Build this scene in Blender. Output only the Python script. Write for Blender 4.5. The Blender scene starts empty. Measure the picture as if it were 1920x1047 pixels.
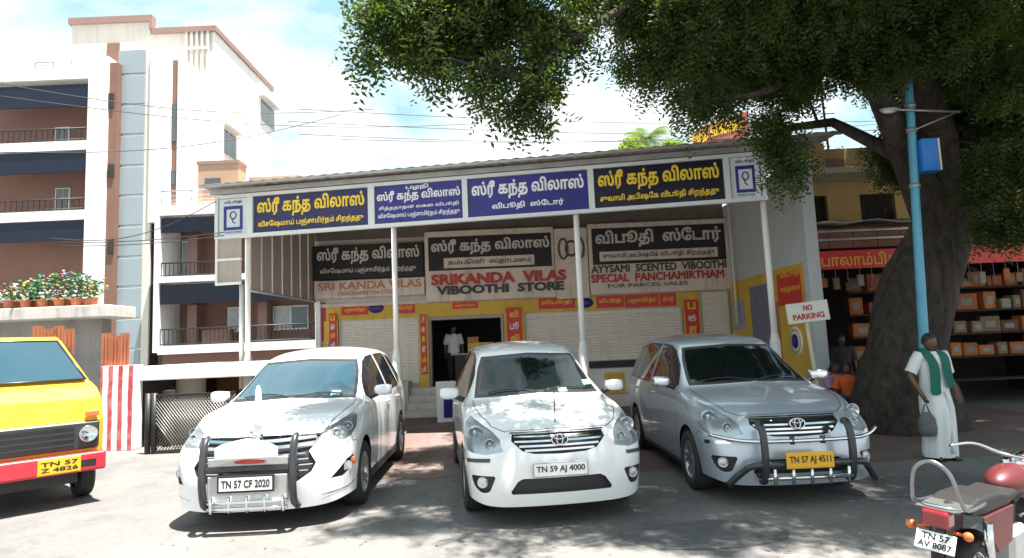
import bpy, bmesh, math, random
import numpy as np
from mathutils import Vector, Matrix
from mathutils.bvhtree import BVHTree
R = math.radians
rnd = random.Random(7)
C = bpy.context.scene.collection
SC = bpy.context.scene

# ------------------------------------------------------------------ camera
CAM_H, PITCH, ROLL, FPX = 1.70, R(6.0), R(2.45), 1170.0
cam_d = bpy.data.cameras.new('camera')
cam_d.lens = 36.0 * FPX / 1920.0
cam_d.clip_start = 0.1
cam_d.clip_end = 3000
cam = bpy.data.objects.new('camera', cam_d)
C.objects.link(cam)
_F = Vector((0, math.cos(PITCH), math.sin(PITCH)))
_R0 = Vector((1, 0, 0))
_U0 = Vector((0, -math.sin(PITCH), math.cos(PITCH)))
_RC = _R0 * math.cos(ROLL) - _U0 * math.sin(ROLL)
_UC = _R0 * math.sin(ROLL) + _U0 * math.cos(ROLL)
_m = Matrix(((_RC.x, _UC.x, -_F.x, 0), (_RC.y, _UC.y, -_F.y, 0), (_RC.z, _UC.z, -_F.z, CAM_H), (0, 0, 0, 1)))
cam.matrix_world = _m
SC.camera = cam

# ------------------------------------------------------------------ light and exposure
SUN_VEC = Vector((0.20, -0.13, 0.97)).normalized()
EXPOSURE = 1.88
world = bpy.data.worlds.new('World')
SC.world = world
world.use_nodes = True
nt = world.node_tree
for n in list(nt.nodes): nt.nodes.remove(n)
def wn(t, **k):
    n = nt.nodes.new(t)
    for a, b in k.items(): setattr(n, a, b)
    return n
sky = wn('ShaderNodeTexSky', sky_type='NISHITA', sun_disc=False)
sky.sun_elevation = math.asin(SUN_VEC.z)
sky.sun_rotation = math.atan2(SUN_VEC.x, SUN_VEC.y)
sky.air_density = 1.0; sky.dust_density = 1.5; sky.ozone_density = 1.0
tc = wn('ShaderNodeTexCoord')
mp = wn('ShaderNodeMapping'); mp.inputs['Scale'].default_value = (1.0, 1.0, 2.6)
nz = wn('ShaderNodeTexNoise'); nz.inputs['Scale'].default_value = 2.6; nz.inputs['Detail'].default_value = 9; nz.inputs['Roughness'].default_value = 0.58
nz.inputs['Distortion'].default_value = 0.35
cr = wn('ShaderNodeValToRGB')
cr.color_ramp.elements[0].position = 0.40; cr.color_ramp.elements[0].color = (0, 0, 0, 1)
cr.color_ramp.elements[1].position = 0.60; cr.color_ramp.elements[1].color = (1, 1, 1, 1)
# more cloud towards the horizon (real cumulus decks thicken with distance)
sep = wn('ShaderNodeSeparateXYZ')
mr = wn('ShaderNodeMapRange'); mr.inputs[1].default_value = 0.0; mr.inputs[2].default_value = 0.55; mr.inputs[3].default_value = 0.13; mr.inputs[4].default_value = -0.03
ad = wn('ShaderNodeMath', operation='ADD')
mx = wn('ShaderNodeMixRGB'); mx.inputs['Color2'].default_value = (7.3, 7.5, 7.6, 1)
tint = wn('ShaderNodeMixRGB'); tint.inputs['Fac'].default_value = .88; tint.inputs['Color2'].default_value = (3.1, 5.2, 5.8, 1)
bg = wn('ShaderNodeBackground'); bg.inputs['Strength'].default_value = 0.05
out = wn('ShaderNodeOutputWorld')
L = nt.links.new
L(tc.outputs['Generated'], mp.inputs['Vector']); L(mp.outputs[0], nz.inputs['Vector'])
L(tc.outputs['Generated'], sep.inputs[0]); L(sep.outputs['Z'], mr.inputs[0])
L(nz.outputs['Fac'], ad.inputs[0]); L(mr.outputs[0], ad.inputs[1]); L(ad.outputs[0], cr.inputs[0])
L(sky.outputs[0], tint.inputs['Color1']); L(tint.outputs[0], mx.inputs['Color1']); L(cr.outputs[0], mx.inputs['Fac']); L(mx.outputs[0], bg.inputs['Color']); L(bg.outputs[0], out.inputs['Surface'])
sd = bpy.data.lights.new('sun', 'SUN'); sd.energy = 5.0; sd.angle = R(0.53); sd.color = (1.0, 0.955, 0.89)
so = bpy.data.objects.new('sun', sd); C.objects.link(so); so.location = (10, -10, 40)
so.rotation_euler = SUN_VEC.to_track_quat('Z', 'Y').to_euler()
SC.view_settings.view_transform = 'Standard'; SC.view_settings.look = 'None'
SC.view_settings.gamma = 1; SC.view_settings.use_curve_mapping = False
SC.view_settings.exposure = EXPOSURE
SC.render.engine = 'CYCLES'
SC.cycles.max_bounces = 8; SC.cycles.transparent_max_bounces = 16
SC.cycles.sample_clamp_indirect = 6

# ------------------------------------------------------------------ pixel -> place helpers (used to take real positions off the photograph)
def ray(px, py):
    a = (px - 960.0) / FPX; b = -(py - 523.5) / FPX
    return _RC * a + _UC * b + _F
def at(px, py, Y):
    d = ray(px, py); t = Y / d.y
    return Vector((d.x * t, Y, CAM_H + d.z * t))
def gnd(px, py, z=0.0):
    d = ray(px, py); t = (z - CAM_H) / d.z
    return Vector((d.x * t, d.y * t, z))
def onplane(px, py, o, n):
    d = ray(px, py); c0 = Vector((0, 0, CAM_H)); t = (o - c0).dot(n) / d.dot(n)
    return c0 + d * t

# ------------------------------------------------------------------ materials
_mats = {}
def mat(name, col, rough=0.6, metal=0.0, var=0.12, scale=2.0, bump=0.0, bscale=40.0, coat=0.0, spec=None, dirt=0.0, streak=False, dirtcol=(0.10, 0.085, 0.065)):
    if name in _mats: return _mats[name]
    m = bpy.data.materials.new(name); m.use_nodes = True; _mats[name] = m
    t = m.node_tree; N = t.nodes; K = t.links.new
    p = N['Principled BSDF']
    p.inputs['Roughness'].default_value = rough; p.inputs['Metallic'].default_value = metal
    if coat: p.inputs['Coat Weight'].default_value = coat; p.inputs['Coat Roughness'].default_value = 0.04
    if spec is not None: p.inputs['Specular IOR Level'].default_value = spec
    co = N.new('ShaderNodeTexCoord')
    gm = N.new('ShaderNodeNewGeometry')
    n1 = N.new('ShaderNodeTexNoise'); n1.inputs['Scale'].default_value = scale; n1.inputs['Detail'].default_value = 8; n1.inputs['Roughness'].default_value = 0.65
    K(gm.outputs['Position'], n1.inputs['Vector'])
    rp = N.new('ShaderNodeMapRange'); rp.inputs[1].default_value = 0.3; rp.inputs[2].default_value = 0.7
    rp.inputs[3].default_value = 1 - var; rp.inputs[4].default_value = 1 + var
    K(n1.outputs['Fac'], rp.inputs[0])
    mu = N.new('ShaderNodeMixRGB'); mu.blend_type = 'MULTIPLY'; mu.inputs['Fac'].default_value = 1; mu.inputs['Color1'].default_value = (*col, 1)
    K(rp.outputs[0], mu.inputs['Color2'])
    last = mu.outputs[0]
    if dirt:
        mp = N.new('ShaderNodeMapping'); mp.inputs['Scale'].default_value = (3.2, 3.2, 0.28) if streak else (1.3, 1.3, 1.3)
        K(gm.outputs['Position'], mp.inputs['Vector'])
        n2 = N.new('ShaderNodeTexNoise'); n2.inputs['Scale'].default_value = 1.6; n2.inputs['Detail'].default_value = 9; n2.inputs['Roughness'].default_value = 0.7
        K(mp.outputs[0], n2.inputs['Vector'])
        r2 = N.new('ShaderNodeMapRange'); r2.inputs[1].default_value = 0.5; r2.inputs[2].default_value = 0.75; r2.inputs[3].default_value = 0; r2.inputs[4].default_value = dirt
        K(n2.outputs['Fac'], r2.inputs[0])
        md = N.new('ShaderNodeMixRGB'); md.inputs['Color2'].default_value = (*dirtcol, 1)
        K(r2.outputs[0], md.inputs['Fac']); K(last, md.inputs['Color1']); last = md.outputs[0]
    K(last, p.inputs['Base Color'])
    if bump:
        n3 = N.new('ShaderNodeTexNoise'); n3.inputs['Scale'].default_value = bscale; n3.inputs['Detail'].default_value = 5
        K(gm.outputs['Position'], n3.inputs['Vector'])
        b = N.new('ShaderNodeBump'); b.inputs['Strength'].default_value = bump; b.inputs['Distance'].default_value = 0.02
        K(n3.outputs['Fac'], b.inputs['Height']); K(b.outputs[0], p.inputs['Normal'])
    return m

def glass_mat(name, tint=(0.05, 0.07, 0.07), trans=0.35, rough=0.02, through=(0.55, 0.66, 0.64)):
    if name in _mats: return _mats[name]
    m = bpy.data.materials.new(name); m.use_nodes = True; _mats[name] = m
    t = m.node_tree; N = t.nodes; K = t.links.new
    p = N['Principled BSDF']; p.inputs['Base Color'].default_value = (*tint, 1); p.inputs['Roughness'].default_value = rough
    p.inputs['Specular IOR Level'].default_value = 0.8; p.inputs['Coat Weight'].default_value = 0.5
    tr = N.new('ShaderNodeBsdfTransparent'); tr.inputs[0].default_value = (*through, 1)
    mx = N.new('ShaderNodeMixShader'); 
    fr = N.new('ShaderNodeFresnel'); fr.inputs[0].default_value = 1.5
    mt = N.new('ShaderNodeMath'); mt.operation = 'MULTIPLY_ADD'; mt.inputs[1].default_value = 1.3; mt.inputs[2].default_value = 1 - trans; mt.use_clamp = True
    K(fr.outputs[0], mt.inputs[0]); K(mt.outputs[0], mx.inputs[0])
    K(tr.outputs[0], mx.inputs[1]); K(p.outputs[0], mx.inputs[2])
    K(mx.outputs[0], N['Material Output'].inputs['Surface'])
    return m

# ------------------------------------------------------------------ object helpers
_W = {}
def thing(name, label, cat, loc=(0, 0, 0), rotz=0.0, group=None, rot=None, kind=None):
    o = bpy.data.objects.new(name, None); C.objects.link(o); o.empty_display_size = 0.2
    o.location = loc
    o.rotation_euler = rot if rot else (0, 0, rotz)
    o['label'] = label; o['category'] = cat
    if group: o['group'] = group
    if kind: o['kind'] = kind
    return o
def tag(o, label=None, cat=None, group=None, kind=None):
    if label: o['label'] = label
    if cat: o['category'] = cat
    if group: o['group'] = group
    if kind: o['kind'] = kind
    return o
def wmat(o):
    M = Matrix.LocRotScale(o.location, o.rotation_euler, o.scale)
    return wmat(o.parent) @ M if o.parent else M
def copy_tree(o, parent=None):
    c = o.copy(); C.objects.link(c); c.parent = parent
    for ch in list(o.children): copy_tree(ch, c)
    return c

class MB:
    """collects shapes, becomes one mesh object"""
    def __init__(s): s.v = []; s.f = []; s.sm = []
    def add(s, vs, fs, smooth=False):
        o = len(s.v); s.v += [tuple(v) for v in vs]; s.f += [tuple(i + o for i in f) for f in fs]; s.sm += [smooth] * len(fs); return s
    def box(s, x0, x1, y0, y1, z0, z1):
        v = [(x0, y0, z0), (x1, y0, z0), (x1, y1, z0), (x0, y1, z0), (x0, y0, z1), (x1, y0, z1), (x1, y1, z1), (x0, y1, z1)]
        return s.add(v, [(0, 3, 2, 1), (4, 5, 6, 7), (0, 1, 5, 4), (1, 2, 6, 5), (2, 3, 7, 6), (3, 0, 4, 7)])
    def obox(s, c, size, M=None):
        x, y, z = [a / 2 for a in size]; c = Vector(c)
        v = [Vector(p) for p in [(-x, -y, -z), (x, -y, -z), (x, y, -z), (-x, y, -z), (-x, -y, z), (x, -y, z), (x, y, z), (-x, y, z)]]
        if M is not None: v = [M @ p for p in v]
        return s.add([p + c for p in v], [(0, 3, 2, 1), (4, 5, 6, 7), (0, 1, 5, 4), (1, 2, 6, 5), (2, 3, 7, 6), (3, 0, 4, 7)])
    def poly(s, pts, flip=False):
        return s.add(pts, [tuple(range(len(pts)))[::-1] if flip else tuple(range(len(pts)))])
    def prism(s, pts, d):
        """pts: planar loop, d: extrusion vector"""
        n = len(pts); d = Vector(d); P = [Vector(p) for p in pts]
        fs = [tuple(range(n))[::-1], tuple(range(n, 2 * n))] + [(i, (i + 1) % n, (i + 1) % n + n, i + n) for i in range(n)]
        return s.add(P + [p + d for p in P], fs)
    def stube(s, path, r, seg=8, sub=5, closed=False):
        P = [Vector(p) for p in path]; n = len(P); o = []; rr = []; rs = r if isinstance(r, (list, tuple)) else [r] * n
        for i in range(n if closed else n - 1):
            p0 = P[i - 1] if (closed or i > 0) else P[0]; p1 = P[i]; p2 = P[(i + 1) % n]; p3 = P[(i + 2) % n] if closed else P[min(i + 2, n - 1)]
            for j in range(sub):
                t = j / sub; o.append(.5 * ((2 * p1) + (p2 - p0) * t + (2 * p0 - 5 * p1 + 4 * p2 - p3) * t * t + (3 * p1 - p0 - 3 * p2 + p3) * t ** 3)); rr.append(rs[i] + (rs[(i + 1) % n] - rs[i]) * t)
        if not closed: o.append(P[-1]); rr.append(rs[-1])
        return s.tube(o, rr, seg, closed)
    def tube(s, path, r, seg=8, closed=False, caps=True):
        P = [Vector(p) for p in path]; n = len(P); rs = r if isinstance(r, (list, tuple)) else [r] * n
        vs = []; prev = None
        for i in range(n):
            if closed: t = (P[(i + 1) % n] - P[i - 1])
            else: t = (P[min(i + 1, n - 1)] - P[max(i - 1, 0)])
            t.normalize()
            if prev is None:
                a = Vector((0, 0, 1)) if abs(t.z) < 0.9 else Vector((1, 0, 0)); u = t.cross(a).normalized()
            else:
                u = (prev - t * prev.dot(t)).normalized()
            prev = u; w = t.cross(u)
            for k in range(seg):
                an = 2 * math.pi * k / seg
                vs.append(P[i] + (u * math.cos(an) + w * math.sin(an)) * rs[i])
        fs = []
        for i in range(n if closed else n - 1):
            j = (i + 1) % n
            for k in range(seg): fs.append((i * seg + k, i * seg + (k + 1) % seg, j * seg + (k + 1) % seg, j * seg + k))
        o = len(s.v)
        s.add(vs, fs, True)
        if caps and not closed:
            s.f += [tuple(o + k for k in range(seg))[::-1], tuple(o + (n - 1) * seg + k for k in range(seg))]; s.sm += [False, False]
        return s
    def lathe(s, prof, M=None, seg=24, smooth=True):
        """prof: (r, h) list around local Z"""
        vs = []
        for r, h in prof:
            for k in range(seg):
                a = 2 * math.pi * k / seg; p = Vector((r * math.cos(a), r * math.sin(a), h)); vs.append(M @ p if M is not None else p)
        fs = [(i * seg + k, i * seg + (k + 1) % seg, (i + 1) * seg + (k + 1) % seg, (i + 1) * seg + k) for i in range(len(prof) - 1) for k in range(seg)]
        return s.add(vs, fs, smooth)
    def ell(s, c, rx, ry, rz, seg=12, rings=8, M=None):
        c = Vector(c); vs = []
        for i in range(rings + 1):
            th = math.pi * i / rings
            for k in range(seg):
                a = 2 * math.pi * k / seg; p = Vector((rx * math.sin(th) * math.cos(a), ry * math.sin(th) * math.sin(a), rz * math.cos(th)))
                vs.append(c + (M @ p if M is not None else p))
        fs = [(i * seg + k, (i + 1) * seg + k, (i + 1) * seg + (k + 1) % seg, i * seg + (k + 1) % seg) for i in range(rings) for k in range(seg)]
        return s.add(vs, fs, True)
    def build(s, name, m, parent=None, world=False, bevel=0.0, seg=1, tagd=None):
        me = bpy.data.meshes.new(name)
        vs = s.v
        if world and parent is not None:
            Mi = wmat(parent).inverted(); vs = [Mi @ Vector(v) for v in vs]
        me.from_pydata([tuple(v) for v in vs], [], s.f); me.update()
        me.polygons.foreach_set('use_smooth', s.sm)
        o = bpy.data.objects.new(name, me); C.objects.link(o)
        if m is not None: me.materials.append(m)
        if parent is not None: o.parent = parent
        if bevel:
            b = o.modifiers.new('bevel', 'BEVEL'); b.width = bevel; b.segments = seg; b.limit_method = 'ANGLE'; b.angle_limit = R(40)
            b.harden_normals = False
        return o

def build_each(mb, name, m, parent=None, world=False, bevel=0.0, seg=1, labels=None):
    """one object for every separate piece in the builder"""
    n = len(mb.v); par = list(range(n))
    def fd(a):
        while par[a] != a: par[a] = par[par[a]]; a = par[a]
        return a
    for f in mb.f:
        r0 = fd(f[0])
        for i in f[1:]:
            r1 = fd(i)
            if r1 != r0: par[r1] = r0
    grp = {}
    for k, f in enumerate(mb.f): grp.setdefault(fd(f[0]), []).append(k)
    outp = []
    for r, ks in grp.items():
        q = MB(); ix = {}
        for k in ks:
            g = []
            for i in mb.f[k]:
                if i not in ix: ix[i] = len(q.v); q.v.append(mb.v[i])
                g.append(ix[i])
            q.f.append(tuple(g)); q.sm.append(mb.sm[k])
        outp.append(q.build(name, m, parent, world, bevel, seg))
    return outp

from mathutils.geometry import delaunay_2d_cdt
def text(body, m, o, ux, uz, w, h, parent, name='lettering', bold=0.0, depth=0.006, squash=True, cat=None):
    """lettering fitted in a w x h box whose lower left corner is o, along unit ux and up uz (world space)"""
    cu = bpy.data.curves.new('t', 'FONT'); cu.body = body; cu.size = 1
    ob = bpy.data.objects.new('t', cu); C.objects.link(ob)
    dg = bpy.context.evaluated_depsgraph_get(); dg.update()
    cv = ob.evaluated_get(dg).to_curve(dg)
    loops = []
    for sp in cv.splines:
        bp = sp.bezier_points; n = len(bp); pts = []
        if n:
            for i in range(n):
                a, b = bp[i], bp[(i + 1) % n]
                straight = (a.handle_right - a.co).length < 1e-5 and (b.handle_left - b.co).length < 1e-5
                k = 1 if straight else 3
                for q in range(k):
                    t = q / k; u = 1 - t; p = a.co * u ** 3 + a.handle_right * 3 * u * u * t + b.handle_left * 3 * u * t * t + b.co * t ** 3; pts.append((p.x, p.y))
        else: pts = [(p.co.x, p.co.y) for p in sp.points]
        cl = []
        for p in pts:
            if not cl or abs(p[0] - cl[-1][0]) + abs(p[1] - cl[-1][1]) > 1e-4: cl.append(p)
        if len(cl) > 2: loops.append(cl)
    bpy.data.objects.remove(ob); bpy.data.curves.remove(cu)
    if not loops: return None
    def area(P): return sum(P[i - 1][0] * P[i][1] - P[i][0] * P[i - 1][1] for i in range(len(P))) / 2
    A = [area(P) for P in loops]
    sgn = 1 if A[max(range(len(A)), key=lambda i: abs(A[i]))] > 0 else -1
    def grow(P, d):
        n = len(P); o_ = []
        for i in range(n):
            ax, ay = P[i - 1]; bx_, by_ = P[i]; cx_, cy_ = P[(i + 1) % n]
            n1 = Vector((by_ - ay, ax - bx_)); n2 = Vector((cy_ - by_, bx_ - cx_))
            if n1.length < 1e-6 or n2.length < 1e-6: o_.append((bx_, by_)); continue
            n1.normalize(); n2.normalize(); b = n1 + n2
            if b.length < .3: o_.append((bx_, by_)); continue
            b.normalize(); k = d / max(.55, b.dot(n1)); o_.append((bx_ + b.x * k * sgn, by_ + b.y * k * sgn))
        return o_
    loops = [grow(P, bold) for P in loops]
    V2 = []; E2 = []
    for P in loops:
        b = len(V2); n = len(P); V2 += [Vector(p) for p in P]; E2 += [(b + i, b + (i + 1) % n) for i in range(n)]
    vo, eo, fo, _, _, _ = delaunay_2d_cdt(V2, E2, [], 0, 1e-5)
    vo = np.array([tuple(v) for v in vo]); tri = np.array(fo)
    cen_ = vo[tri].mean(1); wnd = np.zeros(len(tri), int)
    for P in loops:
        P = np.array(P); Q = np.roll(P, -1, 0)
        for (x0, y0), (x1, y1) in zip(P, Q):
            if y0 == y1: continue
            up_ = y1 > y0; lo, hi = (y0, y1) if up_ else (y1, y0)
            msk = (cen_[:, 1] > lo) & (cen_[:, 1] <= hi); xx = x0 + (cen_[:, 1] - y0) * (x1 - x0) / (y1 - y0)
            wnd += (msk & (xx > cen_[:, 0])) * (1 if up_ else -1)
    tri = tri[wnd != 0]
    a, b, c = vo[tri[:, 0]], vo[tri[:, 1]], vo[tri[:, 2]]
    neg = (b[:, 0] - a[:, 0]) * (c[:, 1] - a[:, 1]) - (b[:, 1] - a[:, 1]) * (c[:, 0] - a[:, 0]) < 0
    tri[neg] = tri[neg][:, ::-1]
    used = np.unique(tri); rm = np.full(len(vo), -1); rm[used] = np.arange(len(used)); F = rm[tri].tolist()
    co = np.concatenate([vo[used], np.zeros((len(used), 1))], 1)
    co = np.array(co); mn = co.min(0); sz = np.maximum(co.max(0) - mn, 1e-4)
    sx = w / sz[0]; sy = h / sz[1]
    if not squash: sx = sy = min(sx, sy)
    O = np.array(o); X = np.array(ux); Z = np.array(uz); Nn = np.cross(X, Z)
    P = O + np.outer((co[:, 0] - mn[0]) * sx, X) + np.outer((co[:, 1] - mn[1]) * sy, Z) + Nn * (depth + co[:, 2:3])
    if parent is not None:
        Mi = np.array(wmat(parent).inverted()); P = P @ Mi[:3, :3].T + Mi[:3, 3]
    me = bpy.data.meshes.new(name); me.from_pydata(P.tolist(), [], F); me.update(); me.materials.append(m)
    ob = bpy.data.objects.new(name, me); C.objects.link(ob)
    if parent is not None: ob.parent = parent
    return ob
def struct(mb, name, m, label=None, world=False):
    o = mb.build(name, m); o['kind'] = 'structure'
    if label: o['label'] = label
    return o
# ================================================================== GROUND
def ground_mat():
    m = bpy.data.materials.new('dusty_asphalt'); m.use_nodes = True; t = m.node_tree; N = t.nodes; K = t.links.new
    p = N['Principled BSDF']; p.inputs['Roughness'].default_value = .88
    g = N.new('ShaderNodeNewGeometry')
    def noise(sc, det=8, ro=.6, dis=0):
        n = N.new('ShaderNodeTexNoise'); n.inputs['Scale'].default_value = sc; n.inputs['Detail'].default_value = det; n.inputs['Roughness'].default_value = ro; n.inputs['Distortion'].default_value = dis
        K(g.outputs['Position'], n.inputs['Vector']); return n
    def ramp(n, a, b, ca, cb):
        r = N.new('ShaderNodeValToRGB'); r.color_ramp.elements[0].position = a; r.color_ramp.elements[1].position = b
        r.color_ramp.elements[0].color = (*ca, 1); r.color_ramp.elements[1].color = (*cb, 1); K(n.outputs['Fac'], r.inputs[0]); return r
    a = ramp(noise(.55, 9, .62, .4), .35, .68, (.135, .133, .135), (.215, .205, .19))
    b = ramp(noise(14, 8, .8), .3, .75, (.75, .75, .75), (1.18, 1.17, 1.15))
    c = ramp(noise(160, 3, .6), .35, .7, (.72, .72, .72), (1.25, 1.25, 1.25))
    m1 = N.new('ShaderNodeMixRGB'); m1.blend_type = 'MULTIPLY'; m1.inputs[0].default_value = 1; K(a.outputs[0], m1.inputs[1]); K(b.outputs[0], m1.inputs[2])
    m2 = N.new('ShaderNodeMixRGB'); m2.blend_type = 'MULTIPLY'; m2.inputs[0].default_value = .8; K(m1.outputs[0], m2.inputs[1]); K(c.outputs[0], m2.inputs[2])
    # cracks
    v = N.new('ShaderNodeTexVoronoi'); v.feature = 'DISTANCE_TO_EDGE'; v.inputs['Scale'].default_value = .8
    nd = noise(2.0, 6); mm = N.new('ShaderNodeMixRGB'); mm.inputs[0].default_value = .25; K(g.outputs['Position'], mm.inputs[1]); K(nd.outputs['Color'], mm.inputs[2]); K(mm.outputs[0], v.inputs['Vector'])
    rc = N.new('ShaderNodeMapRange'); rc.inputs[1].default_value = 0; rc.inputs[2].default_value = .006; rc.inputs[3].default_value = .18; rc.inputs[4].default_value = 0; K(v.outputs[0], rc.inputs[0])
    m3 = N.new('ShaderNodeMixRGB'); m3.inputs[2].default_value = (.05, .048, .045, 1); K(rc.outputs[0], m3.inputs[0]); K(m2.outputs[0], m3.inputs[1])
    # oil / damp stains
    o = ramp(noise(1.3, 7, .65, .5), .56, .70, (0, 0, 0), (.6, .6, .6)); m4 = N.new('ShaderNodeMixRGB'); m4.inputs[2].default_value = (.075, .07, .068, 1); K(o.outputs[0], m4.inputs[0]); K(m3.outputs[0], m4.inputs[1])
    K(m4.outputs[0], p.inputs['Base Color'])
    bu = N.new('ShaderNodeBump'); bu.inputs['Strength'].default_value = .5; bu.inputs['Distance'].default_value = .01; K(c.outputs[0], bu.inputs['Height']); K(bu.outputs[0], p.inputs['Normal'])
    return m
mb = MB()
mb.poly([(-400, -400, 0), (400, -400, 0), (400, 900, 0), (-400, 900, 0)])
struct(mb, 'ground', ground_mat(), 'dusty grey asphalt with patches and stains')

def paver_mat():
    m = bpy.data.materials.new('block_paving'); m.use_nodes = True; t = m.node_tree; N = t.nodes; K = t.links.new
    p = N['Principled BSDF']; p.inputs['Roughness'].default_value = .9
    g = N.new('ShaderNodeNewGeometry')
    br = N.new('ShaderNodeTexBrick'); br.inputs['Scale'].default_value = 4.2; br.inputs['Mortar Size'].default_value = .014
    br.inputs['Color1'].default_value = (.165, .098, .082, 1); br.inputs['Color2'].default_value = (.15, .095, .085, 1); br.inputs['Mortar'].default_value = (.085, .07, .062, 1)
    K(g.outputs['Position'], br.inputs['Vector'])
    n = N.new('ShaderNodeTexNoise'); n.inputs['Scale'].default_value = 1.1; n.inputs['Detail'].default_value = 8; K(g.outputs['Position'], n.inputs['Vector'])
    r = N.new('ShaderNodeMapRange'); r.inputs[1].default_value = .42; r.inputs[2].default_value = .62; r.inputs[3].default_value = .0; r.inputs[4].default_value = .45; K(n.outputs['Fac'], r.inputs[0])
    mx_ = N.new('ShaderNodeMixRGB'); mx_.inputs[2].default_value = (.20, .18, .165, 1); K(r.outputs[0], mx_.inputs[0]); K(br.outputs[0], mx_.inputs[1])
    K(mx_.outputs[0], p.inputs['Base Color'])
    bu = N.new('ShaderNodeBump'); bu.inputs['Strength'].default_value = .4; bu.inputs['Distance'].default_value = .006; K(br.outputs['Fac'], bu.inputs['Height']); bu.invert = True; K(bu.outputs[0], p.inputs['Normal'])
    return m
mb = MB()
edge = []
for k in range(31):
    x = -2.4 + k * .4; edge.append((x, 8.4 + .12 * math.sin(k * 1.7) + .08 * math.sin(k * .61), .004))
mb.poly(edge + [(9.6, 17.0, .004), (-3.4, 17.0, .004)])
struct(mb, 'forecourt_paving', paver_mat(), 'worn reddish block paving in front of the shop')

# tarred repair patches, drain cover strip and dry leaf litter
mb = MB()
for (x, y, w, h) in ((1.6, 5.6, .8, .45), (4.4, 6.9, 1.3, .6)):
    rg_ = random.Random(int(x * 10)); n = 14
    mb.poly([(x + w * math.cos(2 * math.pi * k / n) * rg_.uniform(.75, 1.1), y + h * math.sin(2 * math.pi * k / n) * rg_.uniform(.75, 1.1), .004) for k in range(n)])
for i_, o_ in enumerate(build_each(mb, 'road_patch', mat('tar_patch', (.10, .098, .098), .9, 0, .25, 9, bump=.5, bscale=90))): o_['kind'] = 'structure'
mb = MB(); rg_ = random.Random(9)
for k in range(900):
    x = rg_.uniform(-3.5, 8.5); y = rg_.uniform(4.6, 12.5); s_ = rg_.uniform(.012, .030); a_ = rg_.random() * 6.3; z_ = .012
    c_, q_ = math.cos(a_) * s_, math.sin(a_) * s_
    mb.poly([(x - c_, y - q_, z_), (x + q_ * .45, y - c_ * .45, z_ + .008), (x + c_, y + q_, z_ + .002), (x - q_ * .45, y + c_ * .45, z_ + .006)])
lo_ = mb.build('leaf_litter', mat('dry_leaf', (.17, .12, .055), .9, 0, .5, 30)); lo_['kind'] = 'stuff'; lo_['label'] = 'small dry leaves scattered over the road under the tree'

# ---------------------------------------------------------------- materials used below
m_white = mat('white_paint', (.74, .73, .70), .7, 0, .06, 1.2, dirt=.35, streak=True, dirtcol=(.42, .38, .33))
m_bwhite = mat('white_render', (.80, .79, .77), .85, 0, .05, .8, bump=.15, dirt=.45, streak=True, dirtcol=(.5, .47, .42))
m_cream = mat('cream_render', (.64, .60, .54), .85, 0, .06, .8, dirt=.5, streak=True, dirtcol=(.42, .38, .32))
m_brown = mat('terracotta_paint', (.20, .105, .08), .8, 0, .1, 1.0, dirt=.2, streak=True)
m_cap = mat('coping_paint', (.27, .17, .145), .8, 0, .1, 1.0)
m_orange = mat('orange_brown_paint', (.42, .19, .075), .8, 0, .1, 1.0)
m_bluegrey = mat('blue_grey_panel', (.28, .34, .37), .35, .0, .05, .7, coat=.2)
m_joint = mat('joint_white', (.72, .74, .75), .6)
m_navy = mat('navy_glass', (.010, .016, .034), .35, 0, .15, 1.5, spec=.3)
m_win = mat('window_pane', (.06, .08, .09), .08, 0, .3, .8, coat=.6)
m_winlight = mat('curtained_pane', (.35, .37, .38), .15, 0, .25, 2, coat=.5)
m_frame = mat('window_frame_white', (.72, .72, .70), .5)
m_iron = mat('black_iron', (.03, .03, .032), .5, .3, .2)
m_conc = mat('grey_concrete', (.30, .285, .265), .92, 0, .15, 2, bump=.4, dirt=.5, streak=True)
m_rust = mat('rusty_sheet', (.38, .13, .06), .85, 0, .25, 3, dirt=.5, streak=True, dirtcol=(.15, .06, .04))
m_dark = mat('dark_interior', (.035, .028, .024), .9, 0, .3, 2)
m_yel = mat('yellow_paint', (.66, .42, .05), .6, 0, .15, 2, dirt=.4, streak=True, dirtcol=(.35, .22, .08))
m_red = mat('red_paint', (.60, .035, .03), .5, 0, .1, 2)
m_mag = mat('magenta_paint', (.52, .03, .14), .5)
m_shut = mat('shutter_beige', (.76, .71, .63), .55, .1, .05, 1, dirt=.3, streak=True, dirtcol=(.30, .26, .21))
m_steel = mat('galvanised', (.42, .43, .43), .5, .6, .15, 3, dirt=.3)
m_clad = mat('cladding_sheet', (.38, .34, .30), .6, .1, .08, 2, dirt=.4, streak=True)
m_beige = mat('beige_board', (.70, .60, .52), .6, 0, .12, 2.5, dirt=.45, streak=True)
m_blk = mat('black_board', (.014, .012, .012), .55, 0, .1)
m_blue = mat('royal_blue_board', (.022, .018, .20), .4, 0, .2, 2.5, dirt=.12, streak=True)
m_blued = mat('deep_navy_board', (.014, .013, .085), .4, 0, .25, 2.5, dirt=.12, streak=True)
m_tyel = mat('letter_yellow', (.80, .56, .03), .5, 0, .22, 7)
m_twht = mat('letter_white', (.74, .75, .77), .5, 0, .12, 7)
m_tgry = mat('letter_silver', (.58, .56, .51), .5, 0, .25, 6)
m_tred = mat('letter_red', (.46, .035, .03), .5, 0, .3, 6)
m_tbr = mat('letter_faded_red', (.52, .17, .10), .5, 0, .08)
m_tblk = mat('letter_black', (.02, .02, .02), .4)

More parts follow.
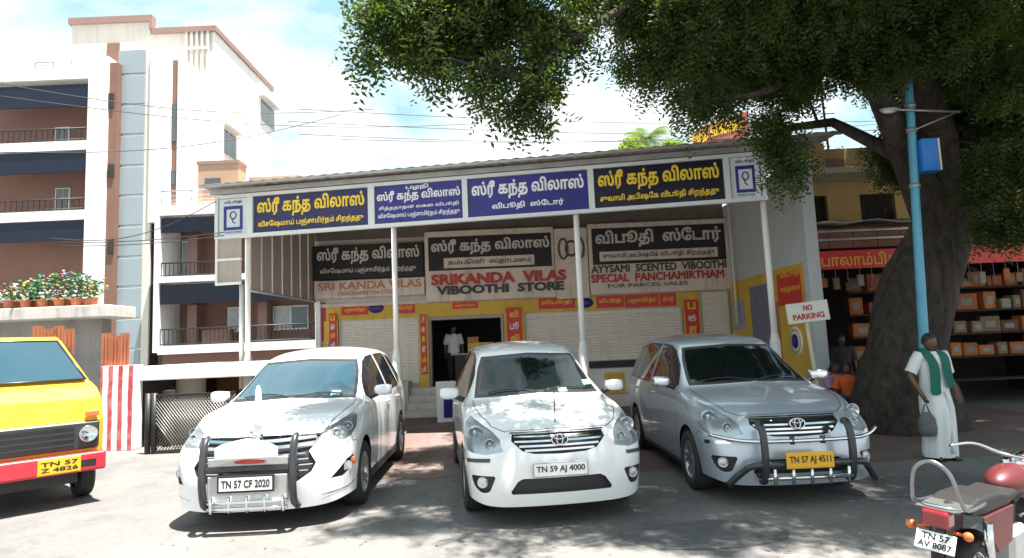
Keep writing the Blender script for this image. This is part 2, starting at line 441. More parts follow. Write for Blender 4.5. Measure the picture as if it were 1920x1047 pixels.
def B(px0, py0, px1, py1, Y, depth, fx=None):
    """axis aligned box whose front face at depth Y covers the given picture rectangle"""
    pm = (py0 + py1) / 2; qm = (px0 + px1) / 2
    x0 = at(px0, pm, Y).x; x1 = at(px1, pm, Y).x; z1 = at(qm, py0, Y).z; z0 = at(qm, py1, Y).z
    return (x0, x1, Y, Y + depth, z0, z1)

# ================================================================== HOTEL / APARTMENT BLOCK on the left
YB = 26.0
bx = lambda px, py=350, Y=YB: at(px, py, Y).x
bz = lambda py, px=300, Y=YB: at(px, py, Y).z
apt = thing('apartment_building', 'tall white apartment block with blue grey tower, brown edges and wide balconies at left', 'building', (-15, YB, 0))
def ap(mb, name, m, parent=None, **k): return mb.build(name, m, parent or apt, world=True, **k)
xA0, xA1 = bx(135, 60), bx(282, 60); zA = bz(44, 210)
xB1 = bx(398, 80); zB = bz(62, 340)
yBk = 32.3
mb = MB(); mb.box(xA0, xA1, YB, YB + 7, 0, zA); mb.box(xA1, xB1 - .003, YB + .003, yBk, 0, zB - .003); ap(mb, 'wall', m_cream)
# side skin + back, sunlight put into its colour as a whiter render
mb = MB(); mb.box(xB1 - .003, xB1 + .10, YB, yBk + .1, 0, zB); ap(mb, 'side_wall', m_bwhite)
# copings
mb = MB()
mb.box(xA0 - .1, xA1 + .12, YB - .12, YB + .2, zA - .02, zA + .26)
mb.box(xA1 + .002, xA1 + .12, YB - .12, YB + .2, zB + .2, zA - .02)
mb.box(xA1 + .12, xB1 + .2, YB - .12, YB + .2, zB - .02, zB + .22)
mb.box(xB1 - .1, xB1 + .2, YB + .2, yBk + .2, zB - .02, zB + .22)
build_each(mb, 'coping', m_cap, apt, world=True)
# thin pipes on the front under the parapet
mb = MB()
for px in (348, 358, 368, 378, 389): mb.box(bx(px) - .05, bx(px) + .05, YB - .10, YB - .002, bz(140), zB + .45 + .1 * (px % 3))
mb.box(bx(346), bx(391), YB - .13, YB - .10, bz(98), bz(93))
build_each(mb, 'vertical_rib', m_cream, apt, world=True)
# left white wing with frames and balconies
xw0 = bx(-60, 300, YB - 1.55); xw1 = bx(200, 300, YB - 1.55)
zw = bz(108, 170, YB - 1.55)
mb = MB(); mb.box(bx(163, 300, YB - 1.55), xw1, YB - 1.6, YB - .003, 0, zw)
ap(mb, 'wing_pier', m_bwhite)
mb = MB(); mb.box(bx(120, 140, YB - 1.55) - 3.6, bx(163, 300, YB - 1.55) - .002, YB - 1.55, YB - .003, bz(148, 140, YB - 1.55), bz(128, 140, YB - 1.55)); 
for (a, b) in ((264, 281), (394, 412), (540, 556)):
    mb.box(bx(120, 140, YB - 1.55) - 3.6, bx(163, 300, YB - 1.55) - .002, YB - 1.55, YB - .003, bz(b, 140, YB - 1.55), bz(a, 140, YB - 1.55))
build_each(mb, 'balcony_slab', m_bwhite, apt, world=True)
mb = MB(); mb.box(xw0 - 2, bx(163, 300, YB - 1.55), YB - .2, YB, 0, zw - .6); ap(mb, 'balcony_back_wall', m_brown)
for (a, b) in ((157, 198), (283, 322), (413, 450)):
    mb = MB(); mb.box(bx(120, 140, YB - 1.55) - 3.6, bx(160, 300, YB - 1.55), YB - 1.50, YB - 1.44, bz(b, 140, YB - 1.55), bz(a, 140, YB - 1.55)); ap(mb, 'tinted_glass_band', m_navy)
for (a, b) in ((215, 262), (335, 392)):
    for pa, pb in ((60, 88), (122, 150)):
        mb = MB(); mb.box(bx(pa, a, YB - 1.55), bx(pb, a, YB - 1.55), YB - .26, YB - .2, bz(b, 140, YB - 1.55), bz(a, 140, YB - 1.55)); w = ap(mb, 'window', m_frame)
        pm_ = (pa + pb) / 2
        for q0, q1 in ((pa + 2, pm_ - .8), (pm_ + .8, pb - 2)):
            mb = MB(); mb.box(bx(q0, a, YB - 1.55), bx(q1, a, YB - 1.55), YB - .28, YB - .262, bz(b - 2, 140, YB - 1.55), bz(a + 2, 140, YB - 1.55)); ap(mb, 'pane', m_win, w)
def railing(x0, x1, y, z0, z1, parent, m, step=.22, name='balcony_railing', bars=True):
    mb = MB()
    mb.tube([(x0, y, z1), (x1, y, z1)], .03, 6); mb.tube([(x0, y, z0 + .08), (x1, y, z0 + .08)], .02, 6)
    if bars:
        n = int((x1 - x0) / step)
        for k in range(n + 1): x = x0 + (x1 - x0) * k / n; mb.box(x - .012, x + .012, y - .012, y + .012, z0, z1)
    else:
        for zz in (.35, .65): mb.tube([(x0, y, z0 + (z1 - z0) * zz), (x1, y, z0 + (z1 - z0) * zz)], .018, 6)
        for k in range(4): x = x0 + (x1 - x0) * k / 3; mb.tube([(x, y, z0), (x, y, z1)], .022, 6)
    return mb.build(name, m, parent, world=True)
for (a, b) in ((240, 264), (372, 394)): railing(bx(120, 140, YB - 1.55) - 3.6, bx(160, 300, YB - 1.55), YB - 1.5, bz(b, 140, YB - 1.55), bz(a, 140, YB - 1.55), apt, m_iron)
railing(bx(60, 130, YB - 1.55), bx(163, 130, YB - 1.55), YB - 1.4, bz(128, 140, YB - 1.55), bz(112, 140, YB - 1.55), apt, m_steel, bars=False, name='roof_railing')
# brown slot with dark openings
mb = MB(); mb.box(xw1 + .003, bx(216, 350, YB - 1.5) - .004, YB - 1.5, YB - .004, 0, bz(118, 205, YB - 1.5)); ap(mb, 'recessed_strip', m_brown)
mb = MB(); mb.box(bx(192, 90, YB - .35), bx(215, 90, YB - .35), YB - .06, YB - .004, bz(118, 205, YB - .35), bz(75, 205, YB - .35)); ap(mb, 'upper_strip', m_brown)
for a, b in ((198, 224), (325, 348), (460, 485)):
    mb = MB(); mb.box(bx(203, a, YB - 1.5), bx(214, a, YB - 1.5), YB - 1.56, YB - 1.502, bz(b, 205, YB - .35), bz(a, 205, YB - .35)); ap(mb, 'vent_opening', m_dark)
# tower of panels
tx0, tx1 = bx(216, 380, YB - 1.2), bx(282, 380, YB - 1.2)
joints = [92, 140, 197, 253, 311, 367, 424, 482, 538, 597, 655, 712]
mb = MB(); mb.box(tx0 + .03, tx1 - .03, YB - 1.15, YB - .36, 0, bz(93, 250, YB - 1.2)); ap(mb, 'tower_core', m_joint)
for a, b in zip(joints, joints[1:]):
    mb = MB(); mb.box(tx0, bx(268, 380, YB - 1.2), YB - 1.22, YB - 1.15, bz(b - 2.2, 250, YB - 1.2), bz(a + 2.2, 250, YB - 1.2)); ap(mb, 'panel', m_bluegrey, bevel=.012)
mb = MB(); mb.box(bx(268, 380, YB - 1.2) + .01, tx1, YB - 1.2, YB - .37, 0, bz(100, 275, YB - 1.2)); ap(mb, 'tower_return', m_cream)
mb = MB(); mb.box(tx1 + .001, tx1 + .02, YB - 1.1, YB - .5, 0, bz(310, 285, YB - 1.2))
ap(mb, 'tower_slot', m_dark)
# fins
for (a, b, top, d) in ((287, 321, 100, 1.3), (331, 344, 112, 1.0), (344, 399, 140, .7)):
    mb = MB(); mb.box(bx(a, 250, YB - 1.0) + .02, bx(b, 250, YB - 1.0), YB - d, YB - .005, bz(420, a, YB - 1.0), bz(top, a, YB - 1.0)); ap(mb, 'fin', m_bwhite)
mb = MB(); mb.box(bx(321, 250, YB - 1.0) + .002, bx(331, 250, YB - 1.0) + .01, YB - .95, YB - .006, bz(420, 325, YB - 1.0), bz(112, 325, YB - 1.0)); ap(mb, 'fin_gap', m_brown)
for a, b in ((195, 265), (320, 345)):
    mb = MB(); mb.box(bx(321, 250, YB - 1.0) + .01, bx(331, 250, YB - 1.0) - .01, YB - 1.0, YB - .952, bz(b, 325, YB - 1.0), bz(a, 325, YB - 1.0)); ap(mb, 'slot_window', m_win)
# windows on the sunlit side wall
for (pa, pb, ta, tb) in ((414, 441, 246, 296), (487, 513, 195, 237)):
    o = Vector((xB1 + .10, 0, 0)); n = Vector((1, 0, 0))
    p0 = onplane(pa, (ta + tb) / 2, o, n); p1 = onplane(pb, (ta + tb) / 2, o, n); zt_ = onplane((pa + pb) / 2, ta, o, n).z; zb_ = onplane((pa + pb) / 2, tb, o, n).z
    mb = MB(); mb.box(xB1 + .10, xB1 + .15, p0.y, p1.y, zb_, zt_); w = ap(mb, 'window', m_frame)
    ym = (p0.y + p1.y) / 2
    for a, b in ((p0.y + .06, ym - .03), (ym + .03, p1.y - .06)):
        mb = MB(); mb.box(xB1 + .151, xB1 + .165, a, b, zb_ + .06, zt_ - .06); ap(mb, 'pane', m_win, w)
    mb = MB(); mb.box(xB1 + .10, xB1 + .45, p0.y - .15, p1.y + .15, zt_ + .05, zt_ + .13); ap(mb, 'sunshade', m_bwhite, w)
# balcony wing in front (two open storeys)
YW = 24.0
wx = lambda px, py=520: at(px, py, YW).x
wz = lambda py, px=380: at(px, py, YW).z
x0, x1 = wx(288), wx(607)
mb = MB(); mb.box(x0, wx(297), YW, YB - .4, wz(662, 290), wz(383, 290)); mb.box(x1 - .35, x1, YW, YB, wz(660, 600), wz(383, 600)); build_each(mb, 'balcony_fin', m_bwhite, apt, world=True)
mb = MB()
for a, b in ((383, 402), (517, 528), (647, 663)): mb.box(wx(297) + .002, x1 - .352, YW, YB, wz(b, 360), wz(a, 360))
build_each(mb, 'balcony_slab', m_bwhite, apt, world=True)
mb = MB(); mb.box(x0 + .1, x1, YB - .35, YB - .02, 0, wz(402)); ap(mb, 'balcony_back_wall', m_brown)
mb = MB()
mb.box(wx(298), x1 - .36, YW + .12, YW + .2, wz(432, 400), wz(404, 400)); mb.box(wx(298), x1 - .36, YW + .12, YW + .2, wz(567, 400), wz(530, 400)); build_each(mb, 'tinted_glass_band', m_navy, apt, world=True)
mb = MB()
for px in (333, 470):
    for a, b in ((432, 517), (567, 647)): mb.box(wx(px - 9), wx(px + 9), YB - .9, YB - .36, wz(b) , wz(a))
build_each(mb, 'balcony_column', m_cap, apt, world=True)
for (pa, pb, ta, tb) in ((392, 436, 572, 622), (482, 552, 570, 618), (392, 410, 448, 492), (300, 318, 440, 515)):
    mb = MB(); mb.box(wx(pa), wx(pb), YB - .42, YB - .352, wz(tb, pa), wz(ta, pa)); w = ap(mb, 'window', m_frame)
    n = 2 if pb - pa > 30 else 1; wpx = (pb - pa) / n
    for k in range(n):
        mb = MB(); mb.box(wx(pa + wpx * k + 2), wx(pa + wpx * (k + 1) - 2), YB - .44, YB - .422, wz(tb - 3, pa), wz(ta + 3, pa)); ap(mb, 'pane', m_winlight if k % 2 == 0 else m_win, w)
for a, b in ((490, 517), (615, 647)): railing(wx(298), x1 - .4, YW + .15, wz(b), wz(a), apt, m_iron, .16)
mb = MB(); mb.box(wx(368), wx(420), YW + .5, YW + .9, wz(647), wz(618)); ap(mb, 'planter_box', m_brown)
railing(wx(300, 360), wx(470, 360), YW + .1, wz(383, 350), wz(356, 350), apt, m_steel, bars=False, name='roof_railing')
# penthouse on the terrace
mb = MB(); mb.box(wx(352, 320), wx(430, 320), YW + .8, YB - .45, wz(385), wz(297)); ap(mb, 'stair_head', mat('tan_paint', (.42, .27, .19), .85, 0, .06, 1, dirt=.2, streak=True))
mb = MB(); mb.box(wx(366, 330), wx(396, 330), YW + .74, YW + .799, wz(347), wz(325)); ap(mb, 'stair_head_window', m_win)
mb = MB(); mb.box(wx(352, 320) - .05, wx(430, 320) + .05, YW + .76, YB - .45, wz(297), wz(291)); ap(mb, 'coping', m_cap)
p = [(wx(430, 320), YW + .9), (wx(505, 320), YB + 1.5)]
mb = MB(); mb.box(wx(430, 320) + .002, wx(505, 330) + .6, YB - .2, YB + 3, wz(392), wz(312)); ap(mb, 'rear_parapet', mat('tan_paint', (.42, .27, .19)))
# ground floor: slab edge, brown wall, basement
mb = MB(); mb.box(wx(297), x1, YW + .4, YB - .36, 0, wz(663) - .001); ap(mb, 'plinth_wall', m_brown)

# ================================================================== forecourt wall, slab, gate, rust sheets on the left
YG = 12.4
gx = lambda px, py=760, Y=YG: at(px, py, Y).x
gz = lambda py, px=250, Y=YG: at(px, py, Y).z
sw = thing('striped_wall', 'white wall with vertical red stripes between the yellow van and the lattice gate', 'wall', (gx(205), 12.2, 0))
def stripe_mat():
    m = bpy.data.materials.new('red_white_stripes'); m.use_nodes = True; t = m.node_tree; N = t.nodes; K = t.links.new
    p = N['Principled BSDF']; p.inputs['Roughness'].default_value = .8
    g = N.new('ShaderNodeNewGeometry'); s = N.new('ShaderNodeSeparateXYZ'); K(g.outputs['Position'], s.inputs[0])
    n = N.new('ShaderNodeTexNoise'); n.inputs['Scale'].default_value = 3; K(g.outputs['Position'], n.inputs['Vector'])
    w = N.new('ShaderNodeMath'); w.operation = 'MULTIPLY_ADD'; w.inputs[1].default_value = .04; K(n.outputs['Fac'], w.inputs[0]); K(s.outputs['X'], w.inputs[2])
    d = N.new('ShaderNodeMath'); d.operation = 'DIVIDE'; d.inputs[1].default_value = .195; K(w.outputs[0], d.inputs[0])
    f = N.new('ShaderNodeMath'); f.operation = 'FRACT'; K(d.outputs[0], f.inputs[0])
    gt = N.new('ShaderNodeMath'); gt.operation = 'GREATER_THAN'; gt.inputs[1].default_value = .56; K(f.outputs[0], gt.inputs[0])
    mx_ = N.new('ShaderNodeMixRGB'); mx_.inputs[1].default_value = (.78, .76, .74, 1); mx_.inputs[2].default_value = (.50, .06, .07, 1); K(gt.outputs[0], mx_.inputs[0])
    n2 = N.new('ShaderNodeTexNoise'); n2.inputs['Scale'].default_value = 5; n2.inputs['Detail'].default_value = 8; K(g.outputs['Position'], n2.inputs['Vector'])
    r = N.new('ShaderNodeMapRange'); r.inputs[1].default_value = .45; r.inputs[2].default_value = .75; r.inputs[3].default_value = 0; r.inputs[4].default_value = .45; K(n2.outputs['Fac'], r.inputs[0])
    m2 = N.new('ShaderNodeMixRGB'); m2.inputs[2].default_value = (.55, .48, .42, 1); K(r.outputs[0], m2.inputs[0]); K(mx_.outputs[0], m2.inputs[1]); K(m2.outputs[0], p.inputs['Base Color'])
    return m
mb = MB(); mb.box(gx(186, 760, 12.2), gx(250, 760, 12.2), 12.2, 12.5, 0, gz(686, 220, 12.2)); mb.build('wall_face', stripe_mat(), sw, world=True, bevel=.01)
mb = MB(); zt2 = gz(686, 220, 12.2)
mb.prism([(gx(-80), 12.21, 0), (gx(186, 760, 12.2) - .003, 12.21, 0), (gx(186, 760, 12.2) - .003, 12.21, 1.05), (gx(-80), 12.21, 1.05)], (0, .25, 0)); mb.build('low_wall', m_conc, sw, world=True)
sl = thing('entrance_slab', 'long white concrete slab edge above the dark basement ramp', 'canopy slab', (gx(350), YG, gz(712)))
mb = MB(); mb.box(gx(250, 695), gx(600, 695), YG, YG + 3.5, gz(711, 350), gz(684, 350)); mb.build('slab', m_bwhite, sl, world=True, bevel=.015)
mb = MB(); mb.box(gx(250, 695), gx(262, 695), YG + .15, YG + 3.4, 0, gz(711, 350)); mb.build('side_wall', m_dark, sl, world=True)
mb = MB(); mb.box(gx(262, 695), gx(362, 695) * 1.25, YG + 3.2, YG + 3.4, 0, gz(711, 350)); mb.build('back_wall', m_dark, sl, world=True)
mb = MB(); mb.box(gx(362, 695) * 1.25 + .002, gx(600, 695) * 1.2, YG + 3.2, YG + 3.4, 0, gz(711, 350)); mb.build('painted_back_wall', m_orange, sl, world=True)
mb = MB(); cx = gx(340) * 1.1; mb.lathe([(.32, 0), (.32, gz(711, 350))], Matrix.Translation((cx, YG + 1.6, 0)), 24); mb.build('round_column', m_cream, sl, world=True)
# gate
gt = thing('lattice_gate', 'low grey folding lattice gate between black posts left of the white car', 'gate', (gx(350), 11.6, 0))
YL = 11.6
lx0, lx1 = at(292, 790, YL).x, at(440, 790, YL).x; lz1 = at(350, 742, YL).z
mb = MB(); nb = 26; hgt = lz1 - .05
for k in range(-6, nb):
    for sgn in (1, -1):
        xa = lx0 + (lx1 - lx0) * k / nb; xb = xa + sgn * hgt * .75
        if sgn < 0: xa, xb = xa + hgt * .75, xa
        # clip to the gate
        pa = Vector((xa, YL + .012 * sgn, .05)); pb = Vector((xb, YL + .012 * sgn, lz1))
        lo, hi = 0, 1
        dxx = pb.x - pa.x
        t0 = (lx0 - pa.x) / dxx; t1 = (lx1 - pa.x) / dxx; lo = max(0, min(t0, t1)); hi = min(1, max(t0, t1))
        if hi - lo > .02:
            a = pa.lerp(pb, lo); b = pa.lerp(pb, hi); mb.tube([a, b], .010, 4)
o = mb.build('lattice', mat('gate_grey', (.30, .29, .28), .5, .5, .1), gt, world=True); o['kind'] = 'stuff'
mb = MB(); mb.box(lx0, lx1, YL - .03, YL + .03, lz1, lz1 + .04); mb.box(lx0, lx1, YL - .03, YL + .03, .02, .06); build_each(mb, 'rail', m_iron, gt, world=True)
mb = MB()
for px in (277, 289): mb.tube([(at(px, 800, YL).x, YL, 0), (at(px, 800, YL).x, YL, at(283, 738, YL).z)], .05, 10)
build_each(mb, 'gate_post', m_iron, gt, world=True)
mb = MB(); mb.box(at(300, 750, YL).x, at(312, 750, YL).x, YL + .1, YL + .3, .1, lz1 + .1); mb.build('gate_box', m_dark, gt, world=True)
# rusty sheets + grey wall + ledge behind the van
for k, (a, b, c, d_, lab) in enumerate(((190, 243, 625, 685, 'rusty orange metal sheet standing on top of the striped wall'), (60, 139, 612, 740, 'rusty orange metal sheet behind the windscreen of the yellow van'))):
    t = thing('rusty_sheet', lab, 'metal sheet', (at(a, c, 12.35).x, 12.35, 0), group='rusty metal sheets')
    n = 3 if k == 0 else 4
    zlo = zt2 if k == 0 else 0.0
    for i in range(n):
        q0 = a + (b - a) * i / n; q1 = a + (b - a) * (i + 1) / n - 1.2
        mb = MB(); xx0 = at(q0, 650, 12.35).x; xx1 = at(q1, 650, 12.35).x; zz = at(q0, c + (i % 2) * 5, 12.35).z
        nn = 5
        for j in range(nn):
            u0 = xx0 + (xx1 - xx0) * j / nn; u1 = xx0 + (xx1 - xx0) * (j + 1) / nn; mb.box(u0, u1, 12.35 + .02 * (j % 2), 12.37 + .02 * (j % 2), zlo, zz)
        mb.build('sheet', m_rust, t, world=True)
gw = thing('concrete_ledge_building', 'small grey concrete building with a projecting ledge at the far left', 'building', (at(140, 650, 14.5).x, 14.5, 0))
mb = MB(); q = B(-80, 600, 188, 840, 14.6, .35); mb.box(q[0], q[1], q[2], q[3], 0, q[5]); mb.build('wall', m_conc, gw, world=True)
mb = MB(); q = B(-90, 577, 200, 600, 14.0, 1.1); mb.box(*q); mb.build('ledge', mat('weathered_white', (.55, .52, .48), .9, 0, .15, 2, dirt=.6, streak=True), gw, world=True, bevel=.02)
ledge_top = q[5]; ledge_y = q[2]
# heap of colourful things on the ledge
cols = [(.34, .03, .03), (.03, .16, .05), (.5, .48, .45), (.45, .20, .05), (.06, .07, .2), (.3, .05, .13), (.04, .2, .12), (.5, .38, .08)]
ORD = 'first second third fourth fifth sixth seventh eighth ninth tenth eleventh twelfth thirteenth fourteenth fifteenth sixteenth seventeenth eighteenth nineteenth twentieth'.split() + ['twenty-' + w for w in 'first second third fourth fifth sixth seventh eighth ninth'.split()]
kinds = ['terracotta flower pot with a leafy plant', 'cloth bundle', 'painted jar']
for k in range(16):
    px = 20 + k * 10.4; r_ = .13 + .05 * (k * 7 % 3); py = 577
    base = at(px, py, ledge_y + .35 + .2 * (k % 3)); col = cols[(k * 5) % 8]
    stack = .0
    hfac = 1.0
    t = thing('flower_pot', 'flower pot with %s plant on the ledge, number %d' % ('x', k), 'flower pot', (base.x, ledge_y + .3 + .22 * (k % 3), ledge_top), group='flower pots on the concrete ledge')
    cname = ['red', 'green', 'white', 'orange', 'blue', 'pink', 'teal', 'yellow'][(k * 5) % 8]
    t['label'] = '%s pot from the left on the concrete ledge, with %s blooms' % (ORD[k], cname)
    mb = MB(); mb.lathe([(.001, 0), (.08, 0), (.11, .16), (.125, .17), (.125, .2), (.1, .19), (.001, .18)], None, 12); mb.build('pot', m_rust, t)
    mb = MB(); rr = random.Random(k)
    hh = .30 + .5 * (k % 16) / 16 if px < 130 else .55 - (px - 130) * .004
    for j in range(60):
        c = Vector((rr.gauss(0, .13), rr.gauss(0, .13), .25 + rr.random() * max(.25, hh))); M3 = Matrix.Rotation(rr.random() * 6, 3, 'Z') @ Matrix.Rotation(rr.random() * 2, 3, 'X')
        s_ = .05; mb.poly([c + M3 @ Vector(p) * s_ for p in ((-1, 0, 0), (0, -.6, .1), (1.2, 0, 0), (0, .6, .1))])
    mb.build('leaves', mat('pot_leaf', (.06, .16, .05), .6, 0, .3, 8), t)['kind'] = 'stuff'
    mb = MB()
    for j in range(14):
        c = Vector((rr.gauss(0, .14), rr.gauss(0, .12) - .05, .28 + rr.random() * max(.25, hh))); mb.ell(c, .034, .034, .03, 6, 4)
    mb.build('blooms', mat('bloom_%s' % cname, col, .6), t)['kind'] = 'stuff'
# ================================================================== SHOP CANOPY
cl = at(405, 448, 13.3); cr_ = at(1440, 378, 11.7)
Z0 = (cl.z + cr_.z) / 2; ZH = .95
CO = Vector((cl.x, cl.y, 0)); CU = Vector((cr_.x - cl.x, cr_.y - cl.y, 0)); CLEN = CU.length; CU.normalize(); CN = Vector((CU.y, -CU.x, 0))  # towards viewer
UP = Vector((0, 0, 1))
def cs(px, py=410): return (onplane(px, py, CO, CN) - CO).dot(CU)
def cp(s, z, n=0): return CO + CU * s + UP * z + CN * n
def cbox(mb, s0, s1, z0, z1, n0, n1):
    v = [cp(s, z, n) for z in (z0, z1) for (s, n) in ((s0, n1), (s1, n1), (s1, n0), (s0, n0))]
    return mb.add(v, [(0, 3, 2, 1), (4, 5, 6, 7), (0, 1, 5, 4), (1, 2, 6, 5), (2, 3, 7, 6), (3, 0, 4, 7)])
ang = math.atan2(CU.y, CU.x)
can = thing('shop_canopy', 'long steel canopy with white framed fascia and slim posts before the shops', 'canopy', tuple(cp(CLEN / 2, 0)), ang)
YF = 17.0
def zf(px, py): return at(px, py, YF).z
roof_back = 5.55
# roof sheets, individually, running to the facade
npan = 12
for k in range(npan):
    s0 = -.15 + (CLEN + 1.42) * k / npan; s1 = -.15 + (CLEN + 1.42) * (k + 1) / npan
    mb = MB(); a0 = cp(s0, Z0 + ZH + .16, .40); a1 = cp(s1, Z0 + ZH + .16, .40)
    b0 = Vector((a0.x, YF, roof_back)); b1 = Vector((a1.x, YF, roof_back))
    nn = 8; vs = []
    for j in range(nn + 1):
        t = j / nn; zz = .022 if j % 2 else 0.0
        p0 = a0.lerp(a1, t) + UP * zz; p1 = b0.lerp(b1, t) + UP * zz; vs += [p0, p1, p0 - UP * .012, p1 - UP * .012]
    fs = []
    for j in range(nn):
        i = 4 * j; fs += [(i, i + 4, i + 5, i + 1), (i + 2, i + 3, i + 7, i + 6), (i, i + 2, i + 6, i + 4), (i + 1, i + 5, i + 7, i + 3)]
    fs += [(0, 1, 3, 2), (4 * nn, 4 * nn + 2, 4 * nn + 3, 4 * nn + 1)]
    mb.add(vs, fs); mb.build('roof_sheet', m_clad, can, world=True)
mb = MB(); cbox(mb, -.1, CLEN + .1, Z0 + ZH + .02, Z0 + ZH + .12, .02, .08); cbox(mb, -.15, CLEN + 1.3, Z0 + ZH + .115, Z0 + ZH + .155, .33, .39)
build_each(mb, 'eaves_beam', m_steel, can, world=True)
mb = MB()
for k in range(9):
    s = .2 + (CLEN - .4) * k / 8; a = cp(s, Z0 + ZH + .06, -.05); mb.tube([a, Vector((a.x, YF - .05, roof_back - .1))], .035, 6)
build_each(mb, 'rafter', m_steel, can, world=True)
mb = MB()
for yy in (13.9, 15.2, 16.4): mb.box(CO.x + .1, 5.2, yy, yy + .06, 5.22 + (yy - 13) * .06, 5.28 + (yy - 13) * .06)
build_each(mb, 'purlin', m_steel, can, world=True)
# white fascia frame (rails and mullions)
mull = [(405, 411), (466, 476), (692, 704), (869, 879), (1106, 1117), (1363, 1374), (1433, 1440)]
mb = MB()
cbox(mb, 0, CLEN, Z0, Z0 + .075, -.04, .06); cbox(mb, 0, CLEN, Z0 + ZH - .07, Z0 + ZH, -.04, .06)
for a, b in mull: cbox(mb, max(0, cs(a)), min(CLEN, cs(b)), Z0 + .076, Z0 + ZH - .071, -.04, .058)
build_each(mb, 'fascia_frame', mat('fascia_white', (.62, .66, .66), .55, 0, .04, 1, dirt=.2, streak=True, dirtcol=(.4, .4, .38)), can, world=True)
mb = MB(); cbox(mb, 0, CLEN, Z0 + .01, Z0 + ZH - .01, -.07, -.045); mb.build('fascia_backing', m_clad, can, world=True)
# posts
for px in (459, 737, 1086, 1446):
    s = cs(px, 520); b = cp(s, 0, -.12)
    mb = MB(); mb.tube([b, b + UP * (Z0 + ZH)], .058, 12); p = mb.build('post', m_white, can, world=True)
    mb = MB(); mb.tube([b, b + UP * 1.55], .095, 12); mb.tube([b + UP * 1.55, b + UP * 1.72], [.095, .059], 12, caps=False); mb.build('post_sleeve', m_white, p, world=True)
    mb = MB(); mb.obox(b + UP * .02, (.32, .32, .04)); mb.build('base_plate', m_steel, p, world=True)
# return frame at the left end
mb = MB(); se = cs(456, 490); zt_, zb_ = Z0 - .002, onplane(430, 532, CO, CN).z; zm = onplane(430, 487, CO, CN).z
for z in (zm, zb_): cbox(mb, 0.051, se - .052, z - .025, z + .025, -.03, .03)
cbox(mb, 0, .05, zb_ - .03, zt_, -.03, .03); build_each(mb, 'side_frame', m_white, can, world=True)
mb = MB(); cbox(mb, .05, se - .05, zb_ + .026, zm - .026, -.02, -.005); cbox(mb, .05, se - .05, zm + .026, zt_, -.02, -.005); build_each(mb, 'infill_panel', m_clad, can, world=True)
s5 = cs(438, 600); mb = MB(); mb.tube([cp(s5, 1.0, -.3), cp(s5, zb_, -.3)], .05, 10); mb.build('short_post', m_white, can, world=True)
# left side cladding from the canopy front to the facade
pf = cp(cs(463, 500), 0, -.1); pb_ = Vector((at(592, 500, YF).x, YF - .02, 0)); zc0 = at(592, 566, YF).z
n = 7
for k in range(n):
    a = pf.lerp(pb_, k / n); b = pf.lerp(pb_, (k + 1) / n - .006); d = (b - a).normalized(); nn_ = Vector((-d.y, d.x, 0))
    mb = MB(); st = 6
    for j in range(st):
        u = a.lerp(b, j / st); v = a.lerp(b, (j + 1) / st); off = nn_ * 0; mb.prism([u + off + UP * zc0, v + off + UP * zc0, v + off + UP * 5.2, u + off + UP * 5.2], nn_ * .012)
    mb.build('cladding_sheet', mat('plain_cladding', (.36, .31, .27), .7, 0, .04, .8), can, world=True)
    mb = MB(); mb.prism([a + UP * zc0 - nn_ * .02, a + d * .035 + UP * zc0 - nn_ * .02, a + d * .035 + UP * 5.2 - nn_ * .02, a + UP * 5.2 - nn_ * .02], nn_ * .018); mb.build('cladding_batten', m_beige, can, world=True)
mb = MB(); mb.tube([pf + UP * zc0, pb_ + UP * zc0], .03, 6); mb.build('cladding_rail', m_steel, can, world=True)

# ---------------------------------------------------------------- fascia signs (each a thing)
def fsign(a, b, face, lab, lines, name='sign_board'):
    s0, s1 = cs(a), cs(b); t = thing(name, lab, 'sign', tuple(cp(s0, Z0 + .076, .0)), ang)
    mb = MB(); cbox(mb, s0 + .01, s1 - .01, Z0 + .085, Z0 + ZH - .08, -.03, .02); mb.build('board', face, t, world=True)
    w = s1 - s0; h = ZH - .165
    for (txt, m_, fx0, fx1, fz0, fz1, bold) in lines:
        text(txt, m_, cp(s0 + w * fx0, Z0 + .085 + h * fz0, .02), CU, UP, w * (fx1 - fx0), h * (fz1 - fz0), t, bold=bold, depth=.006)
    return t, s0, s1
KV = 'ஸ்ரீ கந்த விலாஸ்'
fsign(477, 691, m_blued, 'deep blue sign with yellow Tamil lettering at the left end of the canopy fascia', [(KV, m_tyel, .03, .97, .40, .95, .035), ('விசேஷமாய் பஞ்சாமிர்தம் சிறந்தது', m_tyel, .04, .96, .10, .32, .03)])
fsign(705, 868, m_blue, 'narrow blue fascia sign with four rows of white Tamil lettering', [('பழநி', m_twht, .36, .62, .84, .99, .03), (KV, m_twht, .02, .98, .52, .86, .03), ('சித்தநாதன் வகை விபூதி', m_twht, .04, .96, .33, .46, .015), ('விசேஷமாய் பஞ்சாமிர்தம் சிறந்தது', m_twht, .03, .97, .10, .27, .02)])
fsign(880, 1105, m_blue, 'wide royal blue fascia sign with white Tamil name and short second row', [(KV, m_twht, .03, .97, .42, .93, .035), ('விபூதி  ஸ்ேடார்', m_twht, .20, .80, .12, .33, .03)])
fsign(1118, 1362, mat('black_navy_board', (.012, .01, .03), .35), 'black and navy fascia sign with yellow Tamil lettering at the right end', [(KV, m_tyel, .03, .97, .40, .95, .035), ('சுவாமி அபிஷேக விபூதி சிறந்தது', m_tyel, .04, .96, .10, .32, .03)])
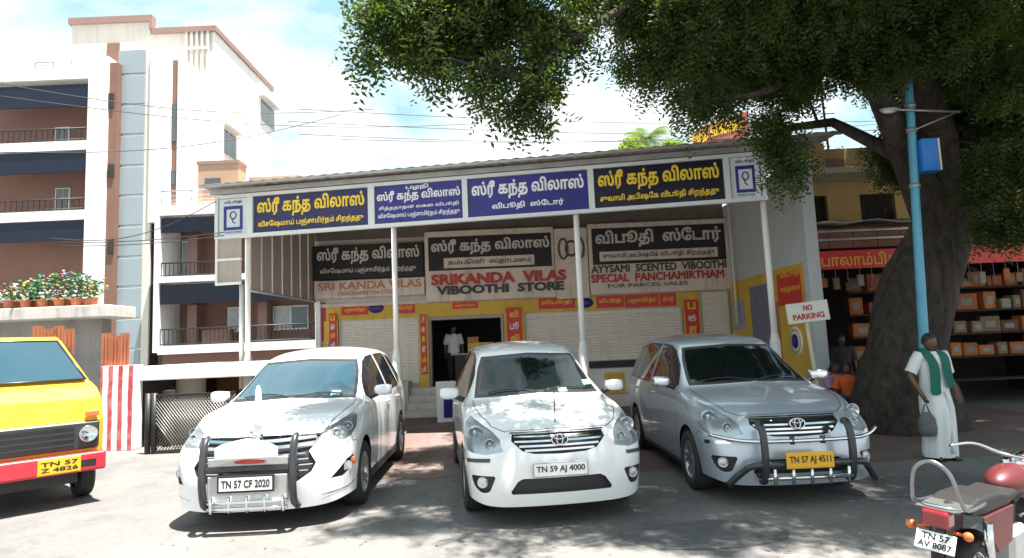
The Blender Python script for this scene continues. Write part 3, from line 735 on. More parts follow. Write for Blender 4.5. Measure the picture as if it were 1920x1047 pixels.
def emblem_panel(a, b, lab):
    m_pale = mat('pale_blue_white', (.60, .66, .70), .4)
    t, s0, s1 = fsign(a, b, m_pale, lab, [])
    w = s1 - s0; h = ZH - .165; z0 = Z0 + .085; c = (s0 + s1) / 2
    mb = MB(); fw = w * .32
    cbox(mb, c - fw, c + fw, z0 + h * .12, z0 + h * .20, .021, .030); cbox(mb, c - fw, c - fw + w * .09, z0 + h * .201, z0 + h * .70, .021, .030); cbox(mb, c + fw - w * .09, c + fw, z0 + h * .201, z0 + h * .70, .021, .030); cbox(mb, c - fw, c + fw, z0 + h * .701, z0 + h * .79, .021, .030)
    build_each(mb, 'emblem_frame', m_blue, t, world=True)
    mb = MB(); n = 16
    mb.tube([cp(c + math.cos(2 * math.pi * k / n) * w * .10, z0 + h * .53 + math.sin(2 * math.pi * k / n) * h * .10, .026) for k in range(n)], .012, 6, closed=True)
    mb.tube([cp(c - w * .04, z0 + h * .42, .026), cp(c - w * .01, z0 + h * .34, .026), cp(c + w * .07, z0 + h * .30, .026)], .011, 6)
    build_each(mb, 'portrait_mark', m_blued, t, world=True)
    text('விபூதி', m_blued, cp(s0 + w * .2, z0 + h * .84, .02), CU, UP, w * .6, h * .11, t, bold=.02)
    text('TRADE MARK', m_blue, cp(s0 + w * .2, z0 + h * .03, .02), CU, UP, w * .6, h * .06, t, bold=.01)
emblem_panel(411, 466, 'white panel with a blue framed portrait emblem at the left end of the fascia')
emblem_panel(1375, 1432, 'white panel with a blue framed portrait emblem at the right end of the fascia')

# ================================================================== SHOP BUILDING (facade plane Y = 17)
shop = thing('shop_building', 'row of shuttered shops with yellow and red trim under the long canopy', 'shop', (0, YF, 0))
def sp_(mb, name, m, parent=None, **k): return mb.build(name, m, parent or shop, world=True, **k)
fx = lambda px, py=620: at(px, py, YF).x
fz = lambda py, px=960: at(px, py, YF).z
xl, xr = fx(592), 5.9
D0 = fx(805, 650), fx(945, 650); zd1 = fz(592, 875); zd0 = fz(722, 840)
# wall: built as pieces around the door
mb = MB(); mb.box(xl, D0[0], YF, YF + .25, 0, zd1); mb.box(D0[1], xr, YF, YF + .25, 0, zd1); mb.box(xl, xr, YF, YF + .25, zd1 + .001, fz(440, 900))
build_each(mb, 'wall', m_cream, shop, world=True)
mb = MB(); mb.box(xl, xr, YF, YF + .25, fz(440, 900) + .001, 5.5); sp_(mb, 'upper_wall', mat('painted_shade_brown', (.16, .13, .11), .9, 0, .15, 2))  # shade under the canopy roof put into the wall colour
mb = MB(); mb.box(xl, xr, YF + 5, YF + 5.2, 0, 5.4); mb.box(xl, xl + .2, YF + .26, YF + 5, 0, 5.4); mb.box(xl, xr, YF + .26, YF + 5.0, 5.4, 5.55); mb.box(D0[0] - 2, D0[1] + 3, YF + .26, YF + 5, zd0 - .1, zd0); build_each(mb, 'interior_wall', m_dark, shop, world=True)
# plaster ledge under the boards
mb = MB(); mb.box(xl, fx(1372, 540), YF - .10, YF - .002, fz(566, 880), fz(560, 880)); sp_(mb, 'ledge', m_beige)
# yellow / red header strip
mb = MB()
mb.box(fx(612, 580), fx(1312, 560), YF - .05, YF - .003, zd1 + .002, fz(566, 880) - .002); sp_(mb, 'header_board', m_yel)
reds = [(640, 690, 572, 591), (742, 778, 567, 588), (1010, 1078, 556, 579), (1118, 1170, 553, 577), (1172, 1235, 551, 576), (1237, 1268, 549, 574), (848, 896, 567, 579)]
for a, b, c, d in reds:
    mb = MB(); q = B(a, c, b, d, YF - .06, .008); mb.box(*q); t_ = sp_(mb, 'label_panel', m_red)
    text('விபூதி' if a % 4 else 'பஞ்சாமிர்தம்', m_tyel, (q[0] + .08, q[2], q[4] + (q[5] - q[4]) * .25), (1, 0, 0), (0, 0, 1), q[1] - q[0] - .16, (q[5] - q[4]) * .5, t_, bold=.02, depth=.004)
for px, py in ((705, 578), (1098, 568)):
    c = at(px, py, YF - .06); mb = MB(); mb.lathe([(.001, .012), (.16, .012), (.17, 0)], Matrix.Translation(c) @ Matrix.Rotation(R(90), 4, 'X') @ Matrix.Diagonal((1.25, .8, 1, 1)), 20); sp_(mb, 'round_badge', m_blue)
# pilasters with red vertical boards and lettering
def pil(a, b, ra, rb, rc, rd, txt):
    mb = MB(); mb.box(fx(a), fx(b), YF - .12, YF - .004, 0, zd1 + .0); p = sp_(mb, 'pilaster', m_yel)
    q = B(ra, rc, rb, rd, YF - .135, .014); mb = MB(); mb.box(*q); r = sp_(mb, 'vertical_board', m_red, p)
    zz = q[5]; n = len(txt)
    for k, ch in enumerate(txt):
        hh = (q[5] - q[4]) / n; text(ch, m_twht if k % 2 else m_tyel, (q[0] + (q[1] - q[0]) * .22, q[2], q[5] - hh * (k + .8)), (1, 0, 0), (0, 0, 1), (q[1] - q[0]) * .56, hh * .6, r, bold=.03, depth=.004)
pil(610, 636, 617, 631, 588, 655, ['ப', 'ழ', 'நி', 'வி'])
pil(786, 804, 789, 800, 590, 702, ['ச', 'ந்', 'த', 'ன', 'ம்', 'பூ'])
pil(946, 984, 950, 979, 577, 645, ['வி', 'பூ', 'தி'])
pil(1281, 1314, 1285, 1311, 562, 630, ['ப', 'ஞ்', 'சா'])
mb = MB(); mb.box(fx(597), fx(604), YF - .15, YF - .05, 0, fz(566, 600)); sp_(mb, 'corner_post', m_white)
mb = MB(); mb.box(fx(604) + .002, fx(611), YF - .04, YF - .004, fz(640, 600), fz(568, 600)); sp_(mb, 'magenta_board', m_mag)
# shutters with individual slats
def shutter(a, b, top, bot, lab=None):
    x0, x1 = fx(a), fx(b); z1 = fz(top, (a + b) / 2); z0 = fz(bot, (a + b) / 2)
    r = None
    mb = MB(); mb.box(x0, x1, YF - .02, YF - .0025, z0, z1); r = sp_(mb, 'shutter', m_shut)
    mb = MB(); h = .075; n = int((z1 - z0 - .1) / h)
    me = None
    for k in range(n):
        z = z0 + .08 + k * h
        if me is None:
            q = MB(); q.prism([(0, -.021, 0), (0, -.034, .02), (0, -.034, .05), (0, -.021, .072)], (x1 - x0, 0, 0)); o = q.build('slat', m_shut); me = o.data
        else:
            o = bpy.data.objects.new('slat', me); C.objects.link(o)
        o.parent = r; o.location = (x0 - 0, YF, z) if False else (x0 - wmat(r).translation.x, YF - wmat(r).translation.y, z - wmat(r).translation.z)
    mb = MB(); mb.box(x0, x1, YF - .06, YF - .02, z0, z0 + .07); sp_(mb, 'bottom_bar', m_shut, r)
    mb = MB(); mb.box(x0 - .04, x0, YF - .07, YF - .005, z0, z1); mb.box(x1, x1 + .04, YF - .07, YF - .005, z0, z1); build_each(mb, 'guide_rail', m_steel, r, world=True)
    return r
shutter(640, 784, 594, 722); shutter(988, 1277, 584, 676); shutter(1318, 1368, 548, 690)
# counter under the wide shutter
mb = MB(); q = B(988, 678, 1277, 690, YF - .35, .34); mb.box(*q); sp_(mb, 'counter_top', m_blk)
mb = MB(); mb.box(fx(988), fx(1277), YF - .28, YF - .01, 0, q[4] - .002); sp_(mb, 'counter_front', m_white)
mb = MB(); qq = B(1135, 698, 1172, 752, YF - .32, .03); mb.box(*qq); o = sp_(mb, 'painted_panel', m_yel)
mb = MB(); c = at(1155, 722, YF - .33); mb.ell(c, .13, .02, .17, 14, 8); sp_(mb, 'red_motif', m_red, o)
# door surround, things inside
mb = MB(); w_ = .06
mb.box(D0[0], D0[0] + w_, YF - .05, YF + .2, zd0, zd1 - .002); mb.box(D0[1] - w_, D0[1], YF - .05, YF + .2, zd0, zd1 - .002); mb.box(D0[0] + w_ + .001, D0[1] - w_ - .001, YF - .05, YF + .2, zd1 - .09, zd1 - .003); build_each(mb, 'door_frame', m_clad, shop, world=True)
# steps
zs = zd0 - .02; m_stepm = mat('pale_stone', (.55, .53, .49), .8, 0, .12, 3, dirt=.3)
for k in range(4):
    z1 = zs * (4 - k) / 4; y1 = YF - .14 - .30 * k
    mb = MB(); mb.box(fx(772) + .0, fx(985), y1 - .30 - .001, y1, 0, z1 - .001 * k); sp_(mb, 'step', m_stepm, bevel=.01)
mb = MB(); mb.box(xl, fx(772) - .01, YF - .75, YF - .12, 0, fz(716, 700)); mb.box(fx(985) + .01, xr - .05, YF - .75, YF - .36, 0, .32); build_each(mb, 'plinth', m_stepm, shop, world=True, bevel=.01)

# ---------------------------------------------------------------- name boards above
def fboard(a, c, b, d, frame, lab, inner, lines, Y=YF - .25, name='sign_board', th=.14):
    q = B(a, c, b, d, Y, th); t = thing(name, lab, 'sign', (q[0], Y, q[4]))
    mb = MB(); mb.box(*q); mb.build('board', frame, t, world=True, bevel=.01)
    for qi, (ia, ic, ib, id_, m_) in enumerate(inner):
        r = B(ia, ic, ib, id_, Y - .012 - .012 * qi, .011); mb = MB(); mb.box(*r); mb.build('panel', m_, t, world=True)
    for (txt, m_, ia, ic, ib, id_, bold) in lines:
        r = B(ia, ic, ib, id_, Y - .013 - .012 * max(0, len(inner) - 1), .01); text(txt, m_, (r[0], r[2], r[4]), (1, 0, 0), (0, 0, 1), r[1] - r[0], r[5] - r[4], t, bold=bold, depth=.005)
    return t
fboard(584, 458, 794, 522, m_blk, 'black name board with grey Tamil lettering above the left shutter', [], [(KV, m_tgry, 594, 462, 786, 494, .03), ('விசேஷமாய் பஞ்சாமிர்தம் சிறந்தது', m_tgry, 600, 500, 780, 513, .02)])
fboard(589, 524, 796, 557, m_beige, 'beige strip with faded red SRI KANDA VILAS lettering left of the second post', [], [('SRI KANDA VILAS', m_tbr, 596, 527, 790, 542, .02), ('PANCHAMIRTHA STORE', m_tbr, 634, 545, 745, 553, .01)])
fboard(797, 430, 1040, 562, m_beige, 'beige and black board reading SRIKANDA VILAS VIBOOTHI STORE', [(803, 441, 1034, 504, m_blk), (832, 481, 1002, 500, m_beige)],
       [(KV, m_tgry, 808, 446, 1030, 476, .035), ('கம்பெனி  ஸ்தாபனம்', m_tblk, 840, 484, 996, 497, .02), ('SRIKANDA  VILAS', m_tred, 808, 510, 1062, 531, .05), ('VIBOOTHI  STORE', m_tblk, 818, 532, 1058, 549, .05)])
t = fboard(1041, 428, 1103, 560, m_beige, 'beige board with dark twin crest emblem in the middle of the boards', [], [])
mb = MB(); c0 = at(1071, 466, YF - .262)
for dx_ in (-.22, .22):
    mb.tube([c0 + Vector((dx_ + .12 * math.cos(a), 0, .28 * math.sin(a))) for a in [2 * math.pi * k / 16 for k in range(16)]], .03, 6, closed=True)
mb.tube([c0 + Vector((.15 * math.cos(a), 0, .2 * math.sin(a))) for a in [2 * math.pi * k / 16 for k in range(16)]], .035, 6, closed=True)
build_each(mb, 'crest', mat('crest_brown', (.10, .075, .065), .5), t, world=True)
fboard(1104, 415, 1368, 548, m_beige, 'beige and black board reading special panchamirtham at the right end', [(1110, 424, 1360, 492, m_blk), (1124, 468, 1346, 486, m_beige)],
       [('விபூதி  ஸ்ேடார்', m_tgry, 1116, 428, 1352, 462, .035), ('சுவாமி அபிஷேக விபூதி சிறந்தது', m_tblk, 1130, 471, 1340, 483, .02), ('AYYSAMI  SCENTED  VIBOOTHI', m_tblk, 1108, 493, 1362, 508, .03),
        ('SPECIAL  PANCHAMIRTHAM', m_tred, 1108, 510, 1358, 526, .04), ('FOR PARCEL SALES', m_tblk, 1140, 530, 1290, 537, .01)])

# things in the doorway
def crate_stack(loc, m_, lab, sx=.5, sy=.35, sz=.25):
    t = thing('carton', lab, 'box', loc); mb = MB(); mb.box(-sx / 2, sx / 2, -sy / 2, sy / 2, 0, sz); mb.build('box_body', m_, t, bevel=.008)
    mb = MB(); mb.box(-sx / 2 - .002, sx / 2 + .002, -.03, .03, sz, sz + .003); mb.build('tape', m_beige, t); return t
dc = thing('display_counter', 'dark display counter just inside the open shop doorway', 'counter', (fx(900), YF + .6, zd0))
mb = MB(); mb.box(-.75, .75, -.25, .25, 0, .78); mb.build('cabinet', m_blk, dc, bevel=.01); mb = MB(); mb.box(-.8, .8, -.3, .3, .78, .82); mb.build('top', m_clad, dc)
crate_stack((fx(898), YF + .55, zd0 + .82), m_yel, 'yellow carton on the display counter in the doorway', .7, .3, .28)
crate_stack((fx(930), YF + .5, zd0 + .82), m_red, 'red carton at the right end of the display counter', .34, .3, .22)
crate_stack((fx(884), YF + .55, zd0 + 1.10), m_orange, 'small orange carton on top of the yellow carton', .3, .25, .16)
# A-board by the steps
ab = thing('folding_sign', 'small white folding sign with blue panel standing by the shop steps', 'sign', (at(838, 740, 14.6).x, 14.6, 0), R(14))
for sg in (1, -1):
    mb = MB(); M3 = Matrix.Rotation(R(9) * sg, 3, 'X'); mb.obox((0, -.13 * sg * 1.0, .46), (.46, .025, .92), M3); o = mb.build('sign_leaf', m_white, ab, bevel=.006)
    if sg > 0:
        mb = MB(); mb.obox((0, -.147, .40), (.20, .008, .6), M3); mb.build('blue_panel', m_blue, o)
        mb = MB(); mb.obox((0, -.105, .78), (.34, .01, .10), M3); mb.build('heading_band', m_blued, o)

# ================================================================== RIGHT WING: side wall at x = 5.9 facing left
XW = 5.9; Ofs = Vector((XW, 0, 0)); Nx = Vector((-1, 0, 0))
def wy(px, py): return onplane(px, py, Ofs, Nx).y
def wzz(px, py): return onplane(px, py, Ofs, Nx).z
Yend = wy(1513, 480)
wing = thing('side_wing_building', 'pale grey side wall with yellow and red painted boards right of the canopy', 'building', (XW, 15, 0))
ztop = wzz(1500, 292)
mb = MB(); mb.box(XW, XW + .25, Yend, YF + 2, 0, ztop); mb.build('wall', mat('pale_grey_paint', (.52, .56, .57), .8, 0, .05, 1, dirt=.3, streak=True, dirtcol=(.33, .33, .31)), wing, world=True)
def wboard(px0, px1, ztA, zbA, m_, name, off=.02, parent=None, Yab=None):
    """board on the side wall between two picture columns; heights in metres"""
    ya = wy(px0, 580) if Yab is None else Yab[0]; yb = wy(px1, 580) if Yab is None else Yab[1]
    mb = MB(); mb.box(XW - off - .012, XW - off, min(ya, yb), max(ya, yb), zbA, ztA); return mb.build(name, m_, parent or wing, world=True)
zt3 = wzz(1505, 492); 
wboard(1372, 1513, zt3, .3, m_yel, 'yellow_board', .003)
wboard(1410, 1446, zt3 - .25, 1.4, mat('slate_blue_board', (.16, .17, .26), .5, 0, .2, 6), 'slate_banner', .016)
wboard(1449, 1462, zt3 - .7, .8, m_orange, 'orange_board', .016)
rb_ = wboard(1463, 1508, zt3 - .12, wzz(1480, 572), m_red, 'red_board', .016)
wboard(1376, 1397, wzz(1386, 562), wzz(1386, 618), mat('poster_grey', (.33, .34, .40), .5, 0, .35, 9), 'portrait_poster', .016)
for py, txt in ((520, 'விபூதி'), (548, 'சந்தனம்')):
    zz = wzz(1490, py); ya, yb = wy(1466, py), wy(1504, py); text(txt, m_tyel, (XW - .029, ya, zz), (0, -1, 0), (0, 0, 1), ya - yb, .16, rb_, bold=.02, depth=.003)
c = onplane(1494, 640, Ofs, Nx)
mb = MB(); mb.lathe([(.001, .02), (.30, .02), (.31, 0)], Matrix.Translation((XW - .015, c.y, c.z)) @ Matrix.Rotation(R(-90), 4, 'Y'), 24); em = mb.build('round_emblem', mat('letter_white', (.8, .8, .8)), wing, world=True)
mb = MB(); mb.lathe([(.001, .03), (.15, .03), (.15, .02)], Matrix.Translation((XW - .015, c.y, c.z)) @ Matrix.Rotation(R(-90), 4, 'Y'), 18); mb.build('emblem_centre', m_blue, em, world=True)
mb = MB(); mb.lathe([(.22, .026), (.26, .026), (.26, .02)], Matrix.Translation((XW - .015, c.y, c.z)) @ Matrix.Rotation(R(-90), 4, 'Y'), 24); mb.build('emblem_ring', m_yel, em, world=True)
# clutter of folded cloth & pipes under the roof corner
mb = MB(); p0 = at(1380, 440, 16.0); 
for k in range(1):
    x_ = XW - .12 - .1 * k; mb.tube([(x_, 16.2 - .6 * k, 2.0 + .6 * k), (x_, 16.2 - .6 * k, 5.2)], .03, 6)
build_each(mb, 'downpipe', m_white, wing, world=True)

# ================================================================== RIGHT SHOP (yellow)
YR = 13.4
rx_ = lambda px, py=450: at(px, py, YR).x
rz_ = lambda py, px=1600: at(px, py, YR).z
ys = thing('yellow_shop_building', 'old yellow two storey shop building behind the tree trunk at right', 'shop', (7.5, YR, 0))
m_ywall = mat('yellow_plaster', (.56, .40, .17), .9, 0, .12, 1.2, bump=.2, dirt=.5, streak=True, dirtcol=(.25, .18, .10))
X0, X1 = XW + .26, rx_(2100)
zsl = rz_(325); zpar = rz_(268, 1600)
mb = MB()
w1 = (rx_(1520, 380), rx_(1587, 380)); w2 = (rx_(1652, 380), rx_(1722, 380)); w3 = (rx_(1800, 380), rx_(1880, 380)); zw0, zw1 = rz_(407), rz_(350)
Yb = YR + .8
mb.box(X0, w1[0], Yb, Yb + .2, zw0, zw1); mb.box(w1[1], w2[0], Yb, Yb + .2, zw0, zw1); mb.box(w2[1], w3[0], Yb, Yb + .2, zw0, zw1); mb.box(w3[1], X1, Yb, Yb + .2, zw0, zw1)
mb.box(X0, X1, Yb, Yb + .2, zw1 + .001, zsl - .001); mb.box(X0, X1, Yb, Yb + .2, rz_(470), zw0 - .001)
build_each(mb, 'wall', m_ywall, ys, world=True)
mb = MB(); mb.box(X0, X1, YR - .1, Yb + .5, zsl, zsl + .14); mb.build('balcony_slab', mat('pale_plaster', (.55, .48, .36), .9, 0, .1, 2, dirt=.6, streak=True), ys, world=True, bevel=.015)
mb = MB(); mb.box(X0, rx_(1545, 300), YR - .05, YR + .1, zsl + .141, zpar); mb.box(rx_(1545, 300) + .002, X1, YR, YR + .15, zsl + .141, zpar - .12); build_each(mb, 'parapet', m_ywall, ys, world=True)
mb = MB(); mb.box(rx_(1545, 300), rx_(1578, 300), YR - .1, YR - .002, rz_(314), rz_(300)); mb.build('red_ledge', m_cap, ys, world=True)
for (a, b) in (w1, w2, w3):
    mb = MB(); mb.box(a, b, Yb + .12, Yb + .16, zw0, zw1); o = mb.build('window', m_dark, ys, world=True)
    mb = MB(); n = 5
    for k in range(n): x_ = a + (b - a) * (k + .5) / n; mb.tube([(x_, Yb + .06, zw0), (x_, Yb + .06, zw1)], .012, 5)
    build_each(mb, 'window_bar', m_iron, o, world=True)
# tarpaulin shed roof
tp = thing('tarpaulin_roof', 'grey and white tarpaulin sheet sagging over the yellow shop front', 'tarpaulin', (8, YR - .6, rz_(425)))
mb = MB(); nx, ny = 30, 6; vs = []
for j in range(ny + 1):
    for i in range(nx + 1):
        x_ = X0 + .05 + (X1 - X0 - .1) * i / nx; y_ = Yb - .02 - 1.5 * j / ny; z_ = rz_(408) + .05 - .28 * j / ny + .03 * math.sin(i * 1.3) + .03 * math.sin(i * .5 + j) - .05 * math.sin(math.pi * (j / ny)) 
        vs.append((x_, y_, z_))
mb.add(vs, [(j * (nx + 1) + i, j * (nx + 1) + i + 1, (j + 1) * (nx + 1) + i + 1, (j + 1) * (nx + 1) + i) for j in range(ny) for i in range(nx)], True)
o = mb.build('sheet', mat('tarp_grey', (.42, .42, .42), .6, 0, .2, 3, dirt=.5), tp, world=True); sm_ = o.modifiers.new('s', 'SOLIDIFY'); sm_.thickness = .012
Ys = Yb - 1.35
mb = MB()
for z in (rz_(440, 1600), rz_(455, 1600)):
    mb.box(X0, X1, Ys, Ys + .04, z - .02, z + .02)
build_each(mb, 'support_rail', m_steel, tp, world=True)
# brown boards behind the rails
mb = MB(); nbd = 14
for k in range(nbd): a = X0 + (X1 - X0) * k / nbd; mb.box(a, a + (X1 - X0) / nbd - .015, Ys + .06, Ys + .09, rz_(470, 1600), rz_(434, 1600) - .01 * (k % 2))
build_each(mb, 'fascia_board', mat('red_brown_board', (.20, .08, .06), .8, 0, .2, 3), tp, world=True)
bxs = (at(1519, 485, Ys).x, at(1717, 485, Ys).x); bz_ = (at(1600, 504, Ys).z, at(1600, 470, Ys).z)
sb = thing('sign_board', 'long red sign with yellow Tamil lettering above the dark shop opening', 'sign', (bxs[0], Ys, bz_[0]))
mb = MB(); mb.box(bxs[0], bxs[1] + 2.5, Ys - .05, Ys - .001, *bz_); mb.build('board', m_red, sb, world=True)
text('பாலாம்பிகா', mat('letter_orange', (.75, .35, .04), .5), (bxs[0] + .2, Ys - .05, bz_[0] + .06), (1, 0, 0), (0, 0, 1), bxs[1] - bxs[0] - .42, (bz_[1] - bz_[0]) * .72, sb, bold=.02)
# interior box
mb = MB(); mb.box(X0, X1, YR + 3.5, YR + 3.7, 0, rz_(470)); mb.box(X0, X1, YR - .2, YR + 3.5, rz_(470), rz_(470) + .08); mb.box(X0, X0 + .1, YR - .2, YR + 3.5, 0, rz_(470) - .001); mb.box(X1 - .1, X1 + .1, YR - .2, YR + 3.49, 0, rz_(470) - .001); build_each(mb, 'interior_wall', m_dark, ys, world=True)
# shelves with hanging goods
m_good = [mat('goods_orange', (.34, .10, .015), .6, 0, .2, 6), mat('goods_brown', (.10, .05, .025), .7, 0, .2, 6), mat('goods_red', (.20, .025, .02), .6), mat('goods_tan', (.18, .12, .06), .7), mat('goods_white', (.22, .21, .18), .6)]
gname = ['orange', 'brown', 'red', 'tan', 'white']
shl = thing('display_shelf', 'dark wooden display shelves inside the right hand shop', 'shelf', (7.6, YR + .4, 0))
mb = MB()
for z in (.5, 1.0, 1.5, 2.0, 2.5): mb.box(X0 + 1.2, X1, YR + .3, YR + .8, z, z + .03)
build_each(mb, 'shelf', m_dark, shl, world=True)
rr = random.Random(3); gi = 0
places = ['lowest', 'second', 'middle', 'fourth', 'top']
for zi, z in enumerate((.5, 1.0, 1.5, 2.0, 2.5)):
    x_ = X0 + 1.3; cnt = 0
    while x_ < X1 - .5:
        w_ = rr.uniform(.22, .42); k = rr.choice([0, 0, 1, 2, 3, 4, 0]); h_ = rr.uniform(.2, .42)
        if z < 1.0 or x_ > 12: x_ += w_ + .05; continue
        rzz = rr.uniform(-.35, .35)
        t = thing('goods_packet', '%s packet on the %s shelf of the dark right hand shop' % (gname[k], places[zi]) if 0 else '%s item from the left on the %s shelf of the right hand shop, %s' % (ORD[cnt], places[zi], gname[k]), 'packet', (x_ + w_ / 2, YR + .5 + rr.uniform(-.08, .08), z + .03), rotz=rzz, group='packets on the shelves of the right hand shop')
        mb = MB(); mb.box(-w_ / 2, w_ / 2, -.12, .12, 0, h_); mb.build('packet_body', m_good[k], t, bevel=.02); mb = MB(); mb.box(-w_ / 4, w_ / 4, -.124, -.1205, h_ * .3, h_ * .7); mb.build('packet_label', m_good[4], t)
        x_ += w_ + .04; cnt += 1
hg = []
for k in range(22):
    x_ = X0 + .5 + k * .26; z_ = rz_(512) - .05 * (k % 3); 
    t = thing('hanging_packet', '%s packet from the left hanging under the red sign, small and %s' % (ORD[k], gname[(k * 3) % 5]), 'packet', (x_, YR - .1, z_ - .3), group='packets hanging under the red sign')
    mb = MB(); mb.box(-.07, .07, -.02, .02, 0, .2 + .05 * (k % 2)); mb.build('packet_body', m_good[(k * 3) % 5], t, bevel=.01); mb = MB(); mb.tube([(0, 0, .2), (0, 0, .2 + .1 + .05 * (k % 3) + .1)], .004, 4); mb.build('string', m_twht, t)

# ---------------------------------------------------------------- rooftop lettering frame and greenery beyond
rt = thing('rooftop_sign', 'yellow and red lettering sign standing on the roof behind the tree branches', 'sign', (at(1345, 270, 19).x, 19, 5.6))
mb = MB(); a = at(1290, 292, 19); b = at(1405, 292, 19); c = at(1405, 228, 19); d = at(1310, 240, 19)
mb.prism([a, b, c + Vector((0, 0, .35)), d], (0, .08, 0)); mb.build('board', mat('faded_red_board', (.36, .10, .07), .6, 0, .25, 4), rt, world=True)
text('கந்த விலாஸ்', m_tyel, tuple(a + Vector((.1, -.01, .25))), Vector((1, 0, .22)).normalized(), (0, 0, 1), (b - a).length - .25, .65, rt, bold=.03)
mb = MB()
for k in range(5): x_ = a.x + (b.x - a.x) * k / 4; mb.tube([(x_, 19.1, 5.2), (x_, 19.1, 7.2 + .1 * k)], .03, 5)
build_each(mb, 'sign_strut', m_iron, rt, world=True)
mast = thing('antenna_mast', 'thin dark antenna mast on the yellow building roof', 'antenna', (at(1552, 265, 14).x, 14, zpar - .1))
mb = MB(); mb.tube([(0, 0, 0), (-.05, 0, 2.2)], .025, 6); mb.build('mast', m_iron, mast)
for k, z in enumerate((1.0, 1.35, 1.7)): mb = MB(); mb.tube([(-.25 + .04 * k, 0, z), (.22 - .04 * k, 0, z)], .012, 5); mb.build('cross_bar', m_iron, mast)
# ================================================================== BIG TREE
def leaf_mat(name, col, tr=(.16, .26, .03), tw=.35, var=.35):
    m = bpy.data.materials.new(name); m.use_nodes = True; t = m.node_tree; N = t.nodes; K = t.links.new
    p = N['Principled BSDF']; p.inputs['Roughness'].default_value = .6; p.inputs['Specular IOR Level'].default_value = .25
    g = N.new('ShaderNodeNewGeometry'); n = N.new('ShaderNodeTexNoise'); n.inputs['Scale'].default_value = 2.2; n.inputs['Detail'].default_value = 7; n.inputs['Roughness'].default_value = .9; K(g.outputs['Position'], n.inputs['Vector'])
    r = N.new('ShaderNodeMapRange'); r.inputs[1].default_value = .3; r.inputs[2].default_value = .7; r.inputs[3].default_value = 1 - var; r.inputs[4].default_value = 1 + var; K(n.outputs['Fac'], r.inputs[0])
    mu = N.new('ShaderNodeMixRGB'); mu.blend_type = 'MULTIPLY'; mu.inputs[0].default_value = 1; mu.inputs[1].default_value = (*col, 1); K(r.outputs[0], mu.inputs[2]); K(mu.outputs[0], p.inputs['Base Color'])
    tl = N.new('ShaderNodeBsdfTranslucent'); tl.inputs[0].default_value = (*tr, 1); mx_ = N.new('ShaderNodeMixShader'); mx_.inputs[0].default_value = tw
    K(p.outputs[0], mx_.inputs[1]); K(tl.outputs[0], mx_.inputs[2]); K(mx_.outputs[0], N['Material Output'].inputs['Surface'])
    return m
def bark_mat(name, col):
    m = bpy.data.materials.new(name); m.use_nodes = True; t = m.node_tree; N = t.nodes; K = t.links.new
    p = N['Principled BSDF']; p.inputs['Roughness'].default_value = .95
    g = N.new('ShaderNodeNewGeometry'); mp_ = N.new('ShaderNodeMapping'); mp_.inputs['Scale'].default_value = (9, 9, 2.2); K(g.outputs['Position'], mp_.inputs[0])
    n = N.new('ShaderNodeTexNoise'); n.inputs['Scale'].default_value = 1; n.inputs['Detail'].default_value = 8; n.inputs['Roughness'].default_value = .7; n.inputs['Distortion'].default_value = .6; K(mp_.outputs[0], n.inputs[0])
    r = N.new('ShaderNodeValToRGB'); r.color_ramp.elements[0].position = .35; r.color_ramp.elements[0].color = (col[0] * .35, col[1] * .35, col[2] * .35, 1); r.color_ramp.elements[1].position = .68; r.color_ramp.elements[1].color = (col[0] * 1.4, col[1] * 1.4, col[2] * 1.4, 1); K(n.outputs['Fac'], r.inputs[0]); K(r.outputs[0], p.inputs['Base Color'])
    b = N.new('ShaderNodeBump'); b.inputs['Strength'].default_value = 1; b.inputs['Distance'].default_value = .05; K(n.outputs['Fac'], b.inputs['Height']); K(b.outputs[0], p.inputs['Normal'])
    return m
m_bark = bark_mat('bark', (.056, .045, .036))
def sprigs(centres, rng, leaf=.035, n_leaf=9, length=.22, droop=.55):
    """pinnate sprigs: centres (N,3) -> verts, faces (numpy)"""
    N = len(centres)
    az = rng.uniform(0, 2 * np.pi, N); el = rng.normal(-droop, .45, N)
    d = np.stack([np.cos(az) * np.cos(el), np.sin(az) * np.cos(el), np.sin(el)], 1)
    side = np.cross(d, np.array([0, 0, 1.0]) + rng.normal(0, .5, (N, 3))); side /= np.linalg.norm(side, axis=1)[:, None] + 1e-9
    up = np.cross(side, d)
    V = []
    for k in range(n_leaf):
        t = (k + .5) / n_leaf * length; sg = 1 if k % 2 else -1
        base = centres + d * t + np.array([0, 0, -1]) * (t * t * 1.2)
        s = leaf * rng.uniform(.8, 1.3, (N, 1)) * (1.15 - .5 * abs(k / n_leaf - .4))
        ax = side * sg * .85 + d * .45 + up * rng.normal(0, .35, (N, 1)); ax /= np.linalg.norm(ax, axis=1)[:, None]
        wv = np.cross(ax, up); wv /= np.linalg.norm(wv, axis=1)[:, None] + 1e-9
        V.append(np.stack([base, base + ax * s * .8 + wv * s * .36, base + ax * s * 1.9, base + ax * s * .8 - wv * s * .36], 1))
    V = np.stack(V, 1).reshape(-1, 3)
    return V
def leafobj(name, V, m, parent):
    n = len(V) // 4; me = bpy.data.meshes.new(name)
    me.vertices.add(len(V)); me.vertices.foreach_set('co', V.astype(np.float32).ravel())
    me.loops.add(n * 4); me.loops.foreach_set('vertex_index', np.arange(n * 4, dtype=np.int32))
    me.polygons.add(n); me.polygons.foreach_set('loop_start', np.arange(0, n * 4, 4, dtype=np.int32)); me.polygons.foreach_set('loop_total', np.full(n, 4, dtype=np.int32))
    me.update(calc_edges=True); me.materials.append(m); o = bpy.data.objects.new(name, me); C.objects.link(o); o.parent = parent; o['kind'] = 'stuff'; return o
TB = gnd(1697, 802); TB.z = 0
tree = thing('shade_tree', 'huge old shade tree with thick grey trunk beside the blue pole and dark spreading crown', 'tree', tuple(TB))
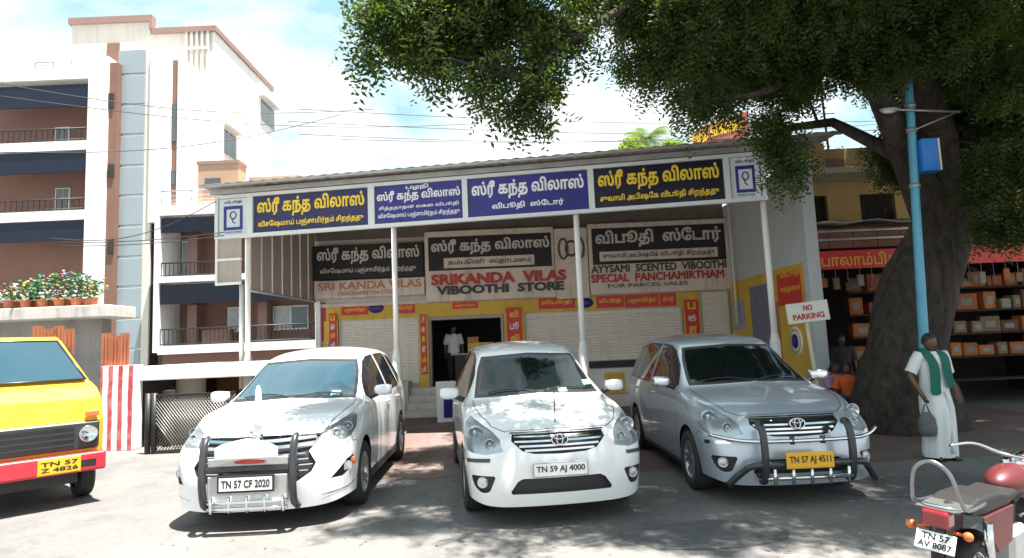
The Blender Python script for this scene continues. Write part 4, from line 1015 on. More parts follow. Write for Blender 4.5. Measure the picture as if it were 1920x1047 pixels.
def tl(v): return Vector(v) - TB
# trunk
path = [TB + Vector((-.05, 0, -.1)), TB + Vector((0, 0, .25)), TB + Vector((.08, .05, .9)), at(1705, 640, TB.y + .05), at(1728, 530, TB.y + .1), at(1768, 440, TB.y + .15), at(1830, 350, TB.y + .2), at(1880, 250, TB.y)]
rad = [1.0, .84, .70, .60, .54, .52, .48, .42]
def gnarl(path, rad, seg, seed, sub=5, amp=.10):
    rg = random.Random(seed); P = []; Rr = []
    for i in range(len(path) - 1):
        for j in range(sub): t = j / sub; P.append(path[i].lerp(path[i + 1], t)); Rr.append(rad[i] + (rad[i + 1] - rad[i]) * t)
    P.append(path[-1]); Rr.append(rad[-1])
    mb = MB(); mb.tube(P, Rr, seg)
    ph = [rg.random() * 6 for _ in range(5)]
    for i in range(len(P)):
        for k in range(seg):
            v = Vector(mb.v[i * seg + k]); c = P[i]; a = 2 * math.pi * k / seg
            f = 1 + amp * (math.sin(3 * a + ph[0] + i * .12) * .6 + math.sin(5 * a + ph[1] - i * .2) * .4 + math.sin(9 * a + ph[2] + i * .35) * .25 + math.sin(2 * a + i * .5 + ph[3]) * .3)
            mb.v[i * seg + k] = tuple(c + (v - c) * f)
    return mb
mb = gnarl(path, rad, 28, 4, 6, .13); mb.build('trunk', m_bark, tree, world=True)
limbs = [
    ([at(1768, 440, TB.y + .15), at(1700, 300, 10.2), at(1620, 110, 9.4), at(1450, 10, 8.6), at(1250, -60, 7.8), at(1050, -90, 7.1), at(860, -60, 6.7)], [.38, .22, .15, .11, .08, .05, .03]),
    ([at(1768, 440, TB.y + .15), at(1760, 260, 10.2), at(1690, 80, 9.6), at(1600, -60, 9), at(1400, -160, 8.2), at(1200, -200, 7.2)], [.38, .30, .24, .18, .12, .06]),
    ([at(1830, 350, TB.y + .2), at(1850, 150, 10.0), at(1840, -20, 9.0), at(1750, -250, 8.0), at(1500, -400, 7)], [.40, .30, .22, .15, .07]),
    ([at(1700, 300, 10.2), at(1640, 270, 10.6), at(1560, 230, 11.0), at(1480, 240, 10.4), at(1440, 280, 9.8)], [.15, .11, .08, .06, .03]),
    ([at(1620, 110, 9.4), at(1500, 150, 9.4), at(1400, 180, 8.8), at(1300, 190, 8.6)], [.10, .07, .05, .03]),
    ([at(1250, -60, 7.8), at(1160, 20, 7.4), at(1030, 100, 6.8), at(985, 190, 6.6)], [.07, .05, .035, .02]),
    ([at(1850, 150, 10), at(1950, 60, 10), at(2100, 0, 10.5)], [.25, .18, .1]),
]
for i, (p, r) in enumerate(limbs): gnarl(p, r, 12, 20 + i, 5, .08).build('limb', m_bark, tree, world=True)
limbpts = [q for p, r in limbs for a, b in zip(p, p[1:]) for q in (a, a.lerp(b, .33), a.lerp(b, .66))]
blobs = [  # px, py, radius px, distance
    (700, 50, 40, 6.4), (738, 88, 42, 6.5), (684, 122, 17, 6.3), (780, 50, 62, 6.6), (800, 120, 42, 6.6), (836, 92, 58, 6.8), (848, 150, 32, 6.6), (890, 80, 66, 6.9), (905, 150, 32, 6.7), (912, 182, 13, 6.6),
    (958, 50, 72, 7.0), (985, 135, 42, 6.8), (992, 185, 33, 6.7), (990, 222, 24, 6.7), (962, 218, 13, 6.6), (1022, 105, 42, 6.9), (1042, 55, 50, 7.1), (1036, 165, 28, 6.8), (700, 8, 34, 6.4), (760, -5, 50, 6.6), (860, -10, 60, 6.8), (960, -30, 60, 6.9),
    (1105, 10, 40, 7.4), (1085, 95, 18, 7.2), (1180, 35, 62, 7.8), (1172, 128, 24, 7.8), (1205, 122, 32, 8.0), (1236, 155, 36, 8.2), (1250, 60, 80, 8.2), (1262, 195, 26, 8.4), (1300, 100, 82, 8.6), (1292, 232, 22, 8.6), (1330, 195, 44, 8.8),
    (1380, 80, 100, 8.8), (1375, 200, 34, 9.0), (1450, 110, 105, 9.2), (1440, 258, 44, 9.6), (1466, 305, 30, 9.6), (1462, 350, 24, 9.5), (1488, 300, 28, 9.6), (1520, 60, 100, 9.4), (1485, 185, 46, 9.4), (1555, 105, 58, 9.8),
    (1620, 70, 90, 9.8), (1655, 165, 34, 10), (1700, 50, 105, 9.8), (1765, 140, 80, 9.6), (1690, 250, 30, 10.2), (1655, 300, 26, 10.2), (1672, 335, 30, 10.2), (1765, 240, 55, 10), (1820, 100, 110, 9.8),
    (1880, 250, 85, 10), (1900, 60, 95, 10), (1765, 330, 36, 9.3), (1752, 385, 15, 9.2), (1850, 350, 45, 10.4), (1740, 300, 30, 10.4), (1300, 20, 80, 9.5), (1420, 20, 90, 10.5), (1560, 20, 90, 11), (1700, 150, 70, 11.5), (1830, 200, 80, 12), (1480, 130, 90, 11), (1350, 130, 70, 10.5), (1200, 30, 50, 9.5),
    (1760, 60, 110, 8.6), (1890, 160, 80, 8.8), (1900, 330, 90, 9.0), (1800, 250, 70, 8.7), (1640, 120, 80, 9), (1880, 60, 120, 12), (1800, 330, 60, 9.2), (1900, 430, 60, 9.6), (1600, 20, 80, 8.4), (1500, 30, 90, 8), (1400, 40, 90, 7.8), (1300, 50, 80, 7.6), (1740, 230, 70, 12.5), (1850, 300, 80, 12.5), (1650, 90, 90, 12), (1540, 60, 80, 8.4)]
rng = np.random.default_rng(11)
cen = []
def fill(c, r, dens, sq=.75):
    n_cl = max(3, int(r * r * dens * .62))
    for _ in range(n_cl):
        u = rng.normal(0, 1, 3); u /= np.linalg.norm(u); rr_ = r * rng.uniform(.25, 1.0) ** .6
        cc = np.array(c) + u * rr_ * np.array([1, 1.1, sq])
        k = rng.integers(14, 30); cr2 = rng.uniform(.07, .17)
        cen.append(cc + rng.normal(0, cr2, (k, 3)) * np.array([1, 1, .9]))
twigs = MB()
for (px, py, rp_, d) in blobs:
    py -= 20; rp_ *= .88
    if 1640 < px <= 1800 and py > 60 and d < 10.3: d = 10.6 + (px % 7) * .1
    c = at(px, py, d); r = rp_ / FPX * d
    fill(c, r, 230)
    near = min(limbpts, key=lambda q: (q - c).length)
    if (near - c).length < 3.5:
        mid = near.lerp(c, .5) + Vector((0, 0, .12)); twigs.tube([near, mid, c], [.03, .02, .008], 5)
# upper crown above the picture that throws the shade
upper = []
rg = random.Random(5)
for k in range(860):
    gx_ = rg.uniform(-2.0, 13.5); gy_ = rg.uniform(4.6, 14.6); z = rg.uniform(6.4, 10.4)
    x = gx_ + .206 * z; y = gy_ - .134 * z
    if z < 2.5 + .60 * y: z2 = 2.5 + .60 * y + rg.random() * .8; x += .206 * (z2 - z); y -= .134 * (z2 - z); z = z2
    r = rg.uniform(.40, .75)
    edge_ = 6.15 - .29 * (min(3.4, max(-1.5, gx_)) + 1.5) + .16 * math.sin(gx_ * 2.6 + 1) + .12 * math.sin(gx_ * 6.3)
    if gy_ - r * .6 < edge_: continue
    if gx_ - r * .7 < -2.0: continue
    if -.8 < gx_ < 1.1 and 6.5 < gy_ < 9.8 and rg.random() < .90: continue      # thin patch above the middle car
    if -1.9 < gx_ < .2 and 10.9 < gy_ < 12.0: continue
    upper.append((x, y, z, r))
for (x, y, z, r) in upper: fill((x, y, z), r, 46, .6)
for (x, y, z, r) in upper[::2]:
    c = Vector((x, y, z)); near = min(limbpts, key=lambda q: (q - c).length); twigs.tube([near, near.lerp(c, .5) + Vector((0, 0, .2)), c], [.05, .035, .012], 5)
tw = twigs.build('twigs', m_bark, tree, world=True); tw['kind'] = 'stuff'
cen = np.concatenate(cen)
print('sprigs', len(cen))
h_ = len(cen) // 3; pm_ = rng.permutation(len(cen)); cen = cen[pm_]
V = np.concatenate([sprigs(cen[:h_], rng, leaf=.045, n_leaf=8, length=.26, droop=.8), sprigs(cen[h_:], rng, leaf=.033)]) - np.array(TB)
leafobj('crown', V, leaf_mat('tree_leaf', (.034, .058, .014), (.12, .19, .012), .28, .6), tree)
print('leaf quads', len(V) // 4)

# ================================================================== far greenery
pc = at(1213, 262, 30)
palm = thing('palm_tree', 'palm top with drooping fronds rising behind the canopy roof', 'tree', (pc.x, 30, 0))
mb = gnarl([Vector((pc.x, 30, 0)), Vector((pc.x + .15, 30, 5)), Vector((pc.x, 30, pc.z))], [.25, .18, .15], 10, 3, 6, .04); mb.build('trunk', m_bark, palm, world=True)
mp_ = leaf_mat('palm_leaf', (.07, .14, .03))
for k in range(16):
    a = 2 * math.pi * k / 16 + .2; el = .9 - 1.1 * ((k * 5) % 7) / 7; L_ = 1.7; mb = MB(); P = []
    for j in range(9):
        t = j / 8; P.append(Vector((math.cos(a) * math.cos(el) * L_ * t, math.sin(a) * math.cos(el) * L_ * t, math.sin(el) * L_ * t - .9 * t * t)))
    for j in range(1, 9):
        dv = (P[j] - P[j - 1]).normalized(); sd_ = dv.cross(Vector((0, 0, 1))).normalized()
        for q in range(3):
            b = P[j - 1].lerp(P[j], q / 3)
            for sg in (1, -1): ln = .55 * (1 - abs(j / 8 - .45)); mb.poly([b, b + dv * .05, b + sd_ * sg * ln + dv * ln * .5 - Vector((0, 0, ln * .45)), ])
    o = mb.build('frond', mp_, palm); o.location = (0, 0, pc.z)
for i, (px, py, r_, d, lab) in enumerate(((1185, 280, 26, 25, 'bright green treetop just left of the palm behind the roof'), (1262, 278, 22, 25, 'bright green treetop just right of the palm behind the roof'))):
    c = at(px, py, d); t = thing('leafy_tree', lab, 'tree', (c.x, d, 0), group='treetops behind the canopy roof')
    mb = MB(); mb.tube([(0, 0, 0), (.1, 0, c.z * .5), (0, 0, c.z)], [.2, .15, .06], 8); mb.build('trunk', m_bark, t)
    rr_ = r_ / FPX * d * 1.1; u = rng.normal(0, 1, (240, 3)); u /= np.linalg.norm(u, axis=1)[:, None]; P = u * rng.uniform(.3, 1, (240, 1)) * rr_ + np.array([0, 0, c.z])
    leafobj('crown', sprigs(P, rng, .10, 7, .4), leaf_mat('bright_leaf_%d' % i, (.14, .24, .03), (.3, .4, .03)), t)

# ================================================================== BLUE POLE
YP = 9.6
pt = at(1702, 122, YP); pbm = at(1732, 640, YP); dirp = (pt - pbm) / (pt.z - pbm.z); pb0 = pbm - dirp * pbm.z
pole = thing('utility_pole', 'leaning sky blue utility pole in front of the tree trunk with a blue box', 'pole', tuple(pb0))
m_pblue = mat('sky_blue_paint', (.09, .36, .52), .45, 0, .1, 2, dirt=.25, streak=True)
mb = MB(); n = 10; P = [pb0 + dirp * (pt.z * k / n) for k in range(n + 1)]; mb.tube(P, [.075 - .02 * k / n for k in range(n + 1)], 14); mb.build('pole_shaft', m_pblue, pole, world=True)
mb = MB()
for zz in (3.9, 4.8, 5.2, 6.0): c = pb0 + dirp * zz; mb.tube([c - dirp * .03, c + dirp * .03], .078, 12)
build_each(mb, 'clamp', m_steel, pole, world=True)
bc = at(1736, 294, YP - .02); mb = MB(); mb.box(bc.x - .13, bc.x + .12, YP - .15, YP + .08, bc.z - .26, bc.z + .26); o = mb.build('meter_box', mat('box_blue', (.02, .20, .62), .4, 0, .05), pole, world=True, bevel=.015)
mb = MB(); mb.box(bc.x + .121, bc.x + .145, YP - .155, YP + .085, bc.z - .25, bc.z + .25); mb.build('box_door_edge', m_white, o, world=True)
la = at(1668, 206, YP - .1); lb = at(1800, 210, YP - .1); mb = MB(); mb.tube([la + Vector((.05, 0, 0)), lb], .018, 8); mb.build('lamp_arm', m_steel, pole, world=True)
mb = MB(); mb.tube([at(1712, 245, YP - .1), at(1790, 212, YP - .1)], .012, 6); mb.build('arm_stay', m_steel, pole, world=True)
mb = MB(); mb.ell(la, .16, .07, .045, 14, 8); o = mb.build('lamp_head', m_steel, pole, world=True); mb = MB(); mb.ell(la - Vector((.02, 0, .03)), .11, .05, .03, 12, 6); mb.build('lamp_glass', mat('lamp_glass_pale', (.6, .6, .58), .3), o, world=True)

# ================================================================== NO PARKING SIGN
YN = 11.0
m_nb = mat('sign_white_faded', (.66, .66, .62), .6, 0, .06, 3, dirt=.3)
c = at(1509, 585, YN); ft = at(1528, 700, YN); dn = (c - ft).normalized(); f0 = ft - dn * (ft.z / dn.z)
nps = thing('parking_sign', 'white NO PARKING board with red letters on a leaning cream post', 'sign', tuple(f0))
mb = MB(); mb.tube([f0, c + dn * .1], .035, 10); mb.build('post', mat('cream_post', (.60, .55, .38), .7, 0, .1, 3), nps, world=True)
tl_ = at(1470, 572, YN); tr_ = at(1547, 562, YN); ux = (tr_ - tl_).normalized(); uz = Vector((-ux.z, 0, ux.x)); w = (tr_ - tl_).length; h = .35
o0 = tl_ - uz * h + Vector((0, -.06, 0)); mb = MB(); mb.prism([o0, o0 + ux * w, o0 + ux * w + uz * h, o0 + uz * h], (0, .02, 0)); b_ = mb.build('board', m_nb, nps, world=True)
text('NO', m_tred, o0 + ux * w * .40 + uz * h * .56, ux, uz, w * .22, h * .30, b_, bold=.05, depth=.004); text('PARKING', m_tred, o0 + ux * w * .12 + uz * h * .14, ux, uz, w * .76, h * .30, b_, bold=.05, depth=.004)

# ================================================================== overhead wires
wl = [((-40, 150, 12), (700, 205, 16)), ((-40, 175, 12), (900, 232, 17)), ((-40, 285, 11), (640, 215, 15)), ((100, 455, 12.5), (420, 436, 13)), ((100, 462, 12.5), (420, 442, 13)), ((560, 205, 18), (1960, 216, 18)), ((540, 228, 18), (1960, 232, 18)), ((560, 252, 19), (1700, 240, 19)), ((90, 447, 12.3), (405, 378, 13.2)), ((640, 262, 20), (1700, 228, 20))]
for i, (a, b) in enumerate(wl):
    A_ = at(*a); Bb = at(*b); P = [A_.lerp(Bb, t / 24) - Vector((0, 0, .35 * math.sin(math.pi * t / 24) * (1 if i not in (3, 4) else .2))) for t in range(25)]
    mb = MB(); mb.tube([p - P[0] for p in P], .009, 5); o = mb.build('overhead_wire', m_iron); o.location = P[0]
    names_ = ['high thin wire crossing the top of the left building', 'thin wire running from the left building over open sky', 'wire slanting up across the blue grey tower', 'upper of two low wires crossing the white balcony wing', 'lower of two low wires crossing the white balcony wing', 'uppermost wire across the open sky above the canopy', 'second wire across the open sky above the canopy', 'third wire across the open sky above the canopy', 'wire rising from the far left to the canopy corner', 'lowest wire across the open sky above the canopy']
    tag(o, names_[i], 'wire', 'overhead wires')
# ================================================================== CARS
def inset_poly(P, d):
    n = len(P); A = sum(P[i][0] * P[(i + 1) % n][1] - P[(i + 1) % n][0] * P[i][1] for i in range(n)); sg = 1 if A > 0 else -1
    outp = []
    for i in range(n):
        p0 = Vector(P[i - 1]); p1 = Vector(P[i]); p2 = Vector(P[(i + 1) % n])
        e1 = (p1 - p0).normalized(); e2 = (p2 - p1).normalized()
        n1 = Vector((-e1.y, e1.x)) * sg; n2 = Vector((-e2.y, e2.x)) * sg
        b = (n1 + n2); 
        if b.length < 1e-6: b = n1
        b.normalize(); k = d / max(0.4, b.dot(n1))
        q = p1 + b * k; outp.append((q.x, q.y))
    return outp
def roundp(P, r=0.2):
    o = []
    n = len(P)
    for i in range(n):
        p0 = Vector(P[i - 1]); p1 = Vector(P[i]); p2 = Vector(P[(i + 1) % n])
        a = p1 + (p0 - p1) * min(0.45, r / max(1e-6, (p0 - p1).length)); b = p1 + (p2 - p1) * min(0.45, r / max(1e-6, (p2 - p1).length))
        o += [tuple(a), tuple(b)]
    return o
def inpoly(x, y, P):
    c = False; j = len(P) - 1
    for i in range(len(P)):
        xi, yi = P[i]; xj, yj = P[j]
        if (yi > y) != (yj > y) and x < (xj - xi) * (y - yi) / (yj - yi) + xi: c = not c
        j = i
    return c
def axisframe(ang):
    """viewing direction d (from body outwards) at angle ang from +x towards +y; right vector so that (right,up)"""
    d = Vector((math.cos(ang), math.sin(ang), 0)); r = Vector((-math.sin(ang), math.cos(ang), 0))
    return d, r
class Shell:
    def __init__(s, cage_v, cage_f, level=3, creases={}):
        me = bpy.data.meshes.new('cage'); me.from_pydata(cage_v, [], cage_f); me.update()
        ca = me.attributes.new('crease_edge', 'FLOAT', 'EDGE')
        for e in me.edges:
            k = (min(e.vertices), max(e.vertices))
            if k in creases: ca.data[e.index].value = creases[k]
        ob = bpy.data.objects.new('cage', me); C.objects.link(ob)
        md = ob.modifiers.new('s', 'SUBSURF'); md.levels = level; md.boundary_smooth = 'PRESERVE_CORNERS'
        dg = bpy.context.evaluated_depsgraph_get(); dg.update()
        m2 = bpy.data.meshes.new_from_object(ob.evaluated_get(dg), depsgraph=dg)
        bpy.data.objects.remove(ob)
        s.bm = bmesh.new(); s.bm.from_mesh(m2); bmesh.ops.recalc_face_normals(s.bm, faces=s.bm.faces)
        # make sure normals point out
        f = max(s.bm.faces, key=lambda f: f.calc_center_median().z)
        if f.normal.z < 0: bmesh.ops.reverse_faces(s.bm, faces=s.bm.faces)
        s.lay = s.bm.faces.layers.int.new('reg'); s.names = ['body']
        s.bm.normal_update()
        s.bvh = BVHTree.FromBMesh(s.bm)
    def region(s, name, ang, P, mind=0.15, over=(0,), side=None):
        d, r = axisframe(ang)
        if name not in s.names: s.names.append(name)
        rid = s.names.index(name)
        xs = [p[0] for p in P]; ys = [p[1] for p in P]; x0, x1, y0, y1 = min(xs) - .04, max(xs) + .04, min(ys) - .04, max(ys) + .04
        fs = []
        for f in s.bm.faces:
            if f.normal.dot(d) < mind: continue
            c = f.calc_center_median(); u = c.dot(r)
            if x0 < u < x1 and y0 < c.z < y1: fs.append(f)
        if not fs: return
        n = len(P)
        for i in range(n):
            a = Vector(P[i]); b = Vector(P[(i + 1) % n]); e = b - a
            if e.length < 1e-5: continue
            e.normalize(); no = r * e.y + Vector((0, 0, -e.x)); po = r * a.x + Vector((0, 0, a.y))
            # only cut faces near this segment
            near = []
            for f in fs:
                if not f.is_valid: continue
                c = f.calc_center_median(); q = Vector((c.dot(r), c.z)) - a; t = q.dot(e)
                if -0.06 < t < (b - a).length + 0.06 and abs(q.x * e.y - q.y * e.x) < 0.12: near.append(f)
            if not near: continue
            ne = set(); nv = set()
            for f in near: ne.update(f.edges); nv.update(f.verts)
            res = bmesh.ops.bisect_plane(s.bm, geom=near + list(ne) + list(nv), dist=1e-5, plane_co=po, plane_no=no)
            new = set(g for g in res['geom'] if isinstance(g, bmesh.types.BMFace))
            fs = list(set(f for f in fs if f.is_valid) | new)
        for f in fs:
            if f.is_valid and f[s.lay] in over:
                c = f.calc_center_median()
                if f.normal.dot(d) > mind - .1 and inpoly(c.dot(r), c.z, P): f[s.lay] = rid
    def hit(s, ang, u, z):
        d, r = axisframe(ang)
        loc, no, i, dist = s.bvh.ray_cast(r * u + Vector((0, 0, z)) + d * 4, -d)
        return loc, no
    def strip(s, mb, ang, pts, w=0.008, lift=0.0015, step=0.04, h=None):
        """thin ribbon following the surface"""
        P = []
        for i in range(len(pts) - 1):
            a = Vector(pts[i]); b = Vector(pts[i + 1]); k = max(1, int((b - a).length / step))
            for j in range(k): P.append(a + (b - a) * j / k)
        P.append(Vector(pts[-1]))
        H = [s.hit(ang, p.x, p.y) for p in P]; H = [h for h in H if h[0] is not None]
        if len(H) < 2: return
        vs = []
        for i, (l, n) in enumerate(H):
            t = (H[min(i + 1, len(H) - 1)][0] - H[max(i - 1, 0)][0]).normalized(); sd = t.cross(n).normalized() * w / 2
            vs += [l - sd + n * lift, l + sd + n * lift]
        mb.add(vs, [(2 * i, 2 * i + 1, 2 * i + 3, 2 * i + 2) for i in range(len(H) - 1)], True)
    def objects(s, parent, mats, objnames, offs):
        bm = s.bm; bm.normal_update(); bm.verts.index_update()
        co = [v.co.copy() for v in bm.verts]; no = [v.normal.copy() for v in bm.verts]
        out = {}
        for rid, nm in enumerate(s.names):
            if nm == '_del': continue
            fs = [f for f in bm.faces if f[s.lay] == rid]
            if not fs: continue
            off = offs.get(nm, 0.0)
            idx = {}; V = []; NN = []; F = []
            for f in fs:
                g = []
                for v in f.verts:
                    if v.index not in idx:
                        idx[v.index] = len(V); V.append(co[v.index] + no[v.index] * off); NN.append(no[v.index])
                    g.append(idx[v.index])
                F.append(g)
            if off < 0:   # side walls of the recess
                ec = {}
                for f in fs:
                    for l in f.loops:
                        k = (min(l.edge.verts[0].index, l.edge.verts[1].index), max(l.edge.verts[0].index, l.edge.verts[1].index)); ec.setdefault(k, []).append((l.vert.index, l.link_loop_next.vert.index))
                for k, ls in ec.items():
                    if len(ls) == 1:
                        a, b = ls[0]; i0 = len(V)
                        for q in (a, b): V.append(co[q] + no[q] * 0.0); NN.append(no[q])
                        F.append([idx[b], idx[a], i0, i0 + 1])
            me = bpy.data.meshes.new(objnames.get(nm, nm)); me.from_pydata(V, [], F); me.update()
            me.polygons.foreach_set('use_smooth', [True] * len(F))
            me.normals_split_custom_set_from_vertices(NN)
            me.materials.append(mats[nm])
            o = bpy.data.objects.new(objnames.get(nm, nm), me); C.objects.link(o); o.parent = parent; out[nm] = o
        return out

def make_cage(T, side, front, rear):
    """T: list of top stations (xc,zc,xe,ye,ze) front to back; side(i, st)-> 5 points under the edge; front/rear: dict of columns"""
    V = []; F = []; ix = {}; CR = {}
    def vid(p):
        k = (round(p[0], 4), round(p[1], 4), round(p[2], 4))
        if k not in ix: ix[k] = len(V); V.append(k)
        return ix[k]
    ts = [0, .4, .78, 1.0]
    def toppt(st, t):
        xc, zc, xe, ye, ze = st; return (xc + (xe - xc) * t ** 2.2, ye * t, zc + (ze - zc) * t ** 2.4)
    for sg in (1, -1):
        def q(a, b, c, d):
            pts = [(p[0], p[1] * sg, p[2]) for p in (a, b, c, d)]
            f = [vid(p) for p in pts]
            if sg < 0: f = f[::-1]
            if len(set(f)) == 4: F.append(f)
        for i in range(len(T) - 1):
            for j in range(3):
                q(toppt(T[i], ts[j]), toppt(T[i], ts[j + 1]), toppt(T[i + 1], ts[j + 1]), toppt(T[i + 1], ts[j]))
        S = [[toppt(T[i], 1.0)] + side(i, T[i]) for i in range(len(T))]
        for i in range(len(T) - 1):
            for j in range(5):
                q(S[i][j], S[i][j + 1], S[i + 1][j + 1], S[i + 1][j])
        for i in range(len(T) - 1):
            def cr(j, w):
                a, b = [vid((p[0], p[1] * sg, p[2])) for p in (S[i][j], S[i + 1][j])]; CR[(min(a, b), max(a, b))] = w
            if i < 4: cr(0, .45)
            if i >= 6: cr(0, .25)
            cr(2, .42); cr(4, .3)
        for st, tab, fl in ((T[0], front, False), (T[-1], rear, True)):
            cols = []
            for c in range(3): cols.append([toppt(st, ts[c])] + [tab[r][c] for r in range(5)])
            cols.append(S[0] if not fl else S[-1])
            for c in range(3):
                for r in range(5):
                    a = (cols[c][r], cols[c][r + 1], cols[c + 1][r + 1], cols[c + 1][r])
                    if fl: a = a[::-1]
                    q(*a)
    return V, F, CR

def interp(tab, x):
    tab = sorted(tab)
    if x <= tab[0][0]: return tab[0][1]
    for (a, va), (b, vb) in zip(tab, tab[1:]):
        if x <= b: return va + (vb - va) * (x - a) / (b - a)
    return tab[-1][1]

def wheel(parent, x, y, r, wd, spokes, tyre, rim, dark, twin=False):
    sg = 1 if y > 0 else -1
    M = Matrix.Translation((x, y, r)) @ Matrix.Rotation(R(-90) * sg, 4, 'X')  # local z -> outward
    mb = MB(); h = wd / 2
    mb.lathe([(r * .60, -h), (r * .80, -h), (r * .95, -h * .92), (r, -h * .6), (r, h * .6), (r * .975, h * .85), (r * .93, h), (r * .78, h * 1.03), (r * .67, h * .96), (r * .655, h * .8)], M, 40)
    t = mb.build('wheel', tyre, parent)
    # tread grooves
    mb = MB()
    for hh in (-.35, 0, .35): mb.lathe([(r * 1.001, wd * hh - .006), (r * 1.003, wd * hh), (r * 1.001, wd * hh + .006)], M, 40)
    build_each(mb, 'tread_groove', dark, t)
    mb = MB()
    mb.lathe([(r * .655, h * .8), (r * .64, h * .93), (r * .60, h * .88), (r * .59, h * .3), (r * .59, -h * .6)], M, 40)
    mb.lathe([(0.001, h * .62), (r * .13, h * .62), (r * .16, h * .5), (r * .17, h * .2)], M, 20)
    for k in range(spokes):
        for da in ((-.13, .13) if twin else (0,)):
            a = 2 * math.pi * k / spokes; a1 = a + da * .5; a2 = a + da * 1.5; wv = .028 if twin else .045
            def pt(rr, an, off, hh): 
                p = Vector((rr * math.cos(an), rr * math.sin(an), hh)) + Vector((-math.sin(an), math.cos(an), 0)) * off; return M @ p
            top = [pt(r * .12, a1, -wv, h * .58), pt(r * .12, a1, wv, h * .58), pt(r * .60, a2, wv * .8, h * .82), pt(r * .60, a2, -wv * .8, h * .82)]
            bot = [pt(r * .12, a1, -wv, h * .3), pt(r * .12, a1, wv, h * .3), pt(r * .60, a2, wv * .8, h * .5), pt(r * .60, a2, -wv * .8, h * .5)]
            mb.add(top + bot, [(0, 1, 2, 3), (0, 4, 5, 1), (1, 5, 6, 2), (3, 2, 6, 7), (0, 3, 7, 4)])
    mb.build('rim', rim, t)
    mb = MB(); mb.lathe([(0.001, h * .05), (r * .6, h * .05)], M, 24); mb.lathe([(0.001, -h * .8), (r * .6, -h * .8)], M, 24); mb.build('brake_disc', dark, t)
    return t

def emblem(parent, c, d, sx, sz, m):
    """three interlocking ellipses badge"""
    mb = MB(); d = Vector(d).normalized(); r = Vector((-d.y, d.x, 0)).normalized(); u = d.cross(r); 
    if u.z < 0: u = -u
    c = Vector(c)
    def el(a, b, oz, th, n=22):
        mb.tube([c + r * (a * math.cos(2 * math.pi * k / n)) + u * (b * math.sin(2 * math.pi * k / n) + oz) for k in range(n)], th, 6, closed=True)
    el(sx, sz, 0, .007); el(sx * .38, sz * .93, 0, .006, 18); el(sx * .72, sz * .42, sz * .5, .006, 18)
    return mb.build('emblem', m, parent)

def plate(parent, c, w, h, body, bgm, fgm, frm, tilt=0.0, name='number_plate', border=.012, bold=.03):
    mb = MB(); c = Vector(c)
    mb.box(c.x - .006, c.x, c.y - w / 2 - border, c.y + w / 2 + border, c.z - h / 2 - border, c.z + h / 2 + border)
    p = mb.build(name, frm, parent, bevel=.003)
    mb = MB(); mb.box(c.x, c.x + .004, c.y - w / 2, c.y + w / 2, c.z - h / 2, c.z + h / 2); mb.build('plate_face', bgm, p)
    lines = body.split('\n')
    for i, ln in enumerate(lines):
        hh = h * .84 / len(lines); z0 = c.z + h * .42 - hh * (i + 1) + hh * .12
        text_local(ln, fgm, (c.x + .004, c.y - w * .46, z0), (0, 1, 0), (0, 0, 1), w * .92, hh * .76, p, bold=bold)
    return p
def text_local(body, m, o, ux, uz, w, h, parent, bold=0.02, name='lettering'):
    """like text() but the box is given in the thing's own space (parents have identity transforms)"""
    root = parent
    while root.parent: root = root.parent
    M = wmat(root); M3 = M.to_3x3()
    return text(body, m, M @ Vector(o), M3 @ Vector(ux), M3 @ Vector(uz), w, h, parent, name=name, bold=bold, depth=0.002)

